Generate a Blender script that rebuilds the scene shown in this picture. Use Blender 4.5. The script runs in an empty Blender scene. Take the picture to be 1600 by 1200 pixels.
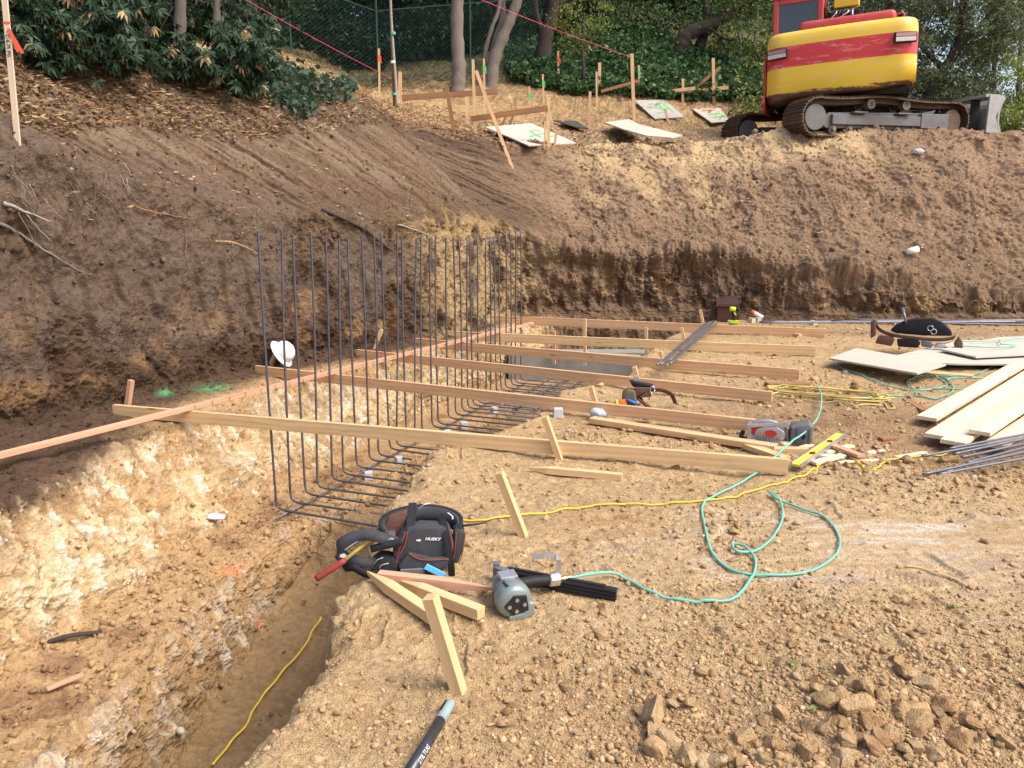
import bpy, bmesh, math, random, os
import numpy as np
from mathutils import Vector, Matrix, Euler
R = math.radians
random.seed(7); rng = np.random.default_rng(7)
S = bpy.context.scene
COL = S.collection

# ------------------------------------------------------------------ camera, sky, sun, exposure
CAMZ = 1.5; PITCH = 11.77; F = 1200.0
cam = bpy.data.cameras.new("Camera"); camo = bpy.data.objects.new("Camera", cam); COL.objects.link(camo)
camo.location = (0, 0, CAMZ); camo.rotation_euler = (R(90 - PITCH), 0, 0)
cam.sensor_width = 36; cam.lens = 36 * F / 1600; cam.clip_start = 0.05; cam.clip_end = 400
S.camera = camo
world = bpy.data.worlds.new("World"); S.world = world; world.use_nodes = True
wn = world.node_tree.nodes; wl = world.node_tree.links
sky = wn.new('ShaderNodeTexSky'); sky.sky_type = 'NISHITA'; sky.sun_disc = False
SUN_EL, SUN_AZ = 52.0, 118.0          # azimuth clockwise from +Y
sky.sun_elevation = R(SUN_EL); sky.sun_rotation = R(SUN_AZ); sky.dust_density = 4.0; sky.air_density = 1.0; sky.ozone_density = 0.6
wl.new(sky.outputs[0], wn['Background'].inputs[0]); wn['Background'].inputs[1].default_value = 0.15
sun = bpy.data.lights.new("sun", 'SUN'); suno = bpy.data.objects.new("sun", sun); COL.objects.link(suno)
sun.energy = 1.5; sun.angle = R(32); sun.color = (1.0, 0.95, 0.83)
_d = Vector((math.sin(R(SUN_AZ)) * math.cos(R(SUN_EL)), math.cos(R(SUN_AZ)) * math.cos(R(SUN_EL)), math.sin(R(SUN_EL))))
suno.rotation_euler = _d.to_track_quat('Z', 'Y').to_euler()
S.view_settings.view_transform = 'Standard'; S.view_settings.look = 'None'
S.view_settings.exposure = 0.93; S.view_settings.gamma = 1.0
S.cycles.max_bounces = 6; S.cycles.diffuse_bounces = 3; S.cycles.glossy_bounces = 3; S.cycles.transparent_max_bounces = 8
S.cycles.use_denoising = True

# ------------------------------------------------------------------ camera geometry helpers
SP, CP = math.sin(R(PITCH)), math.cos(R(PITCH))
def ray(px, py):
    dx, dy = (px - 800) / F, (600 - py) / F
    return np.array((dx, CP + dy * SP, -SP + dy * CP))
def onz(px, py, z=0.0):
    r = ray(px, py); k = (z - CAMZ) / r[2]; return Vector((r[0] * k, r[1] * k, z))
def aty(px, py, Y):
    r = ray(px, py); k = Y / r[1]; return Vector((r[0] * k, Y, CAMZ + r[2] * k))
O2 = np.array((-1.76, 5.5)); D2 = np.array((.36, .933)); N2 = np.array((.933, -.36))
def st(s, t): return O2 + s * D2 + t * N2

# ------------------------------------------------------------------ noise
def _h(ix, iy, iz, seed):
    h = (ix * 374761393 + iy * 668265263 + iz * 2147483647 + seed * 1274126177) & 0xFFFFFFFF
    h = ((h ^ (h >> 13)) * 1274126177) & 0xFFFFFFFF
    return (h ^ (h >> 16)) & 0xFFFFFFFF
def vnoise(P, seed=0):
    """smooth value noise in -1..1, P is (n,3)"""
    out = np.empty(len(P), np.float32)
    for a in range(0, len(P), 400000):
        p = P[a:a + 400000].astype(np.float64); i = np.floor(p).astype(np.int64); f = (p - i)
        f = f * f * f * (f * (f * 6 - 15) + 10)
        r = 0
        for dx in (0, 1):
            wx = f[:, 0] if dx else 1 - f[:, 0]
            for dy in (0, 1):
                wy = f[:, 1] if dy else 1 - f[:, 1]
                for dz in (0, 1):
                    wz = f[:, 2] if dz else 1 - f[:, 2]
                    r = r + wx * wy * wz * (_h(i[:, 0] + dx, i[:, 1] + dy, i[:, 2] + dz, seed) / 2147483647.5 - 1)
        out[a:a + 400000] = r
    return out
_ROT = np.array(((.36, .48, -.8), (-.8, .6, 0), (.48, .64, .6)))
def fbm(P, freq, octv=4, seed=0, gain=.5, ridged=False):
    s = 0; a = 1.0; tot = 0; Q = P * freq
    for o in range(octv):
        Q = Q @ _ROT.T
        n = vnoise(Q + 17.3 * o, seed + o)
        if ridged: n = 1 - 2 * np.abs(n)
        s = s + a * n; tot += a; a *= gain; Q = Q * 2.03
    return s / tot
def sstep(a, b, x):
    t = np.clip((x - a) / (b - a), 0, 1); return t * t * (3 - 2 * t)

# ------------------------------------------------------------------ materials
def mat(name, col=(.5, .5, .5), rough=.7, metal=0.0, var=0.15, vscale=12, bump=0.0, bscale=60, spec=.3, vcol=False, dirt=0.0, dirtcol=(.2, .13, .07), stretch=None, knots=False):
    m = bpy.data.materials.new(name); m.use_nodes = True
    nt = m.node_tree; N = nt.nodes; L = nt.links; b = N['Principled BSDF']
    b.inputs['Roughness'].default_value = rough; b.inputs['Metallic'].default_value = metal
    b.inputs['Specular IOR Level'].default_value = spec
    tc = N.new('ShaderNodeTexCoord'); src = tc.outputs['Object']
    if stretch:
        mp = N.new('ShaderNodeMapping'); mp.inputs['Scale'].default_value = stretch; L.new(src, mp.inputs[0]); src = mp.outputs[0]
    nz = N.new('ShaderNodeTexNoise'); nz.inputs['Scale'].default_value = vscale; nz.inputs['Detail'].default_value = 6; nz.inputs['Roughness'].default_value = .65
    L.new(src, nz.inputs['Vector'])
    mr = N.new('ShaderNodeMapRange'); mr.inputs[1].default_value = .25; mr.inputs[2].default_value = .75
    mr.inputs[3].default_value = 1 - var; mr.inputs[4].default_value = 1 + var; L.new(nz.outputs['Fac'], mr.inputs[0])
    if vcol:
        ca = N.new('ShaderNodeAttribute'); ca.attribute_name = 'Col'; c = ca.outputs['Color']
    else:
        rg = N.new('ShaderNodeRGB'); rg.outputs[0].default_value = (*col, 1); c = rg.outputs[0]
    vm = N.new('ShaderNodeVectorMath'); vm.operation = 'SCALE'; L.new(c, vm.inputs[0]); L.new(mr.outputs[0], vm.inputs['Scale']); c = vm.outputs[0]
    if knots:
        mk = N.new('ShaderNodeMapping'); mk.inputs['Scale'].default_value = (2.2, 9, 9); L.new(tc.outputs['Object'], mk.inputs[0])
        vk = N.new('ShaderNodeTexVoronoi'); vk.inputs['Scale'].default_value = 1.3; L.new(mk.outputs[0], vk.inputs['Vector'])
        rk = N.new('ShaderNodeMapRange'); rk.inputs[1].default_value = .17; rk.inputs[2].default_value = .06; rk.inputs[4].default_value = .75; L.new(vk.outputs['Distance'], rk.inputs[0])
        kx = N.new('ShaderNodeMix'); kx.data_type = 'RGBA'; L.new(rk.outputs[0], kx.inputs[0]); L.new(c, kx.inputs[6]); kx.inputs[7].default_value = (.22, .10, .045, 1); c = kx.outputs[2]
        wv = N.new('ShaderNodeTexWave'); wv.inputs['Scale'].default_value = 7; wv.inputs['Distortion'].default_value = 9; wv.inputs['Detail'].default_value = 3; wv.inputs['Detail Scale'].default_value = .6; wv.bands_direction = 'Z'
        mw = N.new('ShaderNodeMapping'); mw.inputs['Scale'].default_value = (.12, 1, 1); L.new(tc.outputs['Object'], mw.inputs[0]); L.new(mw.outputs[0], wv.inputs['Vector'])
        rw = N.new('ShaderNodeMapRange'); rw.inputs[3].default_value = .90; rw.inputs[4].default_value = 1.05; L.new(wv.outputs['Fac'], rw.inputs[0])
        vw = N.new('ShaderNodeVectorMath'); vw.operation = 'SCALE'; L.new(c, vw.inputs[0]); L.new(rw.outputs[0], vw.inputs['Scale']); c = vw.outputs[0]
    if dirt > 0:
        n2 = N.new('ShaderNodeTexNoise'); n2.inputs['Scale'].default_value = vscale * .6; n2.inputs['Detail'].default_value = 8; n2.inputs['Roughness'].default_value = .75
        L.new(tc.outputs['Object'], n2.inputs['Vector'])
        m2 = N.new('ShaderNodeMapRange'); m2.inputs[1].default_value = .62 - .3 * dirt; m2.inputs[2].default_value = .75; m2.inputs[4].default_value = min(1, dirt * 1.3)
        L.new(n2.outputs['Fac'], m2.inputs[0])
        mx = N.new('ShaderNodeMix'); mx.data_type = 'RGBA'; L.new(m2.outputs[0], mx.inputs[0]); L.new(c, mx.inputs[6]); mx.inputs[7].default_value = (*dirtcol, 1); c = mx.outputs[2]
    L.new(c, b.inputs['Base Color'])
    if bump > 0:
        n3 = N.new('ShaderNodeTexNoise'); n3.inputs['Scale'].default_value = bscale; n3.inputs['Detail'].default_value = 5; n3.inputs['Roughness'].default_value = .7
        L.new(src, n3.inputs['Vector'])
        bp = N.new('ShaderNodeBump'); bp.inputs['Strength'].default_value = min(bump, 1); bp.inputs['Distance'].default_value = .01
        L.new(n3.outputs['Fac'], bp.inputs['Height']); L.new(bp.outputs[0], b.inputs['Normal'])
    return m
M = {}
M['soil'] = mat('soil', vcol=True, rough=.97, spec=.08, var=.28, vscale=38, bump=1.0, bscale=95)
def crumbs(m, sc, dist):
    nt = m.node_tree; N = nt.nodes; L = nt.links; b = N['Principled BSDF']; old = b.inputs['Normal'].links[0].from_node; old.inputs['Distance'].default_value = dist
    vo = N.new('ShaderNodeTexVoronoi'); vo.inputs['Scale'].default_value = sc; vo.inputs['Randomness'].default_value = 1.0; tc = N.new('ShaderNodeTexCoord'); L.new(tc.outputs['Object'], vo.inputs['Vector'])
    nz = N.new('ShaderNodeTexNoise'); nz.inputs['Scale'].default_value = sc * .25; L.new(tc.outputs['Object'], nz.inputs['Vector'])
    mu = N.new('ShaderNodeMath'); mu.operation = 'MULTIPLY'; L.new(vo.outputs['Distance'], mu.inputs[0]); L.new(nz.outputs['Fac'], mu.inputs[1])
    b2 = N.new('ShaderNodeBump'); b2.invert = True; b2.inputs['Strength'].default_value = .8; b2.inputs['Distance'].default_value = dist * 1.2; L.new(mu.outputs[0], b2.inputs['Height']); L.new(old.outputs[0], b2.inputs['Normal']); L.new(b2.outputs[0], b.inputs['Normal'])
crumbs(M['soil'], 150, .009)
M['bank'] = mat('bank_soil', vcol=True, rough=.97, spec=.08, var=.22, vscale=26, bump=.8, bscale=60)
crumbs(M['bank'], 70, .010)
M['gravel'] = mat('stone', vcol=True, rough=.95, spec=.12, var=.25, vscale=30, bump=.5, bscale=120)
M['wood'] = mat('fir', (.64, .39, .21), rough=.75, var=.18, vscale=5, stretch=(.35, 5, 5), bump=.25, bscale=14, dirt=.32, dirtcol=(.36, .22, .12), knots=True)
M['wood_pink'] = mat('fir_pink', (.60, .34, .22), rough=.75, var=.16, vscale=5, stretch=(.35, 5, 5), bump=.25, bscale=14, dirt=.3, dirtcol=(.42, .24, .14), knots=True)
M['wood_pale'] = mat('fir_pale', (.68, .46, .24), rough=.75, var=.15, vscale=5, stretch=(.35, 5, 5), bump=.25, bscale=14, dirt=.34, dirtcol=(.38, .25, .13), knots=True)
M['wood_fresh'] = mat('fir_fresh', (.80, .62, .44), rough=.7, var=.12, vscale=5, stretch=(.35, 5, 5), bump=.2, bscale=14, dirt=.36, dirtcol=(.46, .29, .17), knots=True)
M['wood_old'] = mat('stained_board', (.30, .15, .075), rough=.8, var=.25, vscale=5, stretch=(.35, 5, 5), bump=.3, bscale=14)
M['ply'] = mat('plywood', (.52, .47, .39), rough=.8, var=.14, vscale=3, stretch=(1, 4, 4), dirt=.32, dirtcol=(.40, .30, .19))
M['steel'] = mat('rebar_steel', (.115, .115, .135), rough=.55, metal=.5, var=.3, vscale=14, dirt=.34, dirtcol=(.17, .085, .045))
M['steel_blue'] = mat('new_rebar_steel', (.17, .18, .21), rough=.42, metal=.6, var=.2, vscale=20)
M['bright'] = mat('bright_metal', (.65, .66, .68), rough=.3, metal=.9, var=.1)
M['rock'] = mat('rock', vcol=True, rough=.95, spec=.08, var=.25, vscale=2.5, bump=1.0, bscale=5)
crumbs(M['rock'], 8, .006)
M['concrete'] = mat('concrete', (.25, .25, .24), rough=.9, var=.18, vscale=6, bump=.3, bscale=60, dirt=.2, dirtcol=(.25, .2, .14))
M['block'] = mat('block', (.44, .46, .48), rough=.9, var=.12, vscale=30, bump=.3)

# ------------------------------------------------------------------ object helpers
def link(name, me, m=None, parent=None, smooth=False):
    o = bpy.data.objects.new(name, me); COL.objects.link(o)
    if m is not None:
        if not me.materials: me.materials.append(m)
    if parent is not None: o.parent = parent
    if smooth: me.polygons.foreach_set('use_smooth', np.ones(len(me.polygons), bool))
    return o
def tag(o, label=None, cat=None, group=None, kind=None):
    if label: o['label'] = label
    if cat: o['category'] = cat
    if group: o['group'] = group
    if kind: o['kind'] = kind
    return o
def empty(name, loc, label=None, cat=None, group=None, rot=(0, 0, 0)):
    o = bpy.data.objects.new(name, None); COL.objects.link(o); o.location = loc; o.rotation_euler = rot; o.empty_display_size = .1
    return tag(o, label, cat, group)
def mesh_np(name, V, Fa, col=None, smooth=False):
    """V (n,3), Fa (m,k) int array of equal-size faces"""
    me = bpy.data.meshes.new(name); V = np.asarray(V, np.float32); Fa = np.asarray(Fa, np.int32); k = Fa.shape[1]
    me.vertices.add(len(V)); me.vertices.foreach_set('co', V.ravel())
    me.loops.add(Fa.size); me.loops.foreach_set('vertex_index', Fa.ravel())
    me.polygons.add(len(Fa)); me.polygons.foreach_set('loop_start', np.arange(0, Fa.size, k, dtype=np.int32))
    if smooth: me.polygons.foreach_set('use_smooth', np.ones(len(Fa), bool))
    if col is not None:
        a = me.color_attributes.new('Col', 'FLOAT_COLOR', 'POINT')
        c = np.ones((len(V), 4), np.float32); c[:, :3] = col; a.data.foreach_set('color', c.ravel())
    me.update(calc_edges=True)
    return me
def grid_faces(nu, nv):
    i = np.arange(nu * nv).reshape(nu, nv)
    return np.stack((i[:-1, :-1], i[1:, :-1], i[1:, 1:], i[:-1, 1:]), -1).reshape(-1, 4)
RES = 1.0
# ------------------------------------------------------------------ the dug bank: trench, bench, walls, slope and hill as one swept sheet
ROWS = 17
def left_station(s):
    f = lambda xs, ys: float(np.interp(s, xs, ys))
    deep = f((-4.5, -1.2, -.35, -.05), (-1.25, -1.15, -1.0, -.66))
    t_r = f((-4.5, -.5, 0), (2.1, 1.75, 1.25))
    t_l = f((-4.5, -2.5, -1.2, -.3, 0), (1.25, 1.15, .95, .8, .7))
    t_be = f((-4.5, -2.4, -1.5, -.3, 0), (1.05, .85, .52, .25, .3))
    t_l = t_be + f((-4.5, -.3, 0), (.17, .16, .3))
    t_bb = f((-4.5, -1.9, -1.3, -.3, 1, 3, 5, 6.8), (.12, .12, .04, -.2, -.32, -.3, -.28, -.3))
    t_le = f((-4.5, -1.9, -.6, 1.4, 3, 4.5, 6.8), (-.20, -.30, -.72, -.95, -.65, -.42, -.5))
    t_lb = f((-4.5, -2, -.1, 1.7, 2.9, 3.8, 4.6, 6.8), (-1.25, -1.3, -1.5, -1.5, -1.08, -.92, -.72, -.85))
    zl = f((-4.5, -2, 0, 7), (.02, .02, .02, .0))
    zj = f((-4.5, -.7, .5, 2, 5, 6.8), (2.3, 2.1, 1.85, 1.6, 1.55, 1.45))
    dd = f((-4.5, -.7, 2, 5, 6.8), (1.2, 1.0, 1.45, 1.75, 1.25))   # slope width
    rz = f((-4.5, -.7, 2, 5, 6.8), (3.0, 2.85, 3.05, 3.3, 2.95))   # rim height
    g = f((-4.5, -.7, 2, 6.8), (.30, .30, .27, .24))
    zb = -.66
    pr = [(t_r + .3, deep), (t_r, deep), (t_l, deep + .03), (t_be, zb + .0), (t_bb, zb + .02),
          ((t_bb + t_le) / 2 + .07, zb * .52), (t_le, zl), (t_lb, zl + .05), (t_lb - .06, zl + .75), (t_lb - .16, zj)]
    t = t_lb - .16
    pr += [(t - dd * .5, zj + (rz - zj) * .55), (t - dd, rz), (t - dd - 1.2, rz + g * 1.2), (t - dd - 4, rz + g * 4),
           (t - dd - 9, rz + g * 9), (t - dd - 20, rz + g * 20), (t - dd - 45, rz + g * 48)]
    out = []
    for k, (t, z) in enumerate(pr):
        p = st(s, t)
        if k > 11:   # beyond the rim the hill runs straight back
            b = st(s, pr[11][0]); d = pr[11][0] - t
            w = np.interp(s, (-4.5, 0, 6.8), (.1, .5, 1.0)); dr = np.array((-.933 * (1 - w) - .25 * w, .36 * (1 - w) + .97 * w))
            p = b + d * dr / np.linalg.norm(dr)
        out.append((p[0], p[1], z))
    return out
def right_station(X):
    f = lambda xs, ys: float(np.interp(X, xs, ys))
    yb = f((.3, 3, 5, 8, 16), (12.35, 12.3, 11.75, 11.5, 11.0))
    fl = f((.3, 2.6, 3.3), (-.62, -.55, -.25))
    lip = f((.3, .8, 2.0, 3.2, 4.8, 6.0, 7.5, 16), (1.45, 1.1, 1.02, 1.05, .8, .72, .45, .3))
    lin = f((.3, 3, 5, 6, 7.5), (.1, .15, .28, .3, .5))      # setback of lip
    ry = f((.3, 2, 4, 7, 16), (13.6, 14.3, 14.2, 14.0, 13.8))
    rz = f((.3, 1, 3.3, 4.3, 7, 10, 16), (2.75, 2.82, 2.90, 3.02, 3.03, 3.13, 3.2))
    b0 = 10.3 if X > 2.4 else 10.2
    x0 = f((.3, 2.4, 3.5, 5, 16), (2.2, 2.8, 3.6, 5, 16))
    r = []
    ys = np.linspace(b0, yb - .12, 5)
    for k in range(5):
        w = k / 4; r.append((x0 + (X - x0) * w, ys[k], fl))
    r.append((X, yb - .05, fl * .5)); r.append((X, yb, -.02 + .02)); r.append((X, yb + .04, .12))
    wx = X * 1.06
    r.append((X, yb + .02, .12 + (lip - .12) * .6)); r.append((X, yb + lin, lip))
    r.append((wx, (yb + lin) * .5 + ry * .5, lip + (rz - lip) * .48)); r.append((wx, ry, rz))
    h1 = f((.3, 2.8, 4.4, 5.6, 8, 12, 16), (.38, .36, .12, .05, .04, .0, -.02)); h2 = f((.3, 2.5, 5, 7, 9, 12, 16), (.38, .62, .60, .30, .12, .04, .02))
    z = rz
    for d0, d1, g in ((0, 1.2, .08), (1.2, 4, h1), (4, 9, h2), (9, 20, (h1 + h2) / 2), (20, 45, max(.12, h2 * .8))):
        z += (d1 - d0) * g
        r.append((wx + (d1 * .25 if X > 4 else d1 * .05), ry + d1, z))
    return r
stations = [left_station(s) for s in (-5, -4, -3, -2.2, -1.4, -.8, -.3, .0, .5, 1.2, 2, 3, 4, 5, 6, 6.7)]
stations += [right_station(X) for X in (.75, 1.5, 2.3, 3.0, 3.7, 4.6, 5.6, 6.8, 8.4, 11, 15, 22)]
stations = np.array(stations)            # (nv,17,3)
NVS = len(stations)
# resolution along the sweep follows the distance to the camera
seg = []
for i in range(NVS - 1):
    a, b = stations[i, 7], stations[i + 1, 7]
    d = np.linalg.norm(b - a); dist = max(2.5, np.linalg.norm((a + b) / 2 - np.array((0, 0, 1.5))))
    seg.append(max(8, int(RES * 900 * d / dist)))
vv = np.concatenate([i + np.linspace(0, 1, n, endpoint=False) for i, n in enumerate(seg)] + [[NVS - 1.0]])
useg = [6, 50, 130, 90, 70, 70, 70, 110, 110, 120, 120, 60, 70, 50, 40, 24]
uu = np.concatenate([i + np.linspace(0, 1, int(n * RES), endpoint=False) for i, n in enumerate(useg)] + [[ROWS - 1.0]])
def catmull(P, t):
    n = len(P); i = np.clip(np.floor(t).astype(int), 0, n - 2); f = (t - i)[:, None, None]
    p0, p1, p2, p3 = P[np.maximum(i - 1, 0)], P[i], P[i + 1], P[np.minimum(i + 2, n - 1)]
    return .5 * ((2 * p1) + (p2 - p0) * f + (2 * p0 - 5 * p1 + 4 * p2 - p3) * f ** 2 + (3 * p1 - p0 - 3 * p2 + p3) * f ** 3)
PV = catmull(stations, vv)                               # (NV,17,3)
iu = np.clip(np.floor(uu).astype(int), 0, ROWS - 2); fu = uu - iu
fu_s = fu[None, :, None]
lin = PV[:, iu] * (1 - fu_s) + PV[:, iu + 1] * fu_s
NV, NU = len(vv), len(uu)
# round the profile a little
def blur_u(A, n):
    for _ in range(n): A[:, 1:-1] = (A[:, :-2] + 2 * A[:, 1:-1] + A[:, 2:]) / 4
    return A
P = blur_u(lin, int(30 * RES))
dv = np.gradient(P, axis=0); du = np.gradient(P, axis=1)
Nn = np.cross(du, dv); Nn /= np.linalg.norm(Nn, axis=2, keepdims=True) + 1e-9
if Nn[NV // 3, int(NU * .75)][2] < 0: Nn = -Nn
U = np.broadcast_to(uu[None], (NV, NU)).ravel(); V_ = np.broadcast_to(vv[:, None], (NV, NU)).ravel()
Pf = P.reshape(-1, 3); Nf = Nn.reshape(-1, 3)
right = sstep(15.2, 16.2, V_)                            # 0 on the left wall, 1 on the far wall
arc = np.concatenate([[0], np.cumsum(np.linalg.norm(np.diff(P[:, int(NU * .5)], axis=0), axis=1))]); ARC = np.repeat(arc, NU)
Q = Pf.copy()
# streak coordinates: down-the-wall and raked diagonal
vert = np.stack((ARC, ARC * 0 + 3.3, Pf[:, 2]), 1)
rake = np.stack(((ARC + .0) * .75 - Pf[:, 2] * -.95, ARC * 0, (ARC * .8 - Pf[:, 2]) * .12), 1)
ri = np.arange(ROWS)
amp = np.interp(U, ri, (.02, .03, .04, .05, .05, .07, .05, .05, .055, .055, .05, .07, .09, .12, .2, .4, .6))
amp = amp * (1 - right) + right * np.interp(U, ri, (.0, .02, .03, .04, .04, .05, .06, .08, .10, .10, .09, .08, .08, .12, .2, .4, .6))
n1 = fbm(Q, 1.6, 3, 1); n2 = fbm(Q, 6, 4, 5); n3 = fbm(Q, 17, 3, 9, ridged=True); n4 = fbm(Q, 42, 3, 21)
nvt = fbm(vert * np.array((1, 1, .45)), 11, 4, 31); nrk = fbm(rake, 9, 4, 41)
inr = lambda a, b, c, d: sstep(a, b, U) * (1 - sstep(c, d, U))
chunk = np.abs(n2) ** .7 * np.sign(n2)
smear = sstep(-.02, .16, fbm(vert * np.array((1, 1, .8)), .95, 3, 47)) * (inr(7.3, 7.7, 9.1, 9.6) * (1 - right) + .5 * inr(7.1, 7.4, 8.8, 9.1) * right)
disp = amp * (n1 * .8 + (chunk * .45 + n3 * .16 * (1 - .4 * right) + n4 * .20) * (1 - .75 * smear))
tr = lambda n, k: (np.floor(n * k) + sstep(.0, .22, n * k - np.floor(n * k))) / k
tfr = tr(fbm(Q, 3.0, 6, 33, gain=.62), 8); tf2 = tr(fbm(Q, 10, 4, 35, gain=.6), 6)
disp += (inr(4.0, 4.3, 5.9, 6.2) + inr(2, 2.2, 3.0, 3.2)) * (1 - right) * (tfr * .085 + tf2 * .05)
disp += inr(7, 7.3, 9.0, 9.4) * (tfr * .07 + tf2 * .03 * (1 - smear)) 
crk = fbm(vert * np.array((1, 1, .55)), 2.6, 5, 49, gain=.6, ridged=True); disp -= inr(7, 7.2, 8.8, 9.0) * (1 - smear) * sstep(.42, .62, crk) * (.05 + .04 * right)
rk2 = tr(fbm(rake * np.array((1, 1, .7)), 3.2, 4, 43), 5)
disp *= 1 - .65 * inr(2.7, 3.0, 4.0, 4.3) * sstep(6.6, 7.4, V_) * (1 - right)
wall = inr(4.0, 4.4, 5.9, 6.3) + inr(6.9, 7.2, 9.0, 9.4); disp += wall * nvt * (.04 + .03 * right)
slope = inr(8.8, 9.3, 11.2, 11.8); disp += slope * (1 - right) * (nrk * .025 + rk2 * .13)
# bucket-teeth gouges in the dark wall above the ledge
gg = np.sin(ARC * 21 + n1 * 3) ; disp += (1 - right) * inr(7.3, 7.6, 8.2, 8.6) * sstep(-.1, .2, n1 + smear * .3 - .1) * sstep(.35, .95, gg) * -.045
# soil ledges breaking off under the overhanging lip of the far wall
disp += right * inr(8.3, 8.8, 9.02, 9.2) * .20 * (.6 + n1)
big = fbm(Q, .8, 3, 57); sl = right * inr(9.1, 9.6, 11.2, 11.8)
disp += sl * (big * .16 + tr(fbm(Q, 1.7, 5, 58, gain=.6), 5) * .16) - sl * sstep(-.1, .5, big) * (chunk * .04 + n3 * .012)
disp += right * inr(7, 7.3, 8.5, 9.0) * np.minimum(0, fbm(vert * np.array((1, 1, .3)), 2.2, 3, 55)) * .32
Pd = Pf + Nf * disp[:, None]
# rows under the pad stay put
SHEET_P = Pd.reshape(NV, NU, 3); SHEET_N = Nf.reshape(NV, NU, 3)

# soil colours: real layers of the ground (topsoil, clay, weathered rock)
def C(*c): return np.array(c, np.float32)
tan = C(.44, .285, .145); pale = C(.52, .40, .25); white = C(.62, .56, .46); orange = C(.40, .20, .07); dark = C(.080, .050, .033)
umber = C(.125, .080, .050); midb = C(.172, .114, .072); litter = C(.21, .13, .07); sand = C(.46, .32, .17); straw = C(.34, .225, .115); forest = C(.05, .055, .025)
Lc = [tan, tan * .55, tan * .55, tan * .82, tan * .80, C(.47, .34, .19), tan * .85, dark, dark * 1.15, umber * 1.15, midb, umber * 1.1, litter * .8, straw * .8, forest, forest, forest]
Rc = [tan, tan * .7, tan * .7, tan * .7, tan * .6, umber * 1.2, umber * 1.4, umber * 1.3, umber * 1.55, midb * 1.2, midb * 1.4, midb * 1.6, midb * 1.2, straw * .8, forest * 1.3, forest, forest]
Lc = np.array(Lc); Rc = np.array(Rc)
Un = U + n2 * .22 + n1 * .28
ci = lambda T, u: np.stack([np.interp(u, ri, T[:, k]) for k in range(3)], 1)
# sharper layer change near the ledge
def sharp(u): i = np.floor(u); f = u - i; return i + sstep(.15, .85, f)
Un = Un + .75 * sstep(8.2, 3.5, V_) * sstep(4.9, 5.5, U) * (1 - sstep(6.4, 7, U))
UL = np.clip(sharp(np.clip(Un, 0, 16)), 0, 16)
CL = ci(Lc, UL); CR = ci(Rc, UL); col = CL * (1 - right[:, None]) + CR * right[:, None]
def mixc(mask, c):
    global col
    m_ = np.clip(mask, 0, 1)[:, None]; col = col * (1 - m_) + c * m_
left = 1 - right
nb = fbm(Q, 3.1, 4, 61); nc = fbm(Q, 9, 4, 71)
# weathered tan rock: white streaks, ochre pockets
tz = inr(4.0, 4.3, 5.7, 6.1) * left
mixc(tz * sstep(.05, .35, nvt + nb * .5) * .75, pale)
mixc(tz * sstep(.22, .45, fbm(vert * np.array((1, 1, .6)), 22, 5, 81, gain=.7) + tf2 * .6 + nb * .2) * .7, white)
mixc(tz * sstep(.1, .35, -fbm(vert * np.array((1, 1, .5)), 15, 4, 83, gain=.65)) * .6, C(.30, .19, .09))
mixc(tz * sstep(.15, .4, -nc - nb * .3) * .75, C(.35, .215, .10))
dz = inr(2.0, 2.3, 2.9, 3.2) * left * sstep(8.5, 6, V_)
gz_ = fbm(vert * np.array((1, 1, .45)), 12, 5, 91, gain=.65)
mixc(dz * sstep(.0, .35, gz_ + nb * .5) * .5, C(.42, .36, .29))
mixc(dz * sstep(.3, .5, fbm(vert * np.array((1, 1, .5)), 14, 5, 95, gain=.7) + tf2 * .5) * .6, white * .9)
# bench dirt: dark crumbs
mixc(inr(3.1, 3.3, 3.8, 4.1) * left * sstep(.1, .35, nb) * .7, C(.19, .10, .055))
# dark wall: rust and ochre clay band low on it, purple-grey smears higher
mixc(inr(7.15, 7.4, 8.0, 8.35) * left * sstep(-.12, .22, nb + .25 * nc + .45 * sstep(6.5, 1, V_) * 1.0 - .2) * .8, C(.25, .14, .065))
mixc(inr(7.15, 7.4, 8.0, 8.3) * left * sstep(.22, .4, nb * .6 + nc * .5) * .35, C(.33, .22, .115))
mixc(inr(7.3, 7.8, 9.2, 9.6) * left * sstep(.1, .3, fbm(vert * np.array((.7, 1, .5)), 4, 3, 101)) * .5, C(.13, .092, .068))
mixc(inr(9.2, 9.6, 10.8, 11.3) * left * sstep(.05, .35, nrk + rk2 * .6) * .7, C(.235, .172, .118))
mixc(inr(9.0, 9.4, 11, 11.5) * left * sstep(.1, .3, -rk2 - nrk * .3) * .5, C(.11, .078, .058))
mixc(smear * left * .55, C(.150, .112, .088)); mixc(smear * right * .4, C(.15, .10, .065))
# yellow weathered corner of the left wall
mixc(left * sstep(11.6, 12.8, V_) * inr(6.7, 7.1, 8.9, 9.3) * sstep(-.35, .15, nb + nvt * .6) * .85, C(.40, .28, .14))
# far wall: ochre patches low down, pale sandy dump on the slope under the excavator
mixc(right * inr(7.1, 7.4, 8.0, 8.4) * sstep(.12, .3, nb) * .7, C(.36, .24, .12))
xx = Pf[:, 0]
mixc(right * inr(10.3, 10.8, 11.6, 12.2) * sstep(.9, 1.6, xx) * sstep(6.9, 5.6, xx) * sstep(-.25, .15, nb + .1) * .85, C(.50, .36, .20))
mixc(right * inr(9.5, 9.9, 10.6, 11.0) * sstep(1.0, 1.6, xx) * sstep(4.2, 3.2, xx) * sstep(-.1, .25, nb) * .7, C(.42, .30, .165))
mixc(right * inr(10.8, 11.1, 12.2, 12.8) * sstep(5.9, 6.6, xx) * .8, C(.21, .135, .085))
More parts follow.
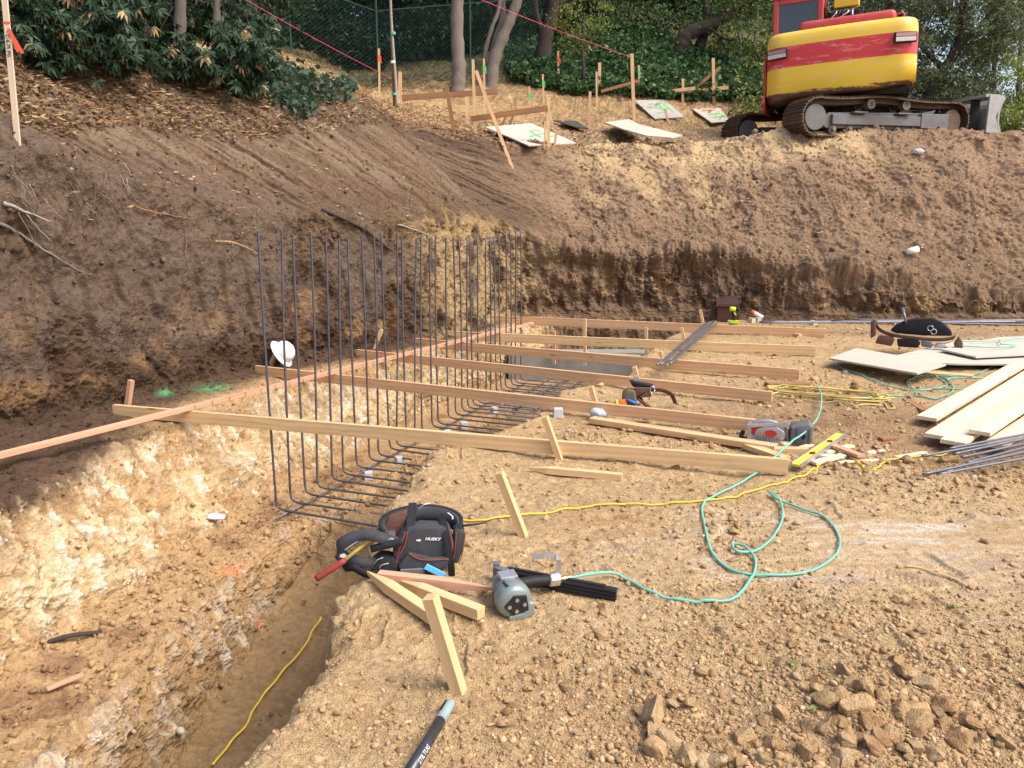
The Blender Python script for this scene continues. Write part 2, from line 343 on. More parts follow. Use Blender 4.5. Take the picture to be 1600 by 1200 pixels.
# litter speckle and hill straw
sp = fbm(Q, 24, 2, 111)
mixc(inr(10.8, 11.2, 12.6, 13.2) * left * sstep(.1, .4, sp) * .8, C(.42, .26, .13))
mixc(inr(11.6, 12.2, 13.6, 14.4) * sstep(5.5, 9, V_) * sstep(-.1, .3, sp + nb * .5) * .7, C(.42, .29, .15))
col *= (1 + .24 * n3 + .20 * n4)[:, None]
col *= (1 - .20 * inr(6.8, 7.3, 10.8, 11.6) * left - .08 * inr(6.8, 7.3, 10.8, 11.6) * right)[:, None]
# spray paint left on the soil
for px, py, sx_, sy_, c_, r0, r1 in ((258, 614, 12, 5, C(.08, .30, .13), 6, 8), (334, 608, 24, 6, C(.10, .28, .12), 6, 8), (403, 972, 4, 14, C(.8, .16, .05), 1.5, 3.4), (360, 893, 14, 6, C(.75, .25, .12), 1.5, 3.4)):
    dp = Pd[:, 1] * CP - (Pd[:, 2] - CAMZ) * SP; c3 = None
    ax_ = 800 + F * Pd[:, 0] / np.maximum(dp, .1); ay_ = 600 - F * (Pd[:, 1] * SP + (Pd[:, 2] - CAMZ) * CP) / np.maximum(dp, .1)
    near_ = (np.hypot((ax_ - px) / sx_, (ay_ - py) / sy_) < .6) & (U > r0) & (U < r1) & (dp > 1)
    if near_.any():
        ctr = Pd[near_].mean(0); k_ = dp[near_].mean() / F; q_ = np.exp(-((Pd[:, 0] - ctr[0]) / (sx_ * k_)) ** 2 - ((Pd[:, 2] - ctr[2]) / (sy_ * k_ * 1.3)) ** 2 - ((Pd[:, 1] - ctr[1]) / (sx_ * k_ * 1.2)) ** 2); mixc(q_ * sstep(-.1, .35, n3 + nc + n4 * .6) * 1.0, c_)
col = np.clip(col, .01, .9)
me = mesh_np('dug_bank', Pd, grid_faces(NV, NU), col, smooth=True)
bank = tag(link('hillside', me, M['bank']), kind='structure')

# ------------------------------------------------------------------ the working pad
edge_px = [(120, 1500), (330, 1215), (410, 1130), (480, 1062), (512, 990), (525, 930), (560, 884), (580, 840), (600, 792), (650, 745), (666, 712), (720, 695), (797, 664), (845, 640), (872, 615), (950, 603), (985, 582), (1002, 558), (1035, 530), (1062, 515), (1105, 502), (1180, 492)]
EDGE = np.array([tuple(onz(*p))[:2] for p in edge_px])
def edge_dist(x, y):
    """signed distance to the trench edge, positive on the pad side"""
    best = np.full(x.shape, 1e9); sg = np.ones(x.shape)
    for a, b in zip(EDGE[:-1], EDGE[1:]):
        d = b - a; L2 = d @ d; k = np.clip(((x - a[0]) * d[0] + (y - a[1]) * d[1]) / L2, 0, 1)
        qx, qy = a[0] + k * d[0], a[1] + k * d[1]; q = np.hypot(x - qx, y - qy)
        cr = d[0] * (y - a[1]) - d[1] * (x - a[0]); m_ = q < best
        best = np.where(m_, q, best); sg = np.where(m_, np.where(cr < 0, 1, -1), sg)
    return best * sg
def gauss(x, y, px, py, r, h, e=1.0, z=0):
    c = onz(px, py, z); return h * np.exp(-(((x - c[0]) / (r * e)) ** 2 + ((y - c[1]) / r) ** 2))
_fr = random.Random(21); FEET = [(o_[0] + _fr.uniform(-.1, .1), o_[1] + _fr.uniform(-.1, .1), _fr.uniform(0, 6.28)) for o_ in [tuple(onz(_fr.uniform(560, 1500), _fr.uniform(650, 1060)))[:2] for _ in range(46)]]
def pad_z(x, y):
    x = np.asarray(x, float); y = np.asarray(y, float); shp = x.shape; x = x.ravel(); y = y.ravel()
    Q = np.stack((x, y, x * 0 + .37), 1)
    far = sstep(2.5, 6, y)
    a1 = fbm(Q, 1.3, 3, 201); a2 = fbm(Q, 5, 3, 211); a3 = fbm(Q, 19, 3, 221); a4 = fbm(Q, 60, 2, 231)
    slick = np.exp(-(((x - onz(1400, 850)[0]) / 1.1) ** 2 + ((y - onz(1400, 850)[1]) / .55) ** 2) * 1.2)
    z = a1 * .028 + a2 * .016 * (1 - slick) + a3 * .010 * (1 - slick * .97) + a4 * .0036 * (1 - slick * .95)
    z = z + gauss(x, y, 1460, 765, .22, .07, 3.0) + gauss(x, y, 1300, 735, .25, .03, 2) + gauss(x, y, 1380, 1110, .22, .05, 1.6)
    z = z - gauss(x, y, 1180, 655, .35, .05, 2.2) + gauss(x, y, 1330, 640, .3, .06, 2.0) + gauss(x, y, 900, 690, .14, .03, 2.5) - gauss(x, y, 1010, 690, .1, .02, 3)
    z = z + gauss(x, y, 1300, 480, .5, .20, 2.4) + gauss(x, y, 1500, 490, .4, .14, 2.4) + gauss(x, y, 1085, 480, .25, .08, 1.3)
    for fx, fy, fa in FEET:
        dx, dy = x - fx, y - fy; m_ = (np.abs(dx) < .3) & (np.abs(dy) < .3)
        if not m_.any(): continue
        u_ = dx[m_] * math.cos(fa) + dy[m_] * math.sin(fa); v_ = -dx[m_] * math.sin(fa) + dy[m_] * math.cos(fa)
        e_ = np.sqrt((u_ / .145) ** 2 + (v_ / (.052 - .012 * np.cos(u_ * 22))) ** 2); z[m_] += -.009 * sstep(1.06, .86, e_) * (1 + .25 * np.sin(u_ * 260)) + .006 * np.exp(-((e_ - 1.15) / .12) ** 2)
    d = edge_dist(x, y) + a2 * .05 + a3 * .02 + a1 * .04
    z = z + .018 * np.exp(-((d - .12) / .12) ** 2)
    dep = np.interp(y, (2, 4.6, 5.3, 20), (1.55, 1.4, .9, .9))
    drop = sstep(.02, -.16, d) ** .8
    z = z - drop * dep - sstep(.10, -.02, d) * .04 - sstep(-.1, -1.0, d) * .3
    return z.reshape(shp)
ny, nx = int(820 * RES), int(1300 * RES)
yy = np.geomspace(1.25, 13.2, ny)
q = np.linspace(-1.02, 1.0, nx)
YY, QQ = np.meshgrid(yy, q, indexing='ij')
XX = QQ * (.86 * YY + .45) + .12 * YY * sstep(0, 1, QQ)
XX = np.where(QQ < 0, XX * .60, XX)
ZZ = pad_z(XX, YY)
PP = np.stack((XX, YY, ZZ), -1).reshape(-1, 3)
x, y = PP[:, 0], PP[:, 1]; Qp = PP * 1.0; Qp[:, 2] *= .5
b1 = fbm(Qp, 1.1, 3, 301); b2 = fbm(Qp, 5, 4, 311); b3 = fbm(Qp, 30, 3, 321)
pad_col = np.tile(C(.450, .315, .168), (len(PP), 1))
def mixp(mask, c):
    global pad_col
    m_ = np.clip(mask, 0, 1)[:, None]; pad_col = pad_col * (1 - m_) + c * m_
mixp(sstep(.0, .4, b1) * .45, C(.40, .25, .125)); mixp(sstep(.05, .45, b2) * .35, C(.52, .36, .21)); mixp(sstep(.1, .5, -b2) * .35, C(.36, .22, .115))
for (px, py, r, e, a) in ((1180, 650, .4, 2.4, .8), (1350, 660, .5, 2.2, .8), (1500, 700, .5, 2, .5), (1040, 600, .3, 3, .35), (1250, 620, .3, 2, .6)):
    c = onz(px, py); mixp(np.exp(-(((x - c[0]) / (r * e)) ** 2 + ((y - c[1]) / r) ** 2)) * a * (.8 + b2), C(.25, .15, .085))
mixp(sstep(9.5, 11, y) * .55, C(.33, .215, .125))
c = onz(1420, 860); slk = np.exp(-(((x - c[0]) / 1.0) ** 2 + ((y - c[1]) / .45) ** 2)); sk = fbm(np.stack((x * .22 + y * .25, y * 1.0 - x * .12, x * 0), 1), 14, 4, 331)
mixp(slk * 1.3 * sstep(-.3, .1, sk + .15), C(.54, .39, .24)); mixp(slk * 1.1 * sstep(.1, .4, sk + b2 * .3), C(.63, .55, .45)); 
c2 = onz(1560, 900); mixp(np.exp(-(((x - c2[0]) / .7) ** 2 + ((y - c2[1]) / .35) ** 2)) * sstep(-.1, .3, sk) * .7, C(.30, .19, .12))
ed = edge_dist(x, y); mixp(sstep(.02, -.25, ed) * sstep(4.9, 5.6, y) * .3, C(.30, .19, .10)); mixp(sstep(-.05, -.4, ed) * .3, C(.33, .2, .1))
for px, py, r_ in ((1045, 541, .12), (1040, 553, .10), (1020, 575, .08), (965, 589, .08)):
    c = onz(px, py); mixp(np.exp(-(((x - c[0]) / r_) ** 2 + ((y - c[1]) / r_) ** 2)) * sstep(-.1, .2, b3) * .8, C(.70, .20, .08))
pad_col *= (1 + .26 * b3)[:, None]
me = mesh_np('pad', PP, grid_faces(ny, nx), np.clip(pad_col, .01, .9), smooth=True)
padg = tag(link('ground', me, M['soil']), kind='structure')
# the rest of the pad to the right and behind, coarser
y2 = np.linspace(-5, 12.9, 170); q2 = np.linspace(0, 1, 120) ** 1.4
Rx = np.where(y2 >= 1.3, (.86 * y2 + .45) + .12 * y2 - .12, -.55); Y2, Q2 = np.meshgrid(y2, q2, indexing='ij'); X2 = Rx[:, None] + (24 - Rx[:, None]) * Q2
Z2 = pad_z(X2, Y2) - .003; P2 = np.stack((X2, Y2, Z2), -1).reshape(-1, 3); c2_ = np.tile(C(.45, .29, .15), (len(P2), 1)) * (1 + .25 * fbm(P2, 1.1, 4, 301) + .2 * fbm(P2, 6, 3, 311))[:, None]
me = mesh_np('outer_pad', P2, grid_faces(170, 120), np.clip(c2_, .01, .9), smooth=True); tag(link('ground', me, M['soil']), kind='structure')
def gz(x, y): return float(pad_z(np.array([x]), np.array([y]))[0])
def ong(px, py, lift=0.0):
    """pixel ray meets the pad"""
    z = 0.0
    for _ in range(6):
        p = onz(px, py, z); z = gz(p[0], p[1])
        if z < -.1: z = 0.0; break
    p = onz(px, py, z); p[2] += lift; return p
# ------------------------------------------------------------------ finding points on the bank
_bp = SHEET_P.reshape(-1, 3)
_dep = _bp[:, 1] * CP - (_bp[:, 2] - CAMZ) * SP
_ok = _dep > .5
_sx = np.where(_ok, 800 + F * _bp[:, 0] / np.maximum(_dep, .1), -9999)
_sy = np.where(_ok, 600 - F * (_bp[:, 1] * SP + (_bp[:, 2] - CAMZ) * CP) / np.maximum(_dep, .1), -9999)
_urow = np.tile(uu, NV)
def bank_hit(px, py, rmin=0, rmax=16, tol=7):
    for t_ in (tol, tol * 3, tol * 8):
        m_ = (np.abs(_sx - px) < t_) & (np.abs(_sy - py) < t_) & (_urow >= rmin) & (_urow <= rmax)
        if m_.any(): break
    i = np.nonzero(m_)[0]; dd = np.hypot(_sx[i] - px, _sy[i] - py) / t_ + (_dep[i] - _dep[i].min()) * .8
    j = i[np.argmin(dd)]; return Vector(_bp[j])
def bank_h(X, Y, rmin=9.5):
    m_ = _urow >= rmin; p = _bp[m_]; d = (p[:, 0] - X) ** 2 + (p[:, 1] - Y) ** 2; return float(p[np.argmin(d), 2])
def proj(p):
    c = p[1] * CP - (p[2] - CAMZ) * SP; return 800 + F * p[0] / c, 600 - F * (p[1] * SP + (p[2] - CAMZ) * CP) / c, c

# ------------------------------------------------------------------ mesh helpers
class MB:
    def __init__(s): s.v = []; s.f = []; s.m = []; s.n = 0
    def add(s, V, Fc, mi=0):
        s.v += [tuple(p) for p in V]; s.f += [tuple(i + s.n for i in f) for f in Fc]; s.m += [mi] * len(Fc); s.n += len(V); return s
    def box(s, c, size, rot=None, mi=0, taper=1.0):
        a, b, d = [q / 2 for q in size]; V = []
        for z in (-d, d):
            k = taper if z > 0 else 1
            V += [(-a * k, -b * k, z), (a * k, -b * k, z), (a * k, b * k, z), (-a * k, b * k, z)]
        Rm = rot if rot is not None else Matrix.Identity(3)
        V = [Rm @ Vector(p) + Vector(c) for p in V]
        return s.add(V, [(3, 2, 1, 0), (4, 5, 6, 7), (0, 1, 5, 4), (1, 2, 6, 5), (2, 3, 7, 6), (3, 0, 4, 7)], mi)
    def bar(s, p, q, w, h, mi=0, up=(0, 0, 1)):
        p, q = Vector(p), Vector(q); x = (q - p); L_ = x.length; x.normalize(); y = Vector(up).cross(x)
        if y.length < 1e-3: y = Vector((0, 1, 0)).cross(x)
        y.normalize(); z = x.cross(y); Rm = Matrix((x, y, z)).transposed(); return s.box((p + q) / 2, (L_, w, h), Rm, mi)
    def tube(s, pts, r, seg=8, mi=0, cap=True):
        pts = [Vector(p) for p in pts]; n = len(pts); rr = r if hasattr(r, '__len__') else [r] * n
        V = []; up = None
        for i in range(n):
            t = (pts[min(i + 1, n - 1)] - pts[max(i - 1, 0)]).normalized()
            if up is None:
                up = Vector((0, 0, 1)) if abs(t.z) < .9 else Vector((1, 0, 0))
            up = (up - t * up.dot(t)); up = up.normalized() if up.length > 1e-5 else t.orthogonal().normalized(); b = t.cross(up)
            for k in range(seg):
                a = 2 * math.pi * k / seg; V.append(pts[i] + (up * math.cos(a) + b * math.sin(a)) * rr[i])
        Fc = [(i * seg + k, i * seg + (k + 1) % seg, (i + 1) * seg + (k + 1) % seg, (i + 1) * seg + k) for i in range(n - 1) for k in range(seg)]
        if cap: Fc += [tuple(range(seg - 1, -1, -1)), tuple((n - 1) * seg + k for k in range(seg))]
        return s.add(V, Fc, mi)
    def cyl(s, p, q, r, seg=20, mi=0): return s.tube([p, q], r, seg, mi)
    def sweep(s, pts, prof, ups, mi=0, closed=True):
        """flat or shaped section prof [(a,b)] swept along pts; a along cross(up,t), b along up"""
        n = len(pts); k = len(prof); V = []
        for i in range(n):
            t = (Vector(pts[min(i + 1, n - 1)]) - Vector(pts[max(i - 1, 0)])).normalized(); u = Vector(ups[i] if isinstance(ups, list) else ups)
            w = u.cross(t); w = w.normalized() if w.length > 1e-5 else t.orthogonal().normalized(); u2 = t.cross(w)
            V += [Vector(pts[i]) + w * a + u2 * b for a, b in prof]
        kk = k if closed else k - 1
        Fc = [(i * k + j, i * k + (j + 1) % k, (i + 1) * k + (j + 1) % k, (i + 1) * k + j) for i in range(n - 1) for j in range(kk)]
        if closed: Fc += [tuple(range(k - 1, -1, -1)), tuple((n - 1) * k + j for j in range(k))]
        return s.add(V, Fc, mi)
    def strap(s, pts, w, th, ups, mi=0): return s.sweep(pts, [(-w / 2, -th / 2), (w / 2, -th / 2), (w / 2, th / 2), (-w / 2, th / 2)], ups, mi)
    def prism(s, poly, h, M4=None, mi=0):
        """2-D outline in XY extruded 0..h in Z"""
        n = len(poly); V = [Vector((x, y, 0)) for x, y in poly] + [Vector((x, y, h)) for x, y in poly]
        if M4 is not None: V = [M4 @ p for p in V]
        return s.add(V, [tuple(range(n - 1, -1, -1)), tuple(range(n, 2 * n))] + [(i, (i + 1) % n, n + (i + 1) % n, n + i) for i in range(n)], mi)
    def build(s, name, mats, parent=None, bevel=0, smooth=False, seg=2, sub=0, xf=None, loc=None):
        me = bpy.data.meshes.new(name); me.from_pydata([tuple(p) for p in s.v], [], s.f)
        ms = mats if isinstance(mats, (list, tuple)) else [mats]
        for m in ms: me.materials.append(m)
        me.polygons.foreach_set('material_index', s.m)
        if xf is not None: me.transform(xf)
        if bevel > 0 or sub:
            bm = bmesh.new(); bm.from_mesh(me)
            bmesh.ops.remove_doubles(bm, verts=bm.verts, dist=1e-5); bmesh.ops.recalc_face_normals(bm, faces=bm.faces)
            if bevel > 0:
                es = [e for e in bm.edges if len(e.link_faces) == 2 and e.calc_face_angle(0) > .5]
                bmesh.ops.bevel(bm, geom=es, offset=bevel, segments=seg, affect='EDGES', profile=.5, clamp_overlap=True)
            bm.to_mesh(me); bm.free()
        if smooth: me.polygons.foreach_set('use_smooth', [True] * len(me.polygons))
        if smooth and bevel > 0:
            try: me.set_sharp_from_angle(angle=R(50))
            except Exception: pass
        me.update()
        o = bpy.data.objects.new(name, me); COL.objects.link(o)
        if parent is not None: o.parent = parent
        if loc is not None: o.location = loc
        return o
def cat(P, n=8):
    P = [Vector(p) for p in P]; out = []
    for i in range(len(P) - 1):
        a, b, c, d = P[max(i - 1, 0)], P[i], P[i + 1], P[min(i + 2, len(P) - 1)]
        for k in range(n):
            f = k / n; out.append(.5 * ((2 * b) + (c - a) * f + (2 * a - 5 * b + 4 * c - d) * f * f + (3 * b - a - 3 * c + d) * f ** 3))
    return out + [P[-1]]
def frame_m(x, z=(0, 0, 1), loc=(0, 0, 0)):
    """matrix with local X along x and local Z as near z as possible"""
    x = Vector(x).normalized(); y = Vector(z).cross(x).normalized(); zz = x.cross(y)
    m = Matrix((x, y, zz)).transposed().to_4x4(); m.translation = Vector(loc); return m
def wood(name, p0, p1, w, h, m, label, catg, group=None, up=(0, 0, 1), point=0, point2=0, bow=0.0, dark=None, sawn=.0015, parent=None, marks=None):
    """a stick of timber from p0 to p1 (centre line); w across, h along up; point = length of a sharpened end at p1"""
    p0, p1 = Vector(p0), Vector(p1); Ln = (p1 - p0).length
    n = max(2, int(Ln / .5) + 1) if bow else 2; V = []; xs = list(np.linspace(0, Ln, n))
    if point: xs = [x for x in xs if x < Ln - point - .01] + [Ln - point, Ln]
    if point2: xs = [0, point2] + [x for x in xs if x > point2 + .01]
    for i, x in enumerate(xs):
        kw = kh = 1.0; oz = 0
        if point and i == len(xs) - 1: kw = .12; kh = .3
        if point2 and i == 0: kw = .12; kh = .3
        b = bow * math.sin(math.pi * x / Ln)
        for a, c in ((-1, -1), (1, -1), (1, 1), (-1, 1)): V.append((x, a * w / 2 * kw + b, c * h / 2 * kh + b * .4))
    k = len(xs); Fc = [(i * 4 + j, i * 4 + (j + 1) % 4, (i + 1) * 4 + (j + 1) % 4, (i + 1) * 4 + j) for i in range(k - 1) for j in range(4)] + [(3, 2, 1, 0), tuple((k - 1) * 4 + j for j in range(4))]
    mb = MB().add(V, Fc); o = mb.build(name, m, bevel=sawn)
    if marks:
        m2 = MB()
        for x in marks: m2.box((x, -w / 2 - .0006, h * .12), (.004, .0012, h * .75)); m2.box((x, 0, h / 2 + .0006), (.003, w * .8, .0012))
        me2 = m2.build('tmp', M['black'] if 'black' in M else m).data
        bm = bmesh.new(); bm.from_mesh(o.data); nf = len(bm.faces); bm.from_mesh(me2)
        bm.faces.ensure_lookup_table()
        for f in bm.faces[nf:]: f.material_index = 1
        bm.to_mesh(o.data); bm.free(); o.data.materials.append(me2.materials[0]); bpy.data.objects.remove(bpy.data.objects['tmp'])
    o.matrix_world = frame_m(p1 - p0, up, p0)
    if parent is not None: o.parent = parent
    else: tag(o, label, catg, group)
    return o
def cord(name, px, r, m, label, catg, group=None, wav=0.0, lift=None, raw=None, n=14, parent=None):
    P = raw if raw is not None else [ong(a, b) for a, b in px]
    C_ = cat(P, n); out = []; s_ = 0
    zz = pad_z(np.array([p.x for p in C_]), np.array([p.y for p in C_]))
    for i, p in enumerate(C_):
        if raw is None:
            base = float(np.max(zz[max(0, i - 1):i + 2])) + r + .003
            l_ = np.interp(i / n, range(len(P)), lift) if lift else 0; p = Vector((p.x, p.y, base + l_))
        if i: s_ += (C_[i] - C_[i - 1]).length
        if wav:
            t = (C_[min(i + 1, len(C_) - 1)] - C_[max(i - 1, 0)]).normalized(); nn = Vector((-t.y, t.x, 0))
            p = p + nn * wav * (math.sin(s_ * 34) + .6 * math.sin(s_ * 21 + 1))
        out.append(p)
    o0 = out[0].copy(); o = MB().tube([p - o0 for p in out], r, 8).build(name, m, smooth=True, parent=parent, loc=o0)
    if parent is None: tag(o, label, catg, group)
    return o
def text_mesh(name, txt, size, m, parent, xf, ext=.0006, shear=0, bold=0):
    cu = bpy.data.curves.new('t', 'FONT'); cu.body = txt; cu.size = size; cu.extrude = ext; cu.align_x = 'CENTER'; cu.align_y = 'CENTER'; cu.shear = shear; cu.offset = bold; cu.resolution_u = 3
    o = bpy.data.objects.new('t', cu); COL.objects.link(o); dg = bpy.context.evaluated_depsgraph_get()
    me = bpy.data.meshes.new_from_object(o.evaluated_get(dg)); bpy.data.objects.remove(o); me.transform(xf); me.materials.clear(); me.materials.append(m)
    q = bpy.data.objects.new(name, me); COL.objects.link(q); q.parent = parent; return q
M['black'] = mat('black_rubber', (.018, .018, .02), rough=.6, var=.2)
M['blackfab'] = mat('black_fabric', (.022, .023, .027), rough=.9, var=.35, vscale=25, bump=.4, bscale=250, dirt=.16, dirtcol=(.17, .12, .08))
M['greyfab'] = mat('charcoal_fabric', (.055, .058, .066), rough=.9, var=.3, vscale=20, bump=.5, bscale=300, dirt=.2, dirtcol=(.2, .14, .09))
M['white'] = mat('white_plastic', (.78, .78, .77), rough=.4, var=.05, dirt=.08, dirtcol=(.5, .42, .32))
M['yellow'] = mat('yellow_cord', (.68, .47, .05), rough=.5, var=.1)
M['paleyellow'] = mat('faded_yellow_cord', (.60, .48, .15), rough=.6, var=.15)
M['teal'] = mat('teal_hose', (.10, .46, .36), rough=.4, var=.08, dirt=.08, dirtcol=(.4, .32, .2))
M['tealpale'] = mat('pale_teal_hose', (.17, .47, .38), rough=.45, var=.08)
M['red'] = mat('red_plastic', (.50, .045, .035), rough=.5, var=.15)
M['orange'] = mat('orange_plastic', (.85, .16, .03), rough=.5, var=.1)
M['blue'] = mat('blue_plastic', (.03, .15, .6), rough=.4)
M['skyblue'] = mat('light_blue_plastic', (.12, .42, .8), rough=.4)
M['lime'] = mat('lime_plastic', (.55, .72, .03), rough=.4)
M['leather'] = mat('brown_leather', (.13, .065, .045), rough=.6, var=.3, vscale=12, bump=.4)
M['redtrim'] = mat('red_piping', (.32, .06, .04), rough=.7)
M['browntrim'] = mat('brown_binding', (.26, .12, .06), rough=.7, var=.2)
M['tool_grey'] = mat('grey_green_metal', (.24, .29, .28), rough=.36, metal=.35, var=.15, dirt=.22)
M['greyplastic'] = mat('grey_plastic', (.14, .14, .15), rough=.5, var=.15, dirt=.12)
M['lightmetal'] = mat('light_metal', (.50, .50, .52), rough=.35, metal=.7, var=.1, dirt=.1)
# ------------------------------------------------------------------ stones
def ico(sub):
    bm = bmesh.new(); bmesh.ops.create_icosphere(bm, subdivisions=sub, radius=1)
    V = np.array([v.co[:] for v in bm.verts]); Fc = np.array([[v.index for v in f.verts] for f in bm.faces]); bm.free(); return V, Fc
ICO = {1: ico(1), 2: ico(2), 3: ico(3), 4: ico(4)}
def rand_rot(n):
    q = rng.normal(size=(n, 4)); q /= np.linalg.norm(q, axis=1, keepdims=True); w, x, y, z = q.T
    return np.stack((1 - 2 * (y * y + z * z), 2 * (x * y - z * w), 2 * (x * z + y * w), 2 * (x * y + z * w), 1 - 2 * (x * x + z * z), 2 * (y * z - x * w), 2 * (x * z - y * w), 2 * (y * z + x * w), 1 - 2 * (x * x + y * y)), 1).reshape(n, 3, 3)
def stones(pos, size, sub, colr, flat=.55, jit=.22):
    V, Fc = ICO[sub]; n = len(pos); sc = np.stack((rng.uniform(.75, 1.25, n), rng.uniform(.65, 1.05, n), rng.uniform(flat, .95, n)), 1)
    W = V[None] * (1 + rng.uniform(-jit, jit, (n, len(V), 1)))
    for _ in range(7 if sub > 1 else 3):
        nrm = rng.normal(size=(n, 3)); nrm /= np.linalg.norm(nrm, axis=1, keepdims=True); d_ = rng.uniform(.4, .8, (n, 1)); h_ = np.einsum('nij,nj->ni', W, nrm); W = W - (np.maximum(h_ - d_, 0))[..., None] * nrm[:, None]
    W = W * 1.18 * sc[:, None]; W = np.einsum('nij,nkj->nki', rand_rot(n), W); W[:, :, 2] *= .8
    W = W * size[:, None, None] + pos[:, None]
    Fa = (Fc[None] + (np.arange(n) * len(V))[:, None, None]).reshape(-1, 3)
    return W.reshape(-1, 3), Fa, np.repeat(colr, len(V), 0)
def stone_cols(n, dark=0.0):
    base = np.array(((.43, .285, .15), (.48, .33, .185), (.38, .24, .125), (.52, .38, .23), (.33, .20, .10), (.45, .31, .175)))
    c = base[rng.choice(6, n, p=(.3, .22, .2, .1, .12, .06))] * rng.uniform(.8, 1.15, (n, 1)); return c * (1 - dark)
def join(lst):
    V = []; Fa = []; Cc = []; o = 0
    for v, f, c in lst: V.append(v); Fa.append(f + o); Cc.append(c); o += len(v)
    return np.concatenate(V), np.concatenate(Fa), np.concatenate(Cc)
# density map over the pad in picture terms: the near right corner is heaped with rubble
def dens(px, py):
    d = .24 + .9 * sstep(930, 1130, py) * sstep(650, 950, px) + .55 * sstep(880, 1000, py) * sstep(800, 1000, px)
    for cx, cy, sx, sy, a in ((1500, 760, 130, 38, 1.6), (1330, 735, 90, 20, .9), (1150, 830, 90, 40, .8), (1370, 1120, 150, 70, 2.2), (1040, 1170, 60, 40, 1.4), (1300, 610, 120, 40, .9), (1300, 690, 130, 30, .8), (900, 690, 60, 15, 1.0), (1180, 870, 120, 60, .4), (1380, 500, 240, 22, 1.2), (620, 1150, 120, 60, .35), (1250, 960, 200, 60, .5), (1010, 690, 120, 12, .5)):
        d = d + a * np.exp(-((px - cx) / sx) ** 2 - ((py - cy) / sy) ** 2)
    d = d * (1 - .98 * np.exp(-(((px - 1440) / 230) ** 2) ** 1.5 - (((py - 850) / 62) ** 2) ** 1.5))
    return d
def scatter_pad(n, pw=1.0):
    px = rng.uniform(-40, 1900, n * 4); py = 470 + 790 * rng.uniform(0, 1, n * 4) ** pw
    k = rng.uniform(0, 2.4 * .88, n * 4) < dens(px, py); px, py = px[k][:n], py[k][:n]
    dx, dy = (px - 800) / F, (600 - py) / F; rz = -SP + dy * CP; kk = (0 - CAMZ) / rz; x = dx * kk; y = (CP + dy * SP) * kk
    k = (y < 12.2) & (edge_dist(x, y) > .03); return x[k], y[k]
L_ = []
def batch(n, smin, smax, a, sub, **kw):
    x, y = scatter_pad(n); s_ = smin * (1 - rng.uniform(0, 1, len(x)) * (1 - (smin / smax) ** a)) ** (-1 / a)
    s_ = s_ * np.clip(y / 3.0, .8, 2.2); z = pad_z(x, y) + s_ * rng.uniform(-.1, .45, len(x)); L_.append(stones(np.stack((x, y, z), 1), s_, sub, stone_cols(len(x)), **kw))
batch(int(70000 * min(1, RES + .2)), .0020, .0056, 1.7, 1)
batch(11000, .006, .014, 1.8, 1, jit=.3)
batch(1500, .012, .022, 2.2, 2, jit=.16)
V, Fa, Cc = join(L_); me = mesh_np('gravel', V, Fa, Cc); me.materials.append(M['gravel'])
tag(link('gravel', me), kind='stuff')
# dirt clods on the walls, ledges and slopes
def clods(n, rows, vr, s0, s1, cmul, lift=.3, mincol=None):
    m_ = np.nonzero((_urow > rows[0]) & (_urow < rows[1]) & (V_ > vr[0]) & (V_ < vr[1]))[0]; i = rng.choice(m_, n)
    s_ = s0 * (1 - rng.uniform(0, 1, n) * (1 - (s0 / s1) ** 1.8)) ** (-1 / 1.8)
    pos = _bp[i] + SHEET_N.reshape(-1, 3)[i] * (s_ * lift)[:, None] + rng.normal(0, .01, (n, 3)); c = col[i] * cmul * rng.uniform(.75, 1.3, (n, 1))
    return stones(pos, s_, 1, np.clip(c, .01, .9), jit=.3)
L_ = [clods(2300, (8.9, 11.4), (16, 27), .009, .06, 1.0), clods(2200, (9, 11.3), (2, 15.5), .006, .03, 1.0), clods(1800, (3.1, 4.2), (2, 9), .005, .028, .95),
      clods(900, (4.2, 6), (2, 14), .006, .022, .95, lift=-.1), clods(1500, (6.0, 7.2), (2, 15), .005, .022, .9), clods(1800, (7, 9), (2, 27), .008, .04, 1.0, lift=.0),
      clods(900, (1.2, 3.2), (2, 16), .006, .03, .95), clods(700, (11, 12.6), (15, 27), .02, .07, 1.0)]
for (cx, cy, sp, n) in ((1300, 482, 1.0, 900), (1540, 480, 1.0, 700), (1420, 470, .8, 500)):
    p = onz(cx, cy, .1); x = p.x + rng.normal(0, sp, n); y = p.y + rng.normal(0, .22, n) - .1; s_ = rng.gamma(1.6, .016, n) + .008
    z = pad_z(x, y) + s_ * .4; L_.append(stones(np.stack((x, y, z), 1), s_, 1, stone_cols(n) * np.array((.75, .7, .65)), jit=.25))
V, Fa, Cc = join(L_); me = mesh_np('dirt_clods', V, Fa, Cc); me.materials.append(M['gravel'])
tag(link('loose_dirt', me), kind='stuff')
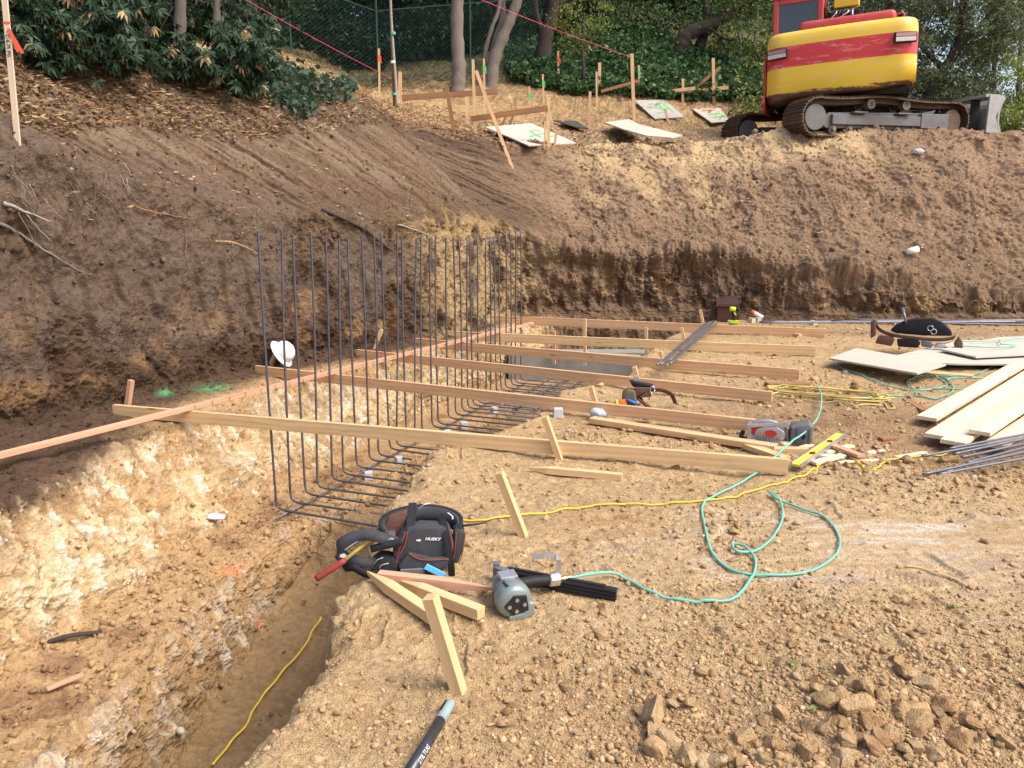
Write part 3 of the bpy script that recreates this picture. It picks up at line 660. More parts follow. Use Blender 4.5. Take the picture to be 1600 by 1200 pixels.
# single larger rocks
def rock_mesh(k):
    V, Fc = ICO[4]; V = V.copy(); r2 = np.random.default_rng(100 + k)
    for _ in range(15):       # chop facets
        nrm = r2.normal(size=3); nrm /= np.linalg.norm(nrm); d = r2.uniform(.34, .72); h = V @ nrm; V = V - np.where(h > d, h - d, 0)[:, None] * nrm
    V *= (1 + .06 * fbm(V + k * 9, 2.5, 3, 400 + k))[:, None] * np.array((1, r2.uniform(.7, .95), r2.uniform(.6, .95)))
    V = V * 1.22 * (1 + .13 * fbm(V + k * 3, 3.2, 6, 450 + k, ridged=True))[:, None]
    c = np.tile(np.array(((.44, .29, .15), (.48, .33, .18), (.38, .24, .12), (.42, .28, .14), (.50, .36, .21), (.34, .20, .10))[(k * 5 + 1) % 6]) * (.82 + .3 * ((k * 37) % 10) / 10), (len(V), 1)) * (1 + .35 * fbm(V + k, 3, 5, 500, gain=.65))[:, None]
    dust = (sstep(-.15, .25, fbm(V + k, 1.6, 4, 510)) * .75)[:, None]; c = np.clip(c * (1 - dust) + np.array((.45, .305, .165)) * dust, .02, .9)
    return mesh_np('rock', V, Fc, c)
RM = [rock_mesh(k) for k in range(12)]
for m_ in RM: m_.materials.append(M['rock'])
def rock(px, py, wpx, label, k=0, g='larger rocks lying on the dug ground', tilt=0, hs=1.0):
    p = ong(px, py); c = proj(p)[2]; r_ = wpx / F * c / 2
    o = bpy.data.objects.new('rock', RM[k % 12]); COL.objects.link(o); o.location = (p.x, p.y, p.z + r_ * .18 * hs); o.scale = (r_, r_, r_ * hs); o.rotation_euler = (random.uniform(-.7, .7) + tilt, random.uniform(-.7, .7), random.uniform(0, 6.3)); return tag(o, label, 'rock', g)
named = [(1018, 1125, 62, 'tall upright pointed grey rock standing in the near rubble', 3, 1.5), (1022, 1175, 50, 'pale upright slab of rock below the tall pointed one', 4, 1.5),
 (1325, 1108, 62, 'large knobbly ochre rock at the left of the rubble heap', 1, 1), (1390, 1150, 44, 'smooth pale boulder right of the rubble heap middle', 4, 1.1), (1355, 1158, 42, 'angular pale rock with a white face in the rubble heap', 0, 1.1),
 (1318, 1190, 50, 'greenish grey rock at the lower edge of the heap', 3, 1), (1075, 1190, 66, 'broad tan boulder at the bottom edge of the picture', 0, 1), (1260, 1180, 50, 'wide broken tan rock left of the greenish rock', 2, 1),
 (1322, 1055, 30, 'dark jagged lump of rock above the rubble heap', 3, 1.2), (1350, 1078, 42, 'rust brown clod beside the dark jagged lump', 5, 1), (1420, 1055, 56, 'long rusty clod on the far side of the heap', 5, .8), (1378, 1090, 36, 'pale wedge shaped rock on top of the heap', 4, 1),
 (940, 997, 30, 'round tan rock, right one of a close pair below the hose', 1, 1.1), (922, 996, 22, 'small tan rock, left one of a close pair below the hose', 0, 1.1), (1095, 1050, 38, 'flat tan rock half sunk in the gravel', 1, .7), (945, 950, 30, 'low brown stone beyond the pair of rocks', 2, .7),
 (1400, 728, 28, 'square brown rock under the yellow cord', 2, 1), (1418, 722, 26, 'pointed tan rock beside the yellow cord', 1, 1.1), (1476, 722, 36, 'broad tan rock by the rebar ends', 1, .9), (1328, 790, 26, 'round rock at the foot of the rubble ridge', 1, 1),
 (1075, 755, 26, 'flat brown stone beyond the yellow cord', 2, .6), (1145, 832, 26, 'sharp rock in the pebble patch inside the hose loop', 0, 1), (1442, 492, 30, 'big tan boulder behind the long rebar', 1, 1), (795, 1135, 24, 'lone pale stone right of the ground stake', 4, .8),
 (1298, 968, 22, 'white faced stone near the middle of the gravel', 4, 1), (1080, 1100, 24, 'pale stone between the two tall rocks and the heap', 1, 1), (1236, 1010, 24, 'cracked brown stone in the open gravel', 2, 1), (1555, 1150, 34, 'brown rock at the far right of the near gravel', 2, 1)]
for px, py, w, lb, k, hs in named: rock(px, py, w, lb, k, hs=hs)
rr = random.Random(5)
for i in range(84):
    cx, cy, sx_, sy_ = rr.choice(((1370, 1110, 85, 40), (1370, 1110, 85, 40), (1330, 1170, 90, 20), (1040, 1165, 45, 22), (1200, 1185, 60, 10), (1500, 1150, 70, 35)))
    px, py = rr.gauss(cx, sx_), min(1196, rr.gauss(cy, sy_)); rock(px, py, rr.choice((rr.uniform(16, 30), rr.uniform(28, 52))), 'tan rock piled in the near rubble heaps at the lower right', i * 5 + 1, 'rocks piled in the near rubble heaps', hs=rr.uniform(.8, 1.2))
for i in range(110):
    for _ in range(50):
        px, py = rr.uniform(600, 1600), rr.uniform(700, 1195)
        if rr.uniform(0, 1.7) < float(dens(np.array(px), np.array(py))) and (px > 830 or py > 1000): break
    rock(px, py, rr.uniform(12, 26) * (1.1 if py > 1050 else .8), 'fist sized tan rock lying loose among the gravel of the dug ground', i, 'fist sized rocks among the gravel', hs=rr.uniform(.7, 1.1))
for i in range(46):
    px = rr.uniform(1180, 1600); py = rr.uniform(470, 500)
    rock(px, py, rr.uniform(9, 22), 'brown rock in the rubble at the foot of the far wall', i + 2, 'rocks at the foot of the far wall', hs=rr.uniform(.7, 1))
# ------------------------------------------------------------------ form boards across the trench
ZT = .125
def level(a, b, zt, h, w=.038):
    p, q = onz(*a, zt), onz(*b, zt); p.z = q.z = zt - h / 2; return p, q
FB = [((178, 632), (1232, 717), .089, 'wood_pale', 'nearest long form board across the trench, pale with two dark knots'),
      ((400, 571), (1180, 655), .089, 'wood', 'orange toned form board running from below the hard hat to the circular saw'),
      ((558, 546), (1207, 612), .089, 'wood', 'form board passing behind the small leather tool pouch'),
      ((635, 527), (1250, 577), .105, 'wood', 'form board that the short rebar bundle rests its lower end on'),
      ((700, 517), (1275, 541), .11, 'wood_pale', 'yellowish form board, second farthest of the row'),
      ((768, 493), (1289, 514), .12, 'wood', 'farthest form board, in front of the far earth wall')]
BE = []
for a, b, h, mm, lb in FB:
    p, q = level(a, b, ZT, h); BE.append((p, q)); wood('form_board', p, q, .038, h, M[mm], lb, 'form board', 'form boards laid across the trench', bow=random.uniform(-.01, .01))
# the long layout strip lying on the form boards
p, q = onz(-60, 727, ZT + .02), onz(832, 505, ZT + .02); p = p + (p - q).normalized() * .9; Ln = (q - p).length
wood('long_board', p, q, .042, .036, M['wood_pink'], 'long pinkish board lying along the rebars on top of the form boards, with pencil ticks', 'board', marks=[2.5 + .165 * i for i in range(28)], bow=.012)
# stakes beside the form boards
def spx(b, t, depthp=None, w=.038, h=.038, m='wood_pale', label='', sink=.12, point=0, z=None, ztop=None, name='wooden_stake', group='wooden stakes along the form boards', cat_='stake', base=None):
    """stake from foot pixel b to head pixel t; the head sits at the depth of the foot unless ztop is given"""
    P0 = base if base is not None else (onz(*b, z) if z is not None else ong(*b))
    if ztop is None: P1 = aty(t[0], t[1], P0.y)
    else: P1 = onz(*t, ztop)
    d = (P0 - P1).normalized(); return wood(name, P1, P0 + d * sink, w, h, M[m], label, cat_, group, up=(-.36, -.93, 0), point=point)
spx((717, 1080), (672, 932), w=.042, h=.04, label='stout leaning stake driven in the near ground beside the loose pointed stakes', sink=.1)
spx((818, 838), (780, 738), label='leaning stake standing between the nearest form board and the yellow cord')
spx((874, 716), (851, 651), label='leaning stake on the near side behind the nearest form board')
spx((931, 632), (923, 604), label='short stake standing left of the orange bottle')
spx((998, 600), (991, 573), m='wood_pale', label='stake standing behind the leather tool pouch')
spx((1036, 566), (1031, 549), label='short stake touching the lower end of the short rebar bundle')
spx((1069, 532), (1065, 512), label='short stake on the pad between the two farthest form boards')
spx((1100, 512), (1094, 484), label='stake standing beyond the farthest form board, left of the brown crate')
spx((914, 549), (914, 498), z=-.2, m='wood_pale', label='upright stake in the middle of the farthest form board', sink=.2)
spx((1010, 546), (1010, 512), z=-.15, label='upright stake under the farthest form board near the pad edge', sink=.2)
spx((866, 546), (866, 518), z=-.15, m='wood_pink', label='pinkish upright stake in the far pit', sink=.2)
for (b, t, lb, mm) in (((200, 630), (205, 594), 'stubby stake behind the left end of the nearest form board', 'wood_pink'), ((583, 545), (597, 515), 'stake leaning behind the left end of the third form board', 'wood_pale'),
                   ((655, 525), (668, 505), 'stake leaning behind the left end of the fourth form board', 'wood_pale'), ((718, 517), (727, 502), 'small stake leaning at the left end of the fifth form board', 'wood_pale'),
                   ((777, 494), (787, 468), 'thin stake leaning in the corner at the left end of the farthest form board', 'wood_pink'), ((422, 572), (436, 540), 'stake that the white hard hat hangs on', 'wood_pale')):
    P0 = onz(*b, .08); spx(b, t, base=P0, m=mm, label=lb)
p, q = onz(862, 550, -.24), onz(1000, 557, -.22); wood('form_board', p, q, .05, .03, M['wood_pale'], 'thin flat board lying on top of the concrete footing', 'form board', 'boards near the concrete')
# loose timber lying on the pad
def lay(a, b, w, h, m, label, cat_='board', name='loose_board', group='loose timber on the ground', z0=None, z1=None, point=0, point2=0, up=(0, 0, 1), dz=0):
    p = ong(*a) if z0 is None else onz(*a, z0); q = ong(*b) if z1 is None else onz(*b, z1); p.z += h / 2 + dz; q.z += h / 2 + dz
    return wood(name, p, q, w, h, M[m], label, cat_, group, point=point, point2=point2, up=up)
lay((972, 750), (826, 737), .04, .04, 'wood_pale', 'weathered pointed stake lying flat in front of the nearest form board', 'stake', 'loose_stake', point=.12)
lay((592, 908), (772, 928), .04, .044, 'wood_pink', 'pink pointed stake lying just under the tool bag', 'stake', 'loose_stake', point=.2)
lay((688, 984), (574, 906), .045, .045, 'wood_pale', 'pale pointed stake lying crosswise at the trench edge', 'stake', 'loose_stake', point=.16, dz=.012)
lay((752, 968), (625, 918), .045, .045, 'wood_pale', 'square cut stake with a nail in its end, pointing at the nail gun', 'stake', 'loose_stake', point=.12, dz=.004)
lay((924, 662), (1212, 707), .085, .042, 'wood', 'board lying flat behind the nearest form board with a lump of concrete on it', dz=.01)
lay((1165, 700), (1228, 722), .07, .036, 'wood_pale', 'short cut-off propped at the end of the lying board')
lay((1175, 706), (1262, 708), .05, .036, 'wood_pale', 'short board under the hose left of the yellow level')
lay((1197, 604), (1262, 604), .09, .04, 'wood_old', 'brown block of wood lying above the coiled yellow cord', 'wood block', 'wood_block'); bpy.data.objects[-1] if False else None
lay((1219, 521), (1251, 526), .05, .035, 'wood_pale', 'small wooden block lying before the end of the farthest form board', 'wood block', 'wood_block')
lay((1400, 584), (1520, 592), .12, .04, 'wood_pale', 'pair height plank sticking out from under the plywood')
lay((1416, 626), (1446, 644), .07, .02, 'wood_old', 'greyish offcut lying left of the lumber stack')
lay((1375, 688), (1400, 686), .06, .02, 'wood_old', 'reddish offcut in the dirt right of the level')
# scraps round the level
scr = [((1288, 700), (1345, 722), .055, .02, 'wood_pink', 'pink offcut leaning over the upper end of the level', .03), ((1262, 712), (1318, 718), .06, .02, 'wood_fresh', 'pale scrap under the level', 0), ((1290, 712), (1330, 700), .05, .015, 'wood_fresh', 'pale splinter board right of the level', .01),
       ((1310, 724), (1372, 720), .03, .012, 'wood_fresh', 'thin splinter lying below the pink offcut', 0), ((1270, 728), (1318, 716), .05, .018, 'wood_fresh', 'short pale scrap by the yellow cord', .01), ((1355, 709), (1382, 706), .035, .014, 'wood_fresh', 'lone pale wedge right of the level scraps', 0),
       ((1222, 696), (1262, 688), .035, .014, 'wood_fresh', 'pale shim below the saw motor', 0), ((1243, 704), (1268, 696), .045, .012, 'wood_fresh', 'pale shim left of the level', 0), ((1400, 716), (1446, 708), .035, .012, 'wood_fresh', 'long splinter beside the square rock', 0), ((1330, 716), (1352, 724), .03, .014, 'wood', 'brown chip of wood below the level', 0), ((1170, 688), (1262, 694), .04, .014, 'wood_fresh', 'thin strip of wood along the foot of the saw', 0)]
for a, b, w, h, m, lb, dz in scr: lay(a, b, w, h, m, lb, 'wood scrap', 'wood_scrap', 'wood scraps around the level', dz=dz)
# stack of fresh planks at the right
PL = [((1447, 661), (1600, 570), .14, .0, 'left edge plank of the fresh lumber stack, narrow and pinkish'), ((1462, 690), (1640, 570), .15, .0, 'second plank from the left of the fresh lumber stack'), ((1487, 700), (1650, 585), .15, .001, 'middle plank of the fresh lumber stack, lowest end nearest'),
      ((1528, 694), (1680, 590), .13, .045, 'knotty plank lying on top of the fresh lumber stack'), ((1552, 700), (1700, 600), .13, -.02, 'plank fanned out at the right edge of the stack')]
for i, (a, b, w, dz, lb) in enumerate(PL):
    lay(a, b, w, .028, 'wood_fresh', lb, 'plank', 'plank', 'fresh planks stacked at the right', z0=.03, z1=.05, dz=dz + .02)
# plywood sheets on the ground
def sheet(name, pts, z, th, m, label, group='plywood sheets on the ground', zs=None, cat_='plywood sheet', bump_z=0):
    P = [onz(a, b, (zs[i] if zs else z)) for i, (a, b) in enumerate(pts)]; c = sum(P, Vector()) / len(P)
    V = [p - c for p in P] + [p - c + Vector((0, 0, th)) for p in P]; n = len(P)
    o = MB().add(V, [tuple(range(n)), tuple(range(2 * n - 1, n - 1, -1))] + [(i, n + i, n + (i + 1) % n, (i + 1) % n) for i in range(n)]).build(name, m, loc=c, bevel=.002); return tag(o, label, cat_, group)
sheet('plywood_sheet', [(1370, 575), (1470, 600), (1660, 556), (1660, 535), (1490, 535)][:0] or [(1365, 566), (1500, 571), (1660, 571), (1660, 532), (1500, 534)], .06, .019, M['ply'], 'large grey plywood sheet lying flat under the leather tool belt')
sheet('plywood_sheet', [(1470, 548), (1525, 560), (1680, 552), (1680, 524), (1560, 529)], .10, .019, M['ply'], 'dusty plywood sheet lying on top at the far right under the green hose')
sheet('plywood_sheet', [(1295, 562), (1433, 586), (1478, 572), (1338, 546)], .13, .019, M['ply'], 'pale plywood piece tilted at the front left of the sheets', zs=[.09, .12, .13, .11])

# ------------------------------------------------------------------ concrete footing end across the trench
a, b = onz(770, 604, -.64), onz(985, 600, -.60)
W0 = Vector((onz(775, 556, .02).x, 10.45, 0)); 
cw = empty('concrete_footing', (.4, 10.75, -.72), 'grey concrete footing end with orange capped bars closing the far side of the trench', 'concrete footing')
m_ = MB(); m_.box((.55, 0, .23), (2.0, .32, .46)); m_.build('footing_wall', M['concrete'], cw, bevel=.01)
for px, py in ((820, 597), (861, 600), (903, 604)):
    p = aty(px, py, 10.54) - Vector(cw.location)
    m_ = MB(); m_.cyl(p + Vector((0, .12, 0)), p + Vector((0, .02, 0)), .026, 14); m_.cyl(p + Vector((0, .02, 0)), p, .045, 16); m_.build('bar_cap', M['orange'], cw, smooth=False)

# ------------------------------------------------------------------ rebar cage
def ks(px, c0, z): k = (px - 800) / F; cc = .979 * 5.5 + SP * (CAMZ - z); return (cc * k + 1.76) / (.36 - .913 * k)
tops = [405, 437, 460, 486, 507.5, 530, 545, 562, 581, 593, 617.5, 628, 650, 659.5, 674, 682, 697, 707, 718, 727.5, 736, 744, 758, 765, 774.5, 782, 789, 798.6, 805, 814]
ty = [360, 361, 366, 362, 369, 372, 368, 367, 368, 366, 364, 370, 372, 370, 371, 368, 370, 369, 372, 370, 368, 369, 371, 367, 370, 368, 366, 360, 362, 357]
base = [432, 454, 477, 496, 519, 536, 557, 577, 591, 609, 619.5, 635, 648]
cage = empty('rebar_cage', tuple(st(0, 0)) + (-.62,), 'tall row of bent steel rebars standing in the trench, tied into one cage', 'rebar cage')
c0 = Vector(cage.location); ZF = -.60
sT = [ks(a, 0, 1.45) for a in tops]; sB = [ks(a, 0, ZF) for a in base]; off = sB[-1] - sT[len(base) - 1]
sB += [sT[i] + off * max(0, 1 - (i - 12) / 5) for i in range(len(base), len(tops))]
for i, (s0, s1) in enumerate(zip(sB, sT)):
    pb = st(s0, 0); pt = st(s1, random.uniform(-.02, .02)); zt = aty(tops[i], ty[i], pt[1]).z
    B = Vector((*pb, ZF)); T = Vector((*pt, zt)); n = Vector((*N2, 0)); e = st(s0 + random.uniform(-.03, .03), random.uniform(.92, 1.06)); E = Vector((*e, ZF + random.uniform(-.01, .01)))
    d = (T - B).normalized(); bend = [B + d * .07, B + d * .03 + n * .008, B + d * .012 + n * .024, B + n * .065]
    bow = Vector((random.uniform(-.012, .012), 0, 0)); up = [T, T + (B - T) * .35 + bow, T + (B - T) * .7 + bow * .6]
    pts = cat(up + [bend[0]], 4)[:-1] + bend + [E]
    if i < 18:
        fine = []; 
        for u_, w_ in zip(pts[:-1], pts[1:]):
            nseg = max(1, int((w_ - u_).length / .0065)); fine += [u_.lerp(w_, k / nseg) for k in range(nseg)]
        pts = fine + [pts[-1]]; rad = [.0082 + (.0016 if k % 2 else 0) for k in range(len(pts))]
    else: rad = .009
    MB().tube([p - c0 for p in pts], rad, 8).build('bent_bar', M['steel'], cage, smooth=True)
for t0, sa, sb, dz in ((.10, -.17, 5.15, -.018), (.93, -.62, 5.1, .018)):
    pts = [Vector((*st(s, t0 + .01 * math.sin(s * 3)), ZF + dz)) - c0 for s in np.linspace(sa, sb, 12)]; MB().tube(pts, .008, 8).build('tie_bar', M['steel_blue'], cage, smooth=True)
for t0 in (.35, .55, .78): MB().tube([Vector((*st(3.6, t0), ZF + .02)) - c0, Vector((*st(5.25, t0 + .1), ZF + .05)) - c0], .008, 8).build('tie_bar', M['steel_blue'], cage, smooth=True)
for i in range(22):
    for t0 in (.10, .93):
        p_ = Vector((*st(sB[i], t0), ZF)) - c0; mb = MB(); mb.tube([p_ + Vector((.014 * math.cos(a_ * .9), .012 * math.sin(a_ * .9), -.018 * (t0 < .5) * .5 + .016 * math.sin(a_ * .9 + .7))) for a_ in range(8)], .0018, 5); mb.build('wire_tie', M['steel'], cage)
for i, (px, py, lb) in enumerate(((576, 743, 'nearest grey concrete spacer block under the rebars'), (624, 719, 'second grey spacer block under the rebars'), (700, 676, 'grey spacer block half hidden under the nearest form board'), (725, 663, 'spacer block in the middle of the rebar row'), (772, 639, 'small spacer block far down the rebar row'), (826, 620, 'farthest spacer block, near the concrete footing'))):
    p = onz(px, py + 6, -.66); m_ = MB(); m_.box((0, 0, .035), (.075, .075, .07), taper=.9); o = m_.build('spacer_block', M['block'], bevel=.006, loc=p); o.rotation_euler = (0, 0, random.uniform(.2, .8)); tag(o, lb, 'spacer block', 'concrete spacer blocks')
for px, py, lb in ((872, 648, 'grey spacer block sitting on the pad by the second form board'),):
    m_ = MB(); m_.box((0, 0, .035), (.08, .08, .08), taper=.9); o = m_.build('spacer_block', M['block'], bevel=.006, loc=ong(px, py + 4)); tag(o, lb, 'spacer block', 'concrete spacer blocks')
for px, py, lb, w in ((934, 656, 'flat lump of grey concrete at the head of the lying board', 26), (1010, 660, 'crumpled grey lump on the lying board', 20)):
    p = ong(px, py); r_ = w / F * proj(p)[2] / 2; Vv, Fc = ICO[3]; Vv = Vv * (1 + .3 * fbm(Vv, 1.6, 3, 77))[:, None] * r_ * np.array((1, .8, .6)); me = mesh_np('concrete_lump', Vv, Fc); o = link('concrete_lump', me, M['block']); o.location = p + Vector((0, 0, r_ * .4 + .03)); tag(o, lb, 'lump of concrete')

# ------------------------------------------------------------------ loose rebar bundles
def bundle(name, pairs, r, lb, m='steel_blue', z=None, grp=None):
    P = [(ong(*a) if z is None else onz(*a, z[0]), ong(*b) if z is None else onz(*b, z[1])) for a, b in pairs]
    for i, (p, q) in enumerate(P):
        p = p + Vector((0, 0, r + .006 + (i % 2) * r * 1.4)); q = q + Vector((0, 0, r + .006 + (i % 3) * r)); mid = (p + q) / 2 + Vector((0, 0, -.0))
        pts = cat([p, mid, q], 6); o = MB().tube([a - p for a in pts], r, 8).build(name, M[m], smooth=True, loc=p)
        tag(o, lb[i] if isinstance(lb, list) else lb, 'rebar', grp)
bundle('loose_rebar', [((1027, 573), (1104, 505)), ((1033, 574), (1109, 505)), ((1041, 574), (1118, 505)), ((1047, 573), (1122, 505)), ((1030, 571), (1112, 507))], .010,
       'blue grey steel bar in the short bundle laid across the far form boards', z=(.14, .14), grp='short rebars laid across the form boards')
bundle('loose_rebar', [((1441, 716), (1640, 680)), ((1483, 707), (1640, 676)), ((1490, 713), (1640, 684)), ((1502, 721), (1640, 688)), ((1510, 727), (1640, 694)), ((1442, 748), (1640, 705)), ((1466, 745), (1640, 712))], .009,
       'blue grey steel bar in the bundle under the yellow cord at the right', z=(.05, .06), grp='rebars lying at the right edge')
bundle('loose_rebar', [((1186, 505), (1660, 502)), ((1190, 508), (1660, 506)), ((1330, 501), (1660, 508)), ((1300, 505), (1660, 511))], .012,
       'very long steel bar lying along the foot of the far wall', z=(.14, .16), grp='long rebars at the foot of the far wall')
# ------------------------------------------------------------------ stakes, batter boards and sheets on the bank
M['fl_green'] = mat('green_spray_paint', (.14, .50, .17), rough=.6, var=.1)
M['fl_red'] = mat('red_orange_paint', (.80, .12, .05), rough=.6, var=.1)
M['pink_string'] = mat('pink_string', (.75, .08, .18), rough=.6)
def bstake(f, h, wpx, m, lb, name='wooden_stake', cat_='stake', grp='wooden stakes on the bank', band=None, bandlen=.12, bm_='fl_green', dy=0.0, parent=None):
    P0 = bank_hit(*f, rmin=9.2); c = proj(P0)[2]; w = max(.012, wpx / F * c); P1 = aty(h[0], h[1], P0.y + dy); d = (P0 - P1).normalized()
    if band is None:
        o = wood(name, P1, P0 + d * .15, w, w * .7, M[m], lb, cat_, grp, up=(0, -1, 0)); return o
    e = empty(name, P0, lb, cat_, grp)
    q = wood('shaft', P1 - P0, d * .15, w, w * .6, M[m], None, None, up=(0, -1, 0), parent=e)
    a = P1 + d * band; mb = MB(); mb.bar(a - P0, a + d * bandlen * .8 - P0, w * 1.15, w * .75, up=(0, -1, 0)); mb.bar(a + d * .02 - P0 + Vector((w * .8, 0, 0)), a + d * bandlen - P0 + Vector((w * 1.1, 0, 0)), w * .5, .003, up=(0, -1, 0)); mb.build('ribbon', M[bm_], e); return e
def bboard(a, b, dep_px, hpx, m, lb, grp='brown boards nailed to the bank stakes', name='batter_board', cat_='board', dy=0):
    Y = bank_hit(*dep_px, rmin=9.2).y - .04 + dy; P, Q = aty(*a, Y), aty(*b, Y); c = proj(P)[2]
    return wood(name, P, Q, .03, hpx / F * c, M[m], lb, cat_, grp)
# survey lath at the left edge with its marking
P0 = bank_hit(26, 216, 8.6, 11.5); 
P0 = aty(25, 217, 5.5) if abs(P0.y - 5.5) > .8 else P0
lath = empty('survey_lath', P0, 'pale survey lath at the left edge with handwritten grade mark and red ribbon', 'survey stake')
P1 = aty(2, -60, P0.y - .02); d = (P0 - P1).normalized()
wood('shaft', P1 - P0, d * .12, .040, .012, M['wood_fresh'], None, None, up=(0, -1, 0), parent=lath)
def onl(py): # a point on the lath front at picture height py
    k = (py - 217) / (-60 - 217); return (P1 - P0) * k
xax = Vector((-d.z, 0, d.x)).normalized(); xax = xax if xax.x > 0 else -xax
mb = MB(); mb.bar(onl(35), onl(31), .043, .015, up=(0, -1, 0)); mb.build('red_band', M['fl_red'], lath)
mb = MB()
for j, (ex, ln) in enumerate(((.085, .16), (.055, .15))):
    a0 = onl(42) + xax * .012 + Vector((0, -.01, 0)); pts = [a0, a0 + Vector((ex * .5, -.005, -ln * .5)), a0 + Vector((ex, -.012, -ln))]; mb.strap(cat(pts, 4), .02, .0015, (0, -1, 0))
mb.build('ribbon', M['fl_red'], lath)
dn = d; zc = Vector((0, -1, 0)); yv = dn; xf = Matrix((dn, xax * 1, zc)).transposed()
# text runs down the lath: local x along d, local y towards the right
yd = zc.cross(dn); xf = Matrix((dn, yd, zc)).transposed().to_4x4(); xf.translation = onl(66) + Vector((0, -.008, 0))
text_mesh('lettering', "- C-6.75 FG", .034, M['black'], lath, xf)

B = [((741, 205), (739, 93), 4.2, 'wood_pale', 'tall pale stake that the leaning brace is nailed to'), ((745, 207), (745, 150), 3.2, 'wood_pale', 'short stake paired with the tall one beside the brace'),
     ((731, 184), (729, 139), 5, 'wood_pale', 'stubby pale stake behind the upper brown board'), ((711, 199), (697, 133), 6, 'wood_old', 'rounded brown stake leaning through the upper brown board'),
     ((627, 155), (625, 112), 5, 'wood', 'square orange brown post right of the sapling'), ((857, 234), (857, 152), 5.5, 'wood_pale', 'pale stake at the right end of the lower brown board'), ((851, 231), (852, 190), 3, 'wood_pale', 'thin stake doubled behind the pale one'),
     ((866, 227), (870, 203), 3.5, 'wood_pink', 'small pink peg standing on the painted grey sheet'), ((921, 202), (922, 143), 4, 'wood_pink', 'slim pink stake beside the dark curled sheet'), ((879, 196), (879, 178), 4.5, 'wood_pink', 'stubby pink peg standing left of the dark curled sheet'),
     ((936, 146), (937, 98), 4.6, 'wood', 'tan post at the left end of the slanting board by the ivy'), ((932, 165), (932, 112), 2.8, 'wood_pale', 'thin lath just left of the tan post by the ivy'), ((990, 185), (987, 84), 5, 'wood', 'tallest stake in the middle, where the pink string ends'),
     ((1015, 143), (1015, 120), 3, 'wood', 'short stake in front of the ivy'), ((1067, 161), (1067, 123), 4, 'wood', 'stake crossing the flat boards left of the excavator'), ((1115, 162), (1114, 91), 4.6, 'wood', 'tall stake with crossed boards left of the excavator'),
     ((1043, 188), (1039, 170), 3.5, 'wood_pale', 'small peg leaning on the sheet painted with a number'), ((933, 100), (920, 71), 2.4, 'wood_pale', 'slanting lath high in front of the ivy'), ((786, 197), (790, 182), 3.5, 'wood_old', 'small brown peg under the lower brown board'), ((797, 197), (802, 181), 4, 'wood_old', 'second small brown peg under the lower brown board'),
     ((1048, 208), (1034, 196), 3, 'wood_pale', 'peg lying beyond the curved pale sheet'), ((1090, 173), (1099, 162), 3, 'wood_pink', 'stub lying at the top of the scrawled sheet')]
for f, h, w, m, lb in B: bstake(f, h, w, m, lb)
bstake((797, 253), (744, 111), 5.2, 'wood', 'long leaning brace running from the tall stake down over the rim of the cut', dy=.35, name='brace', grp='braces')
for f, h, w, lb, bc in (((593, 150), (592, 76), 3, 'lath with a red orange top standing left of the sapling', 'fl_red'), ((757, 178), (756, 92), 3, 'lath with a green band beside the tall brace stake', 'fl_green'), ((827, 180), (827, 135), 2.6, 'short lath with green ribbon left of the pale corner stake', 'fl_green'),
                        ((848, 165), (848, 116), 2.6, 'lath with green ribbon behind the pale corner stake', 'fl_green'), ((875, 133), (872, 80), 2.8, 'lath with a red top in front of the ivy', 'fl_red'), ((999, 150), (998, 102), 2.6, 'lath with a green top right of the tallest middle stake', 'fl_green'),
                        ((1077, 155), (1081, 126), 2.4, 'leaning lath with a green band left of the crossed boards', 'fl_green'), ((1159, 163), (1163, 134), 2.4, 'lath with green ribbon just left of the excavator', 'fl_green')):
    bstake(f, h, w, 'wood_pale', lb, name='marker_lath', cat_='marker stake', grp='marker laths on the bank', band=.12, bm_=bc, bandlen=.16)
bboard((628, 153), (777, 143), (711, 195), 8.5, 'wood_old', 'dark brown board level behind the brace, upper one at the rim')
bboard((736, 186), (856, 169), (857, 230), 8.5, 'wood_old', 'dark brown board slanting up to the pale corner stake')
bboard((939, 143), (999, 126), (990, 185), 4.6, 'wood_old', 'slanting brown board between the tan post and the tallest stake', dy=1.0)
bboard((1025, 145), (1086, 138), (1067, 161), 5, 'wood', 'flat board left of the excavator, left one of the pair'); bboard((1059, 144), (1138, 137), (1115, 162), 5, 'wood', 'flat board nailed to the tall stake left of the excavator')
bboard((1084, 139), (1126, 105), (1115, 162), 5, 'wood_old', 'diagonal brown board crossing the tall stake left of the excavator', dy=.05)
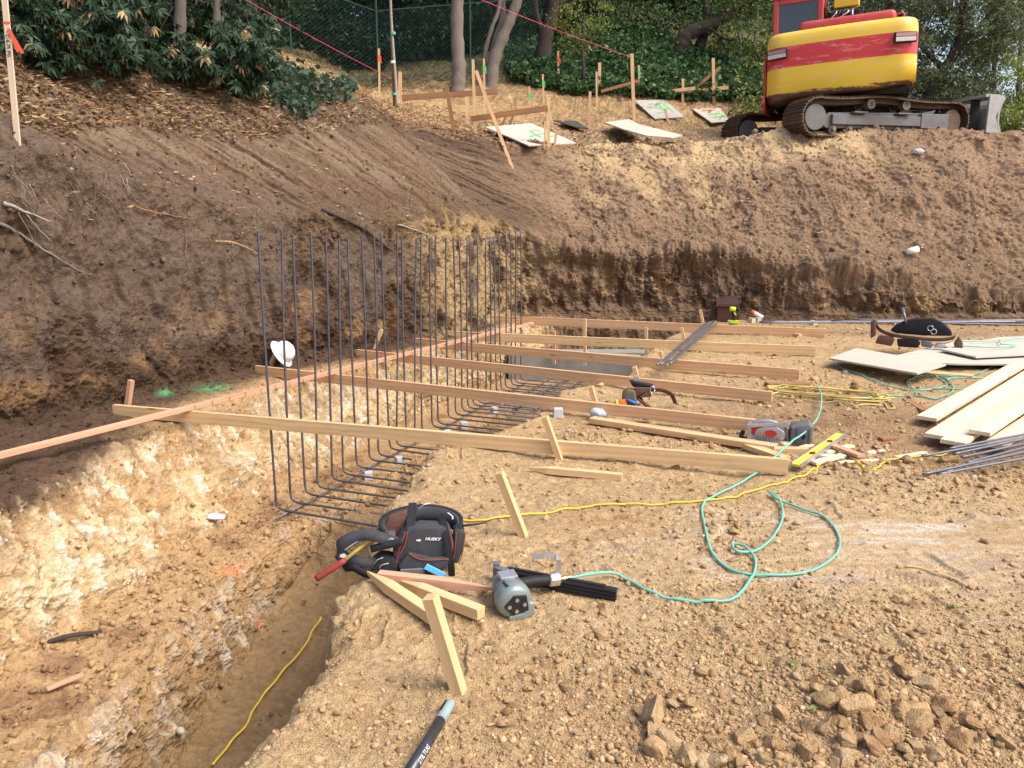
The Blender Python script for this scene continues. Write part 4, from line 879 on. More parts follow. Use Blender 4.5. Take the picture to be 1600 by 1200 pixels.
def bsheet(pts, th, m, lb, name='plywood_sheet', cat_='plywood sheet', lift=.05, zz=None, curve=0.0):
    P = []
    c0 = [bank_hit(a, b, 9.2) for a, b in pts]
    # best plane through the hits, then the pixel rays meet that plane
    cc = sum(c0, Vector()) / len(c0); A_ = np.array([[p.x, p.y, 1] for p in c0]); co, *_ = np.linalg.lstsq(A_, np.array([p.z for p in c0]) + lift, rcond=None)
    co[1] = min(max(co[1], .12), .6); co[0] = min(max(co[0], -.3), .3); co[2] = cc.z + lift - co[0] * cc.x - co[1] * cc.y
    for a, b in pts:
        r_ = ray(a, b); k = (co[0] * 0 + co[1] * 0 + co[2] - CAMZ) / (r_[2] - co[0] * r_[0] - co[1] * r_[1]); P.append(Vector(r_ * k) + Vector((0, 0, CAMZ)))
    c = sum(P, Vector()) / len(P); n = (P[1] - P[0]).cross(P[2] - P[1]).normalized(); n = n if n.z > 0 else -n
    k = len(P); e = empty(name, c, lb, cat_)
    MB().add([p - c for p in P] + [p - c + n * th for p in P], [tuple(range(k)), tuple(range(2 * k - 1, k - 1, -1))] + [(i, k + i, k + (i + 1) % k, (i + 1) % k) for i in range(k)]).build('panel', M[m], e, bevel=.002)
    return e, P, n, c
M['ply_grey'] = mat('weathered_plywood', (.40, .37, .34), rough=.8, var=.15, vscale=3, dirt=.3, dirtcol=(.28, .2, .13))
M['ply_dark'] = mat('dark_sheet', (.06, .055, .05), rough=.8, dirt=.3)
e, P, n, c = bsheet([(758, 200), (830, 194), (900, 225), (826, 229)], .02, 'ply', 'pale sheet with green spray marks lying at the rim between the brace and corner stake')
def scrawl(e, P, n, c, strokes, m, w=.035, name='spray_mark'):
    ux = (P[1] - P[0]); uy = (P[0] - P[3] if len(P) == 4 else P[0] - P[2]); mb = MB()
    for s_ in strokes:
        pts = [P[3] - c + ux * a + uy * b + n * .024 for a, b in s_]; mb.strap(cat(pts, 4), w, .003, tuple(n))
    mb.build(name, M[m], e)
scrawl(e, P, n, c, [[(.35, .35), (.75, .42)], [(.5, .25), (.6, .6), (.8, .55)], [(.55, .2), (.9, .3)]], 'fl_green', .05)
e, P, n, c = bsheet([(991, 158), (1038, 157), (1070, 184), (1023, 187)], .02, 'ply_grey', 'grey sheet spray painted with a green number 34, lying on the bank')
# the digits 34'
ux, uy = (P[1] - P[0]), (P[0] - P[3])
scrawl(e, P, n, c, [[(.33, .72), (.45, .8), (.52, .68), (.42, .58), (.54, .48), (.5, .32), (.33, .3)], [(.66, .82), (.62, .5), (.85, .55)], [(.80, .78), (.80, .3)], [(.93, .9), (.92, .78)]], 'fl_green', .045)
e, P, n, c = bsheet([(1081, 171), (1125, 170), (1140, 190), (1112, 193)], .02, 'ply', 'pale sheet with green and red scrawl lying beside the left track of the excavator')
scrawl(e, P, n, c, [[(.25, .55), (.7, .62)], [(.3, .35), (.8, .42)], [(.4, .2), (.75, .5)]], 'fl_green', .05); scrawl(e, P, n, c, [[(.2, .8), (.7, .85)], [(.35, .7), (.6, .9)]], 'fl_red', .035)
e, P, n, c = bsheet([(944, 193), (983, 188), (998, 196), (1066, 213), (1050, 217), (1010, 214), (975, 204)], .025, 'ply', 'curved dusty sheet overhanging the rim of the far cut', lift=.10)
e, P, n, c = bsheet([(864, 189), (900, 190), (919, 202), (900, 200)], .02, 'ply_dark', 'dark curled sheet lying right of the lower brown board', lift=.06)
# pink string lines
def string(a, ya, b, yb, lb):
    P, Q = aty(*a, ya), aty(*b, yb); pts = [P.lerp(Q, k / 10) - Vector((0, 0, .03 * math.sin(math.pi * k / 10))) for k in range(11)]
    o = MB().tube([p - pts[0] for p in pts], .0045, 6).build('string_line', M['pink_string'], loc=pts[0]); tag(o, lb, 'string', 'pink string lines')
string((300, -48), 7.6, (617, 125), bank_hit(617, 160, 9.2).y, 'pink mason string running down to the sapling from the upper left')
string((700, -22), 11.0, (988, 90), bank_hit(990, 185, 9.2).y, 'pink mason string running past the big trunks to the tallest stake')
# sapling with its stake and ties
P0 = bank_hit(620, 167, 9.2); sp_ = empty('staked_sapling', P0, 'thin pale barked sapling tied to a brown nursery stake at the rim', 'sapling')
Yp = P0.y; pts = cat([aty(621, 168, Yp), aty(617, 110, Yp), aty(612, 40, Yp), aty(608, -60, Yp), aty(604, -190, Yp)], 5)
M['bark_pale'] = mat('pale_bark', (.33, .30, .26), rough=.85, var=.3, vscale=20, bump=.4)
MB().tube([p - P0 for p in pts], list(np.linspace(.028, .014, len(pts))), 10).build('trunk', M['bark_pale'], sp_, smooth=True)
a, b = aty(616, 166, Yp + .05), aty(608, -60, Yp + .05); MB().tube([a - P0, b - P0], .022, 10).build('support_stake', M['wood_old'], sp_, smooth=True)
for py, mm in ((147, 'teal'), (97, 'white'), (52, 'teal')): p = aty(616.5 if py > 100 else 614, py, Yp) - P0; mb = MB(); mb.cyl(p - Vector((0, 0, .02)), p + Vector((0, 0, .02)), .045, 10); mb.build('tie', M[mm], sp_)
# ------------------------------------------------------------------ excavator
def paint(name, cfun, **k): return mat(name, cfun, **k)
M['xred'] = mat('excavator_red', (.46, .05, .045), rough=.45, var=.2, vscale=3, dirt=.34, dirtcol=(.45, .28, .22), spec=.5)
M['xyel'] = mat('excavator_yellow', (.78, .50, .03), rough=.42, var=.1, vscale=3, dirt=.12, dirtcol=(.35, .25, .12), spec=.5)
M['xdark'] = mat('excavator_underside', (.03, .028, .026), rough=.8, var=.3)
M['track'] = mat('track_steel', (.12, .082, .06), rough=.6, metal=.4, var=.4, vscale=8, dirt=.3, dirtcol=(.17, .11, .07))
M['xgrey'] = mat('track_frame_grey', (.15, .155, .16), rough=.65, var=.25, vscale=4, dirt=.62, dirtcol=(.16, .12, .09), bump=.2)
M['glass'] = mat('dark_cab_glass', (.035, .045, .055), rough=.08, var=.3, vscale=2, spec=.8)
M['lamp'] = mat('tail_lamp', (.42, .22, .2), rough=.25, spec=.7)
M['lampw'] = mat('tail_lamp_clear', (.6, .55, .52), rough=.25, spec=.7)
M['tread_rust'] = mat('pale_worn_track', (.20, .16, .13), rough=.6, metal=.3, var=.3, vscale=8, dirt=.3)
# banded paint for the counterweight: yellow / red / yellow following its height
cwm = mat('counterweight_paint', (.78, .50, .03), rough=.4, var=.06, spec=.5); nt = cwm.node_tree; N = nt.nodes; L = nt.links
tc = N.new('ShaderNodeTexCoord'); sx = N.new('ShaderNodeSeparateXYZ'); L.new(tc.outputs['Object'], sx.inputs[0])
cr = N.new('ShaderNodeValToRGB'); cr.color_ramp.interpolation = 'CONSTANT'; el = cr.color_ramp.elements
el[0].position = 0; el[0].color = (.80, .52, .035, 1); el[1].position = .46; el[1].color = (.58, .035, .035, 1); e_ = el.new(.77); e_.color = (.80, .52, .05, 1)
mr = N.new('ShaderNodeMapRange'); mr.inputs[1].default_value = .90; mr.inputs[2].default_value = 2.10; L.new(sx.outputs[2], mr.inputs[0])
# the stripe climbs a little towards the right
ad = N.new('ShaderNodeMath'); ad.operation = 'MULTIPLY_ADD'; ad.inputs[1].default_value = .0; L.new(sx.outputs[0], ad.inputs[0]); L.new(mr.outputs[0], ad.inputs[2]); L.new(ad.outputs[0], cr.inputs[0])
nz = N.new('ShaderNodeTexNoise'); nz.inputs['Scale'].default_value = 5; nz.inputs['Detail'].default_value = 9; nz.inputs['Roughness'].default_value = .75
mpp = N.new('ShaderNodeMapping'); mpp.inputs['Scale'].default_value = (.45, 1, 2.4); L.new(tc.outputs['Object'], mpp.inputs[0]); L.new(mpp.outputs[0], nz.inputs[0])
m2 = N.new('ShaderNodeMapRange'); m2.inputs[1].default_value = .53; m2.inputs[2].default_value = .66; m2.inputs[4].default_value = .6; L.new(nz.outputs['Fac'], m2.inputs[0])
mx = N.new('ShaderNodeMix'); mx.data_type = 'RGBA'; L.new(m2.outputs[0], mx.inputs[0]); L.new(cr.outputs[0], mx.inputs[6]); mx.inputs[7].default_value = (.72, .50, .42, 1)
# bare rusty scrapes along the bottom edge
m3 = N.new('ShaderNodeMapRange'); m3.inputs[1].default_value = 1.12; m3.inputs[2].default_value = .93; L.new(sx.outputs[2], m3.inputs[0])
n5 = N.new('ShaderNodeTexNoise'); n5.inputs['Scale'].default_value = 3.2; n5.inputs['Detail'].default_value = 8; n5.inputs['Roughness'].default_value = .7; L.new(mpp.outputs[0], n5.inputs[0])
m4 = N.new('ShaderNodeMath'); m4.operation = 'MULTIPLY'; L.new(m3.outputs[0], m4.inputs[0]); L.new(n5.outputs['Fac'], m4.inputs[1])
m5 = N.new('ShaderNodeMapRange'); m5.inputs[1].default_value = .27; m5.inputs[2].default_value = .33; L.new(m4.outputs[0], m5.inputs[0])
my = N.new('ShaderNodeMix'); my.data_type = 'RGBA'; L.new(m5.outputs[0], my.inputs[0]); L.new(mx.outputs[2], my.inputs[6]); my.inputs[7].default_value = (.13, .06, .04, 1)
L.new(my.outputs[2], N['Principled BSDF'].inputs['Base Color'])

XC = Vector((6.36, 15.60, 2.99)); XZ = XC.z
ex = empty('excavator', XC, 'red and yellow excavator with dark steel tracks and dozer blade, parked on the rim', 'excavator')
def rotz(a): return Matrix.Rotation(a, 4, 'Z')
va = math.atan2(XC.x, XC.y)                                     # view azimuth
roll = Matrix.Rotation(R(-1.0), 4, Vector((math.sin(va), math.cos(va), 0)))
rollU = Matrix.Rotation(R(-2.6), 4, Vector((math.sin(va), math.cos(va), 0)))
# undercarriage: local +Y is the long axis
LW = roll @ rotz(-R(73)); UP = Matrix.Translation((.0, 0, -.09)) @ rollU @ rotz(-R(24)) @ Matrix.Diagonal((.915, .95, .97, 1))
LEN, HT, SW, GA = 3.6, .68, .55, 1.0
def track_path(n=46):
    r_ = HT / 2 - .03; a = LEN / 2 - r_; pts = []
    per = []; 
    for k in range(200):
        s_ = k / 200
        per.append(s_)
    def f(s_):
        tot = 4 * a + 2 * math.pi * r_; d = s_ * tot
        if d < 2 * a:
            y = -a + d; sag = .055 * (math.sin(math.pi * (d / (2 * a)))) ; bump_ = .08 * math.exp(-((y + .1) / .7) ** 2); return (y, 2 * r_ + .03 + bump_ - sag * .6)
        d -= 2 * a
        if d < math.pi * r_: an = math.pi / 2 - d / r_; return (a + r_ * math.cos(an), r_ + .03 + r_ * math.sin(an))
        d -= math.pi * r_
        if d < 2 * a: return (a - d, .03)
        d -= 2 * a; an = -math.pi / 2 - d / r_; return (-a + r_ * math.cos(an), r_ + .03 + r_ * math.sin(an))
    return [f(k / n) for k in range(n)], r_, a
TP, TR, TA = track_path()
for sd in (-1, 1):
    xo = sd * -GA
    mb = MB(); n = len(TP)
    for i in range(n):
        y0, z0 = TP[i - 1]; y1, z1 = TP[i]; y2, z2 = TP[(i + 1) % n]; t = Vector((0, y2 - y0, z2 - z0)).normalized(); nn = Vector((0, -t.z, t.y)); ctr = Vector((0, 0, HT / 2))
        if (Vector((0, y1, z1)) - Vector((0, 0, HT / 2))).dot(nn) < 0 and False: nn = -nn
        nn = nn if True else nn
        outw = nn if (Vector((0, y1, z1 - HT / 2)).dot(nn) > 0) else -nn
        Rm = Matrix((Vector((1, 0, 0)), t, Vector((1, 0, 0)).cross(t))).transposed(); p = Vector((xo, y1, z1))
        mb.box(p, (SW, .168, .022), Rm)
        for q in (-.055, 0, .055): mb.box(p + t * q + outw * .022, (SW, .014, .03), Rm)
        mb.box(p - outw * .045 + Vector((.09, 0, 0)), (.04, .17, .075), Rm); mb.box(p - outw * .045 - Vector((.09, 0, 0)), (.04, .17, .075), Rm)
    tr = mb.build('track_belt', M['track'], ex, xf=LW)
    mb = MB(); x0, x1 = xo - .16, xo + .16
    poly = [(-TA + .25, .17), (TA - .10, .17), (TA + .0, .25), (TA + .0, .44), (TA - .62, .47), (-TA + .30, .43), (-TA + .12, .28)]
    M4 = Matrix(((0, 0, 1, x0), (1, 0, 0, 0), (0, 1, 0, 0), (0, 0, 0, 1))); mb.prism(poly, .32, M4)
    for sx_ in (-1, 1):
        mb.box((xo + sx_ * .19, -.15, .31), (.06, 2.0, .17)); mb.box((xo + sx_ * .2, TA - .42, .32), (.07, .62, .26)); mb.box((xo + sx_ * .21, -.6, .43), (.14, .30, .03)); mb.box((xo + sx_ * .21, .35, .43), (.14, .30, .03)); mb.box((xo + sx_ * .17, TA - .35, .12), (.10, .40, .14))
    mb.build('track_frame', M['xgrey'], ex, bevel=.012, xf=LW)
    mb = MB(); mb.cyl((xo - .20, -TA, TR + .03), (xo + .20, -TA, TR + .03), .22, 28); mb.build('idler_wheel', M['xgrey'], ex, bevel=.01, xf=LW)
    mb = MB(); mb.cyl((xo - .2, TA, TR + .03), (xo + .2, TA, TR + .03), .20, 28); 
    for k in range(14):
        an = k * 2 * math.pi / 14; mb.box((xo, TA + math.cos(an) * .235, TR + .03 + math.sin(an) * .235), (.10, .05, .05), Matrix.Rotation(an, 3, 'X'))
    mb.build('drive_sprocket', M['track'], ex, xf=LW)
    for y in (-.35, .42):
        mb = MB(); mb.cyl((xo - .22, y, .585), (xo + .22, y, .585), .045, 14); 
        for q in (-.20, -.13, .13, .20): mb.cyl((xo + q - .02, y, .585), (xo + q + .02, y, .585), .085, 20)
        mb.build('carrier_roller', M['tread_rust'], ex, xf=LW)
    for k in range(7):
        y = -TA + .38 + k * (2 * TA - .9) / 6; mb = MB()
        for q in (-.15, .15): mb.cyl((xo + q - .04, y, .15), (xo + q + .04, y, .13), .075, 16)
        mb.cyl((xo - .23, y, .15), (xo + .23, y, .15), .035, 10); mb.build('bottom_roller', M['tread_rust'], ex, xf=LW)
mb = MB(); mb.box((0, 0, .45), (1.7, 1.3, .3)); mb.box((0, .9, .40), (1.3, 1.0, .2)); mb.cyl((0, 0, .55), (0, 0, .86), .62, 32); mb.build('car_body', M['xdark'], ex, bevel=.02, xf=LW)
# dozer blade
mb = MB(); prof = []
for k in range(9): an = R(-38 + k * 9.5); prof.append((2.62 - .55 * math.cos(an) + .55, .42 + .55 * math.sin(an) * 1.0))
V = []; nP = len(prof)
for x in (-1.35, 1.35):
    for (y, z) in prof: V.append((x, y - .22, z))
    for (y, z) in prof: V.append((x, y - .18, z))
Fc = []
for k in range(nP - 1):
    Fc += [(k, k + 1, 2 * nP + k + 1, 2 * nP + k), (nP + k, 3 * nP + k, 3 * nP + k + 1, nP + k + 1), (k, nP + k, nP + k + 1, k + 1), (2 * nP + k, 2 * nP + k + 1, 3 * nP + k + 1, 3 * nP + k)]
Fc += [(0, 2 * nP, 3 * nP, nP), (nP - 1, 2 * nP - 1, 4 * nP - 1, 3 * nP - 1)]
mb.add(V, Fc); 
for sx_ in (-1.33, 1.33): mb.prism([(2.16, .02), (2.50, .10), (2.36, .42), (2.54, .80), (2.18, .80)], .035, Matrix(((0, 0, 1, sx_ - .018), (1, 0, 0, 0), (0, 1, 0, 0), (0, 0, 0, 1))))
mb.box((0, 2.24, .79), (2.66, .28, .05)); mb.box((0, 2.20, .16), (2.62, .16, .05))
bl = mb.build('dozer_blade', mat('blade_grey', (.36, .36, .35), rough=.55, var=.2, vscale=4, dirt=.3), ex, xf=LW)
mb = MB()
for x in (-1.0, -.45, .45, 1.0): mb.box((x, 2.22, .45), (.035, .2, .62))
for z in (.30, .42, .54): mb.box((-.75, 2.23, z), (.5, .16, .03)); mb.box((.75, 2.23, z), (.5, .16, .03))
for x in (-.45, .45): mb.bar((x, 1.2, .38), (x, 2.23, .38), .12, .16)
mb.build('blade_arm', M['xdark'], ex, bevel=.006, xf=LW)

# upper structure: +Y forward, x from left (cab) to right
def rounded(hw, yr, yf, rc, bulge, n=8):
    """plan outline, rear edge bulging by 'bulge'"""
    pts = []
    m = 18
    for k in range(m + 1):
        x = -hw + rc + (2 * hw - 2 * rc) * k / m; pts.append((x, yr - bulge * (1 - (x / (hw - rc)) ** 2)))
    def arc(cx, cy, a0, a1): return [(cx + rc * math.cos(R(a0 + (a1 - a0) * j / n)), cy + rc * math.sin(R(a0 + (a1 - a0) * j / n))) for j in range(1, n + 1)]
    return pts[:1] and pts + arc(hw - rc, yr + rc, -90, 0) + [(hw, yf), (-hw, yf)] + [p for p in reversed([(-(x), y) for x, y in arc(hw - rc, yr + rc, -90, 0)])]
levels = [(.90, .10, .96), (.905, .05, .98), (.93, .02, .99), (1.0, .0, 1.0), (1.3, 0, 1), (1.6, 0, 1), (1.9, .0, 1.0), (2.0, .015, .995), (2.06, .045, .985), (2.09, .09, .97), (2.10, .15, .95)]
rings = []
for z, ins, sc_ in levels:
    hw = 1.36 - ins * .6
    ol = rounded(hw, -1.38 + ins, -.55, .34, .05); 
    rings.append([(x, y, z + (.10 * max(0, (x - .5)) ** 1.0 if z < 1.0 else 0) + (-.03 * (x < -1.0) if z < 1 else 0)) for x, y in ol])
mb = MB(); nr = len(rings[0]); V = [p for r_ in rings for p in r_]
Fc = [(i * nr + j, i * nr + (j + 1) % nr, (i + 1) * nr + (j + 1) % nr, (i + 1) * nr + j) for i in range(len(rings) - 1) for j in range(nr)] + [tuple(range(nr - 1, -1, -1)), tuple((len(rings) - 1) * nr + j for j in range(nr))]
mb.add(V, Fc); cwo = mb.build('counterweight', cwm, ex, smooth=True)
cwo.matrix_local = UP
# lamps sit in shallow boxes on the rear corners
for sx_ in (-1, 1):
    mb = MB(); mb.box((0, 0, 0), (.40, .06, .17), None, 0); mb.box((0, -.012, -.03), (.36, .06, .07), None, 2); mb.box((0, -.012, .045), (.36, .06, .06), None, 1)
    mb.build('tail_light', [M['xdark'], M['lamp'], M['lampw']], ex, xf=UP @ Matrix.Translation((sx_ * 1.13, -1.385 if sx_ < 0 else -1.385, 1.70 + (.02 if sx_ > 0 else 0))) @ Matrix.Rotation(R(20) * sx_, 4, 'Z'))
mb = MB(); mb.box((.10, -.25, 2.20), (1.75, 1.5, .24)); mb.build('engine_hood', M['xred'], ex, bevel=.09, seg=4, smooth=True, xf=UP)
mb = MB(); mb.box((0, .35, .95), (2.55, 1.9, .14)); mb.box((.2, -.5, .90), (2.0, 1.3, .1)); mb.box((1.0, .5, 1.4), (.5, 1.5, .9)); mb.build('turntable_deck', M['xdark'], ex, bevel=.01, xf=UP)
mb = MB(); mb.prism([(-1.36, .86), (-1.2, .72), (1.1, .80), (1.2, .98), (-1.36, 1.0)], .05, Matrix(((0, 0, 1, -1.42), (1, 0, 0, 0), (0, 1, 0, 0), (0, 0, 0, 1)))); mb.box((-1.40, -.1, 1.35), (.05, 1.9, .8)); mb.build('side_skirt', M['xred'], ex, bevel=.015, xf=UP)
# cab shell built as posts and rails so that the window is an opening with glass
mb = MB(); cx0, cx1, cy0, cy1, cz0, cz1 = -1.34, -.36, -.32, 1.35, 1.05, 2.92; pw = .11
for x in (cx0 + pw / 2, cx1 - pw / 2):
    for y in (cy0 + pw / 2, cy1 - pw / 2): mb.box((x, y, (cz0 + cz1) / 2), (pw, pw, cz1 - cz0))
mb.box(((cx0 + cx1) / 2, (cy0 + cy1) / 2, cz1 + .045), (cx1 - cx0 + .02, cy1 - cy0 + .02, .09))
for y in (cy0 + .05, cy1 - .05): mb.box(((cx0 + cx1) / 2, y, (cz0 + 1.95) / 2), (cx1 - cx0 - .2, .09, 1.95 - cz0)); mb.box(((cx0 + cx1) / 2, y, cz1 - .05), (cx1 - cx0 - .2, .09, .1))
for x in (cx0 + .05, cx1 - .05): mb.box((x, (cy0 + cy1) / 2, (cz0 + 1.75) / 2), (.09, cy1 - cy0 - .2, 1.75 - cz0)); mb.box((x, (cy0 + cy1) / 2, cz1 - .05), (.09, cy1 - cy0 - .2, .1))
cab = mb.build('cab', M['xred'], ex, bevel=.02, xf=UP)
mb = MB(); mb.box(((cx0 + cx1) / 2, cy0 + .04, 2.38), (cx1 - cx0 - .2, .02, .9)); mb.build('rear_window', M['glass'], cab, xf=UP)
mb = MB(); mb.box((cx0 + .04, (cy0 + cy1) / 2, 2.28), (.02, cy1 - cy0 - .2, 1.06)); mb.box((cx1 - .04, (cy0 + cy1) / 2, 2.28), (.02, cy1 - cy0 - .2, 1.06)); mb.build('side_window', M['glass'], cab, xf=UP)
mb = MB(); mb.box(((cx0 + cx1) / 2, cy1 - .04, 2.38), (cx1 - cx0 - .2, .02, .9)); mb.build('front_window', M['glass'], cab, xf=UP)
mb = MB(); mb.box(((cx0 + cx1) / 2, .5, 1.7), (.5, .5, .5)); mb.box(((cx0 + cx1) / 2, .3, 2.15), (.45, .14, .7)); mb.build('operator_seat', M['black'], cab, bevel=.04, xf=UP)
# boom and its hoses
mb = MB(); V_b = [(.55, 1.85), (1.5, 2.35), (2.6, 3.35), (2.9, 4.0), (2.45, 3.9), (1.2, 3.1), (.35, 2.35)]
mb.prism([(y, z + .15) for y, z in V_b], .42, Matrix(((0, 0, 1, -.18), (1, 0, 0, 0), (0, 1, 0, 0), (0, 0, 0, 1)))); mb.box((.05, .75, 2.95), (.5, .55, .3)); mb.build('boom', M['xyel'], ex, bevel=.02, xf=UP)
rb = random.Random(3)
mb = MB(); mb.box((.02, .35, 2.45), (.58, .3, .46)); mb.build('valve_block', M['xdark'], ex, bevel=.02, xf=UP)
for k in range(9):
    x0 = -.22 + k * .055; pts = cat([(x0, .2, 2.25), (x0 + rb.uniform(-.1, .1), .08, 2.45), (x0 + rb.uniform(-.05, .2), .10, 2.62), (x0 + .08, .35, 2.72), (x0, .6, 2.75)], 5); mb = MB().tube(pts, .016, 7); mb.build('hydraulic_hose', M['black'] if k % 3 else M['lightmetal'], ex, smooth=True, xf=UP)
mb = MB(); mb.tube(cat([(.84, -.1, 2.15), (.84, -.1, 2.45), (.86, -.12, 2.55), (.93, -.2, 2.62)], 5), .05, 14); mb.build('exhaust_pipe', M['xdark'], ex, smooth=True, xf=UP)
mb = MB(); mb.tube(cat([(1.0, .2, 2.1), (1.0, .2, 2.42), (1.06, .2, 2.47), (1.14, .2, 2.45), (1.15, .2, 2.1)], 4), .022, 8); mb.build('grab_rail', M['xred'], ex, smooth=True, xf=UP)
# ------------------------------------------------------------------ plants
def leafmat(name):
    m = mat(name, vcol=True, rough=.55, spec=.25, var=.12, vscale=3); nt = m.node_tree; N = nt.nodes; L = nt.links
    b = N['Principled BSDF']; tr = N.new('ShaderNodeBsdfTranslucent'); src = b.inputs['Base Color'].links[0].from_socket; L.new(src, tr.inputs['Color'])
    ms = N.new('ShaderNodeMixShader'); ms.inputs[0].default_value = .28; out = [n for n in N if n.type == 'OUTPUT_MATERIAL'][0]
    L.new(b.outputs[0], ms.inputs[1]); L.new(tr.outputs[0], ms.inputs[2]); L.new(ms.outputs[0], out.inputs[0]); return m
M['leaf'] = leafmat('leaf'); 
M['bark'] = mat('grey_bark', (.20, .165, .14), rough=.9, var=.3, vscale=9, stretch=(3, 3, .6), bump=.7, bscale=25)
M['bark_dark'] = mat('dark_bark', (.065, .05, .04), rough=.95, var=.35, vscale=9, stretch=(3, 3, .6), bump=.9, bscale=22)
def leaves(P, ln, wd, cols, droop=.35, flat=0.0, nrm=None):
    """rhombic bent leaves at points P"""
    n = len(P); d = rng.normal(size=(n, 3)); d[:, 2] = d[:, 2] * (1 - flat) - droop; d /= np.linalg.norm(d, axis=1, keepdims=True) + 1e-9
    w = np.cross(d, rng.normal(size=(n, 3))) if nrm is None else np.cross(d, nrm + rng.normal(0, .35, (n, 3))); w /= np.linalg.norm(w, axis=1, keepdims=True) + 1e-9
    ln = (ln * rng.uniform(.65, 1.25, n))[:, None]; wd = (wd * rng.uniform(.7, 1.2, n))[:, None]; nn = np.cross(d, w)
    V = np.stack((P - d * ln / 2, P + w * wd / 2 + nn * wd * .15, P + d * ln / 2, P - w * wd / 2 + nn * wd * .15), 1).reshape(-1, 3)
    Fa = (np.arange(n) * 4)[:, None] + np.array((0, 1, 2, 3)); c = np.asarray(cols)
    k = rng.integers(0, len(c), n); cc = c[k] * rng.uniform(.7, 1.3, (n, 1)); return V, Fa, np.repeat(cc, 4, 0)
def clump_pts(ctr, rad, nclump, nleaf, cs, shell=.55):
    """leaf points in uneven clumps spread through an ellipsoid"""
    d = rng.normal(size=(nclump, 3)); d /= np.linalg.norm(d, axis=1, keepdims=True); r_ = rng.uniform(shell, 1, (nclump, 1)) ** .7
    C0 = np.asarray(ctr) + d * r_ * np.asarray(rad); k = rng.integers(0, nclump, nleaf); s_ = cs * rng.uniform(.5, 1.4, nclump)
    q = rng.normal(size=(nleaf, 3)) * s_[k][:, None] * np.array((1, 1, .55)); return C0[k] + q
def limb_tube(mb, pts, r0, r1, seg=9, n=5, gn=.0):
    C_ = cat(pts, n); k = len(C_); rr = [r0 + (r1 - r0) * (i / (k - 1)) ** .8 for i in range(k)]; rr = [r_ * (1 + .10 * math.sin(i * 2.1) + random.uniform(-.05, .05)) for i, r_ in enumerate(rr)]; mb.tube(C_, rr, seg)
def tree(label, cat_, base, trunk, r0, r1, limbs, crowns, leaf, cols, bark='bark', group=None, name='tree', droop=.35, seg=12):
    b = Vector(base); e = empty(name, b, label, cat_, group); mb = MB(); tp = [Vector(p) - b for p in trunk]; limb_tube(mb, tp, r0, r1, seg, 6)
    V0 = mb; V0.build('trunk', M[bark], e, smooth=True)
    for l_ in limbs:
        mb = MB(); limb_tube(mb, [Vector(p) - b for p in l_[0]], l_[1], l_[2], 8, 5); mb.build('limb', M[bark], e, smooth=True)
    if crowns:
        L_ = []
        for ctr, rad, nc_, nl, cs in crowns: L_.append(leaves(clump_pts(np.array(ctr) - np.array(b), rad, nc_, nl, cs), leaf[0], leaf[1], cols, droop))
        V, Fa, Cc = join(L_); me = mesh_np('crown', V, Fa, Cc); me.materials.append(M['leaf']); link('crown', me, parent=e)
    return e
G_dark = np.array(((.022, .045, .018), (.035, .065, .022), (.015, .03, .014), (.05, .085, .03)))
G_blue = np.array(((.035, .065, .04), (.055, .09, .055), (.025, .05, .03), (.075, .11, .06)))
G_mid = np.array(((.07, .12, .035), (.11, .17, .045), (.055, .09, .03), (.19, .23, .06)))
G_light = np.array(((.16, .20, .05), (.22, .26, .06), (.11, .15, .04), (.30, .30, .07)))
G_oak = np.array(((.10, .13, .06), (.14, .165, .085), (.07, .095, .045), (.19, .20, .09), (.06, .08, .035)))
G_ivy = np.array(((.04, .085, .03), (.065, .125, .045), (.03, .06, .022), (.10, .16, .06)))
Browns = np.array(((.33, .19, .09), (.24, .13, .07), (.44, .28, .14), (.15, .085, .05), (.50, .36, .20)))

# the two big grey trees and others whose trunks stand out
def bh(px, py, r=9.3): return bank_hit(px, py, r)
b = bh(716, 140); Y = b.y
tree('stout straight grey trunk, left one of the two big trees behind the stakes', 'tree', b, [b - Vector((0, 0, .1)), aty(717, 110, Y), aty(714, 40, Y), aty(716, -60, Y), aty(712, -260, Y)], .18, .12,
     [([aty(714, -120, Y), aty(660, -190, Y - .3), aty(590, -220, Y - .6)], .07, .03), ([aty(714, -150, Y), aty(770, -230, Y - .2), aty(830, -250, Y)], .06, .03)],
     [(tuple(aty(690, -230, Y)), (2.2, 1.8, .9), 60, 3500, .25)], (.12, .05), G_mid)
b = bh(766, 137); Y = b.y
tree('grey tree with several leaning stems rising from one base, right of the straight trunk', 'tree', b, [b - Vector((0, 0, .1)), aty(772, 95, Y), aty(793, 40, Y), aty(815, -20, Y), aty(850, -170, Y)], .17, .10,
     [([aty(764, 135, Y + .1), aty(757, 90, Y + .1), aty(768, 45, Y), aty(780, 10, Y), aty(784, -60, Y)], .06, .04), ([aty(768, 130, Y + .2), aty(772, 70, Y + .25), aty(786, 20, Y + .3), aty(778, -60, Y + .3)], .09, .06)],
     [(tuple(aty(850, -200, Y)), (2.0, 1.8, .8), 50, 3000, .25)], (.12, .05), G_mid)
b = bh(856, 125); Y = b.y + 1.5
tree('dark forked trunk behind the ivy bank', 'tree', aty(852, 110, Y), [aty(845, 118, Y), aty(852, 60, Y), aty(864, 10, Y), aty(860, -100, Y)], .24, .12, [([aty(852, 60, Y), aty(838, 20, Y), aty(834, -60, Y)], .10, .06), ([aty(864, 10, Y), aty(905, -10, Y), aty(940, -40, Y)], .07, .04)],
     [(tuple(aty(870, -120, Y)), (2.4, 1.8, 1.2), 50, 3500, .3)], (.12, .05), G_mid, 'bark_dark')
b = bh(912, 143); Y = b.y
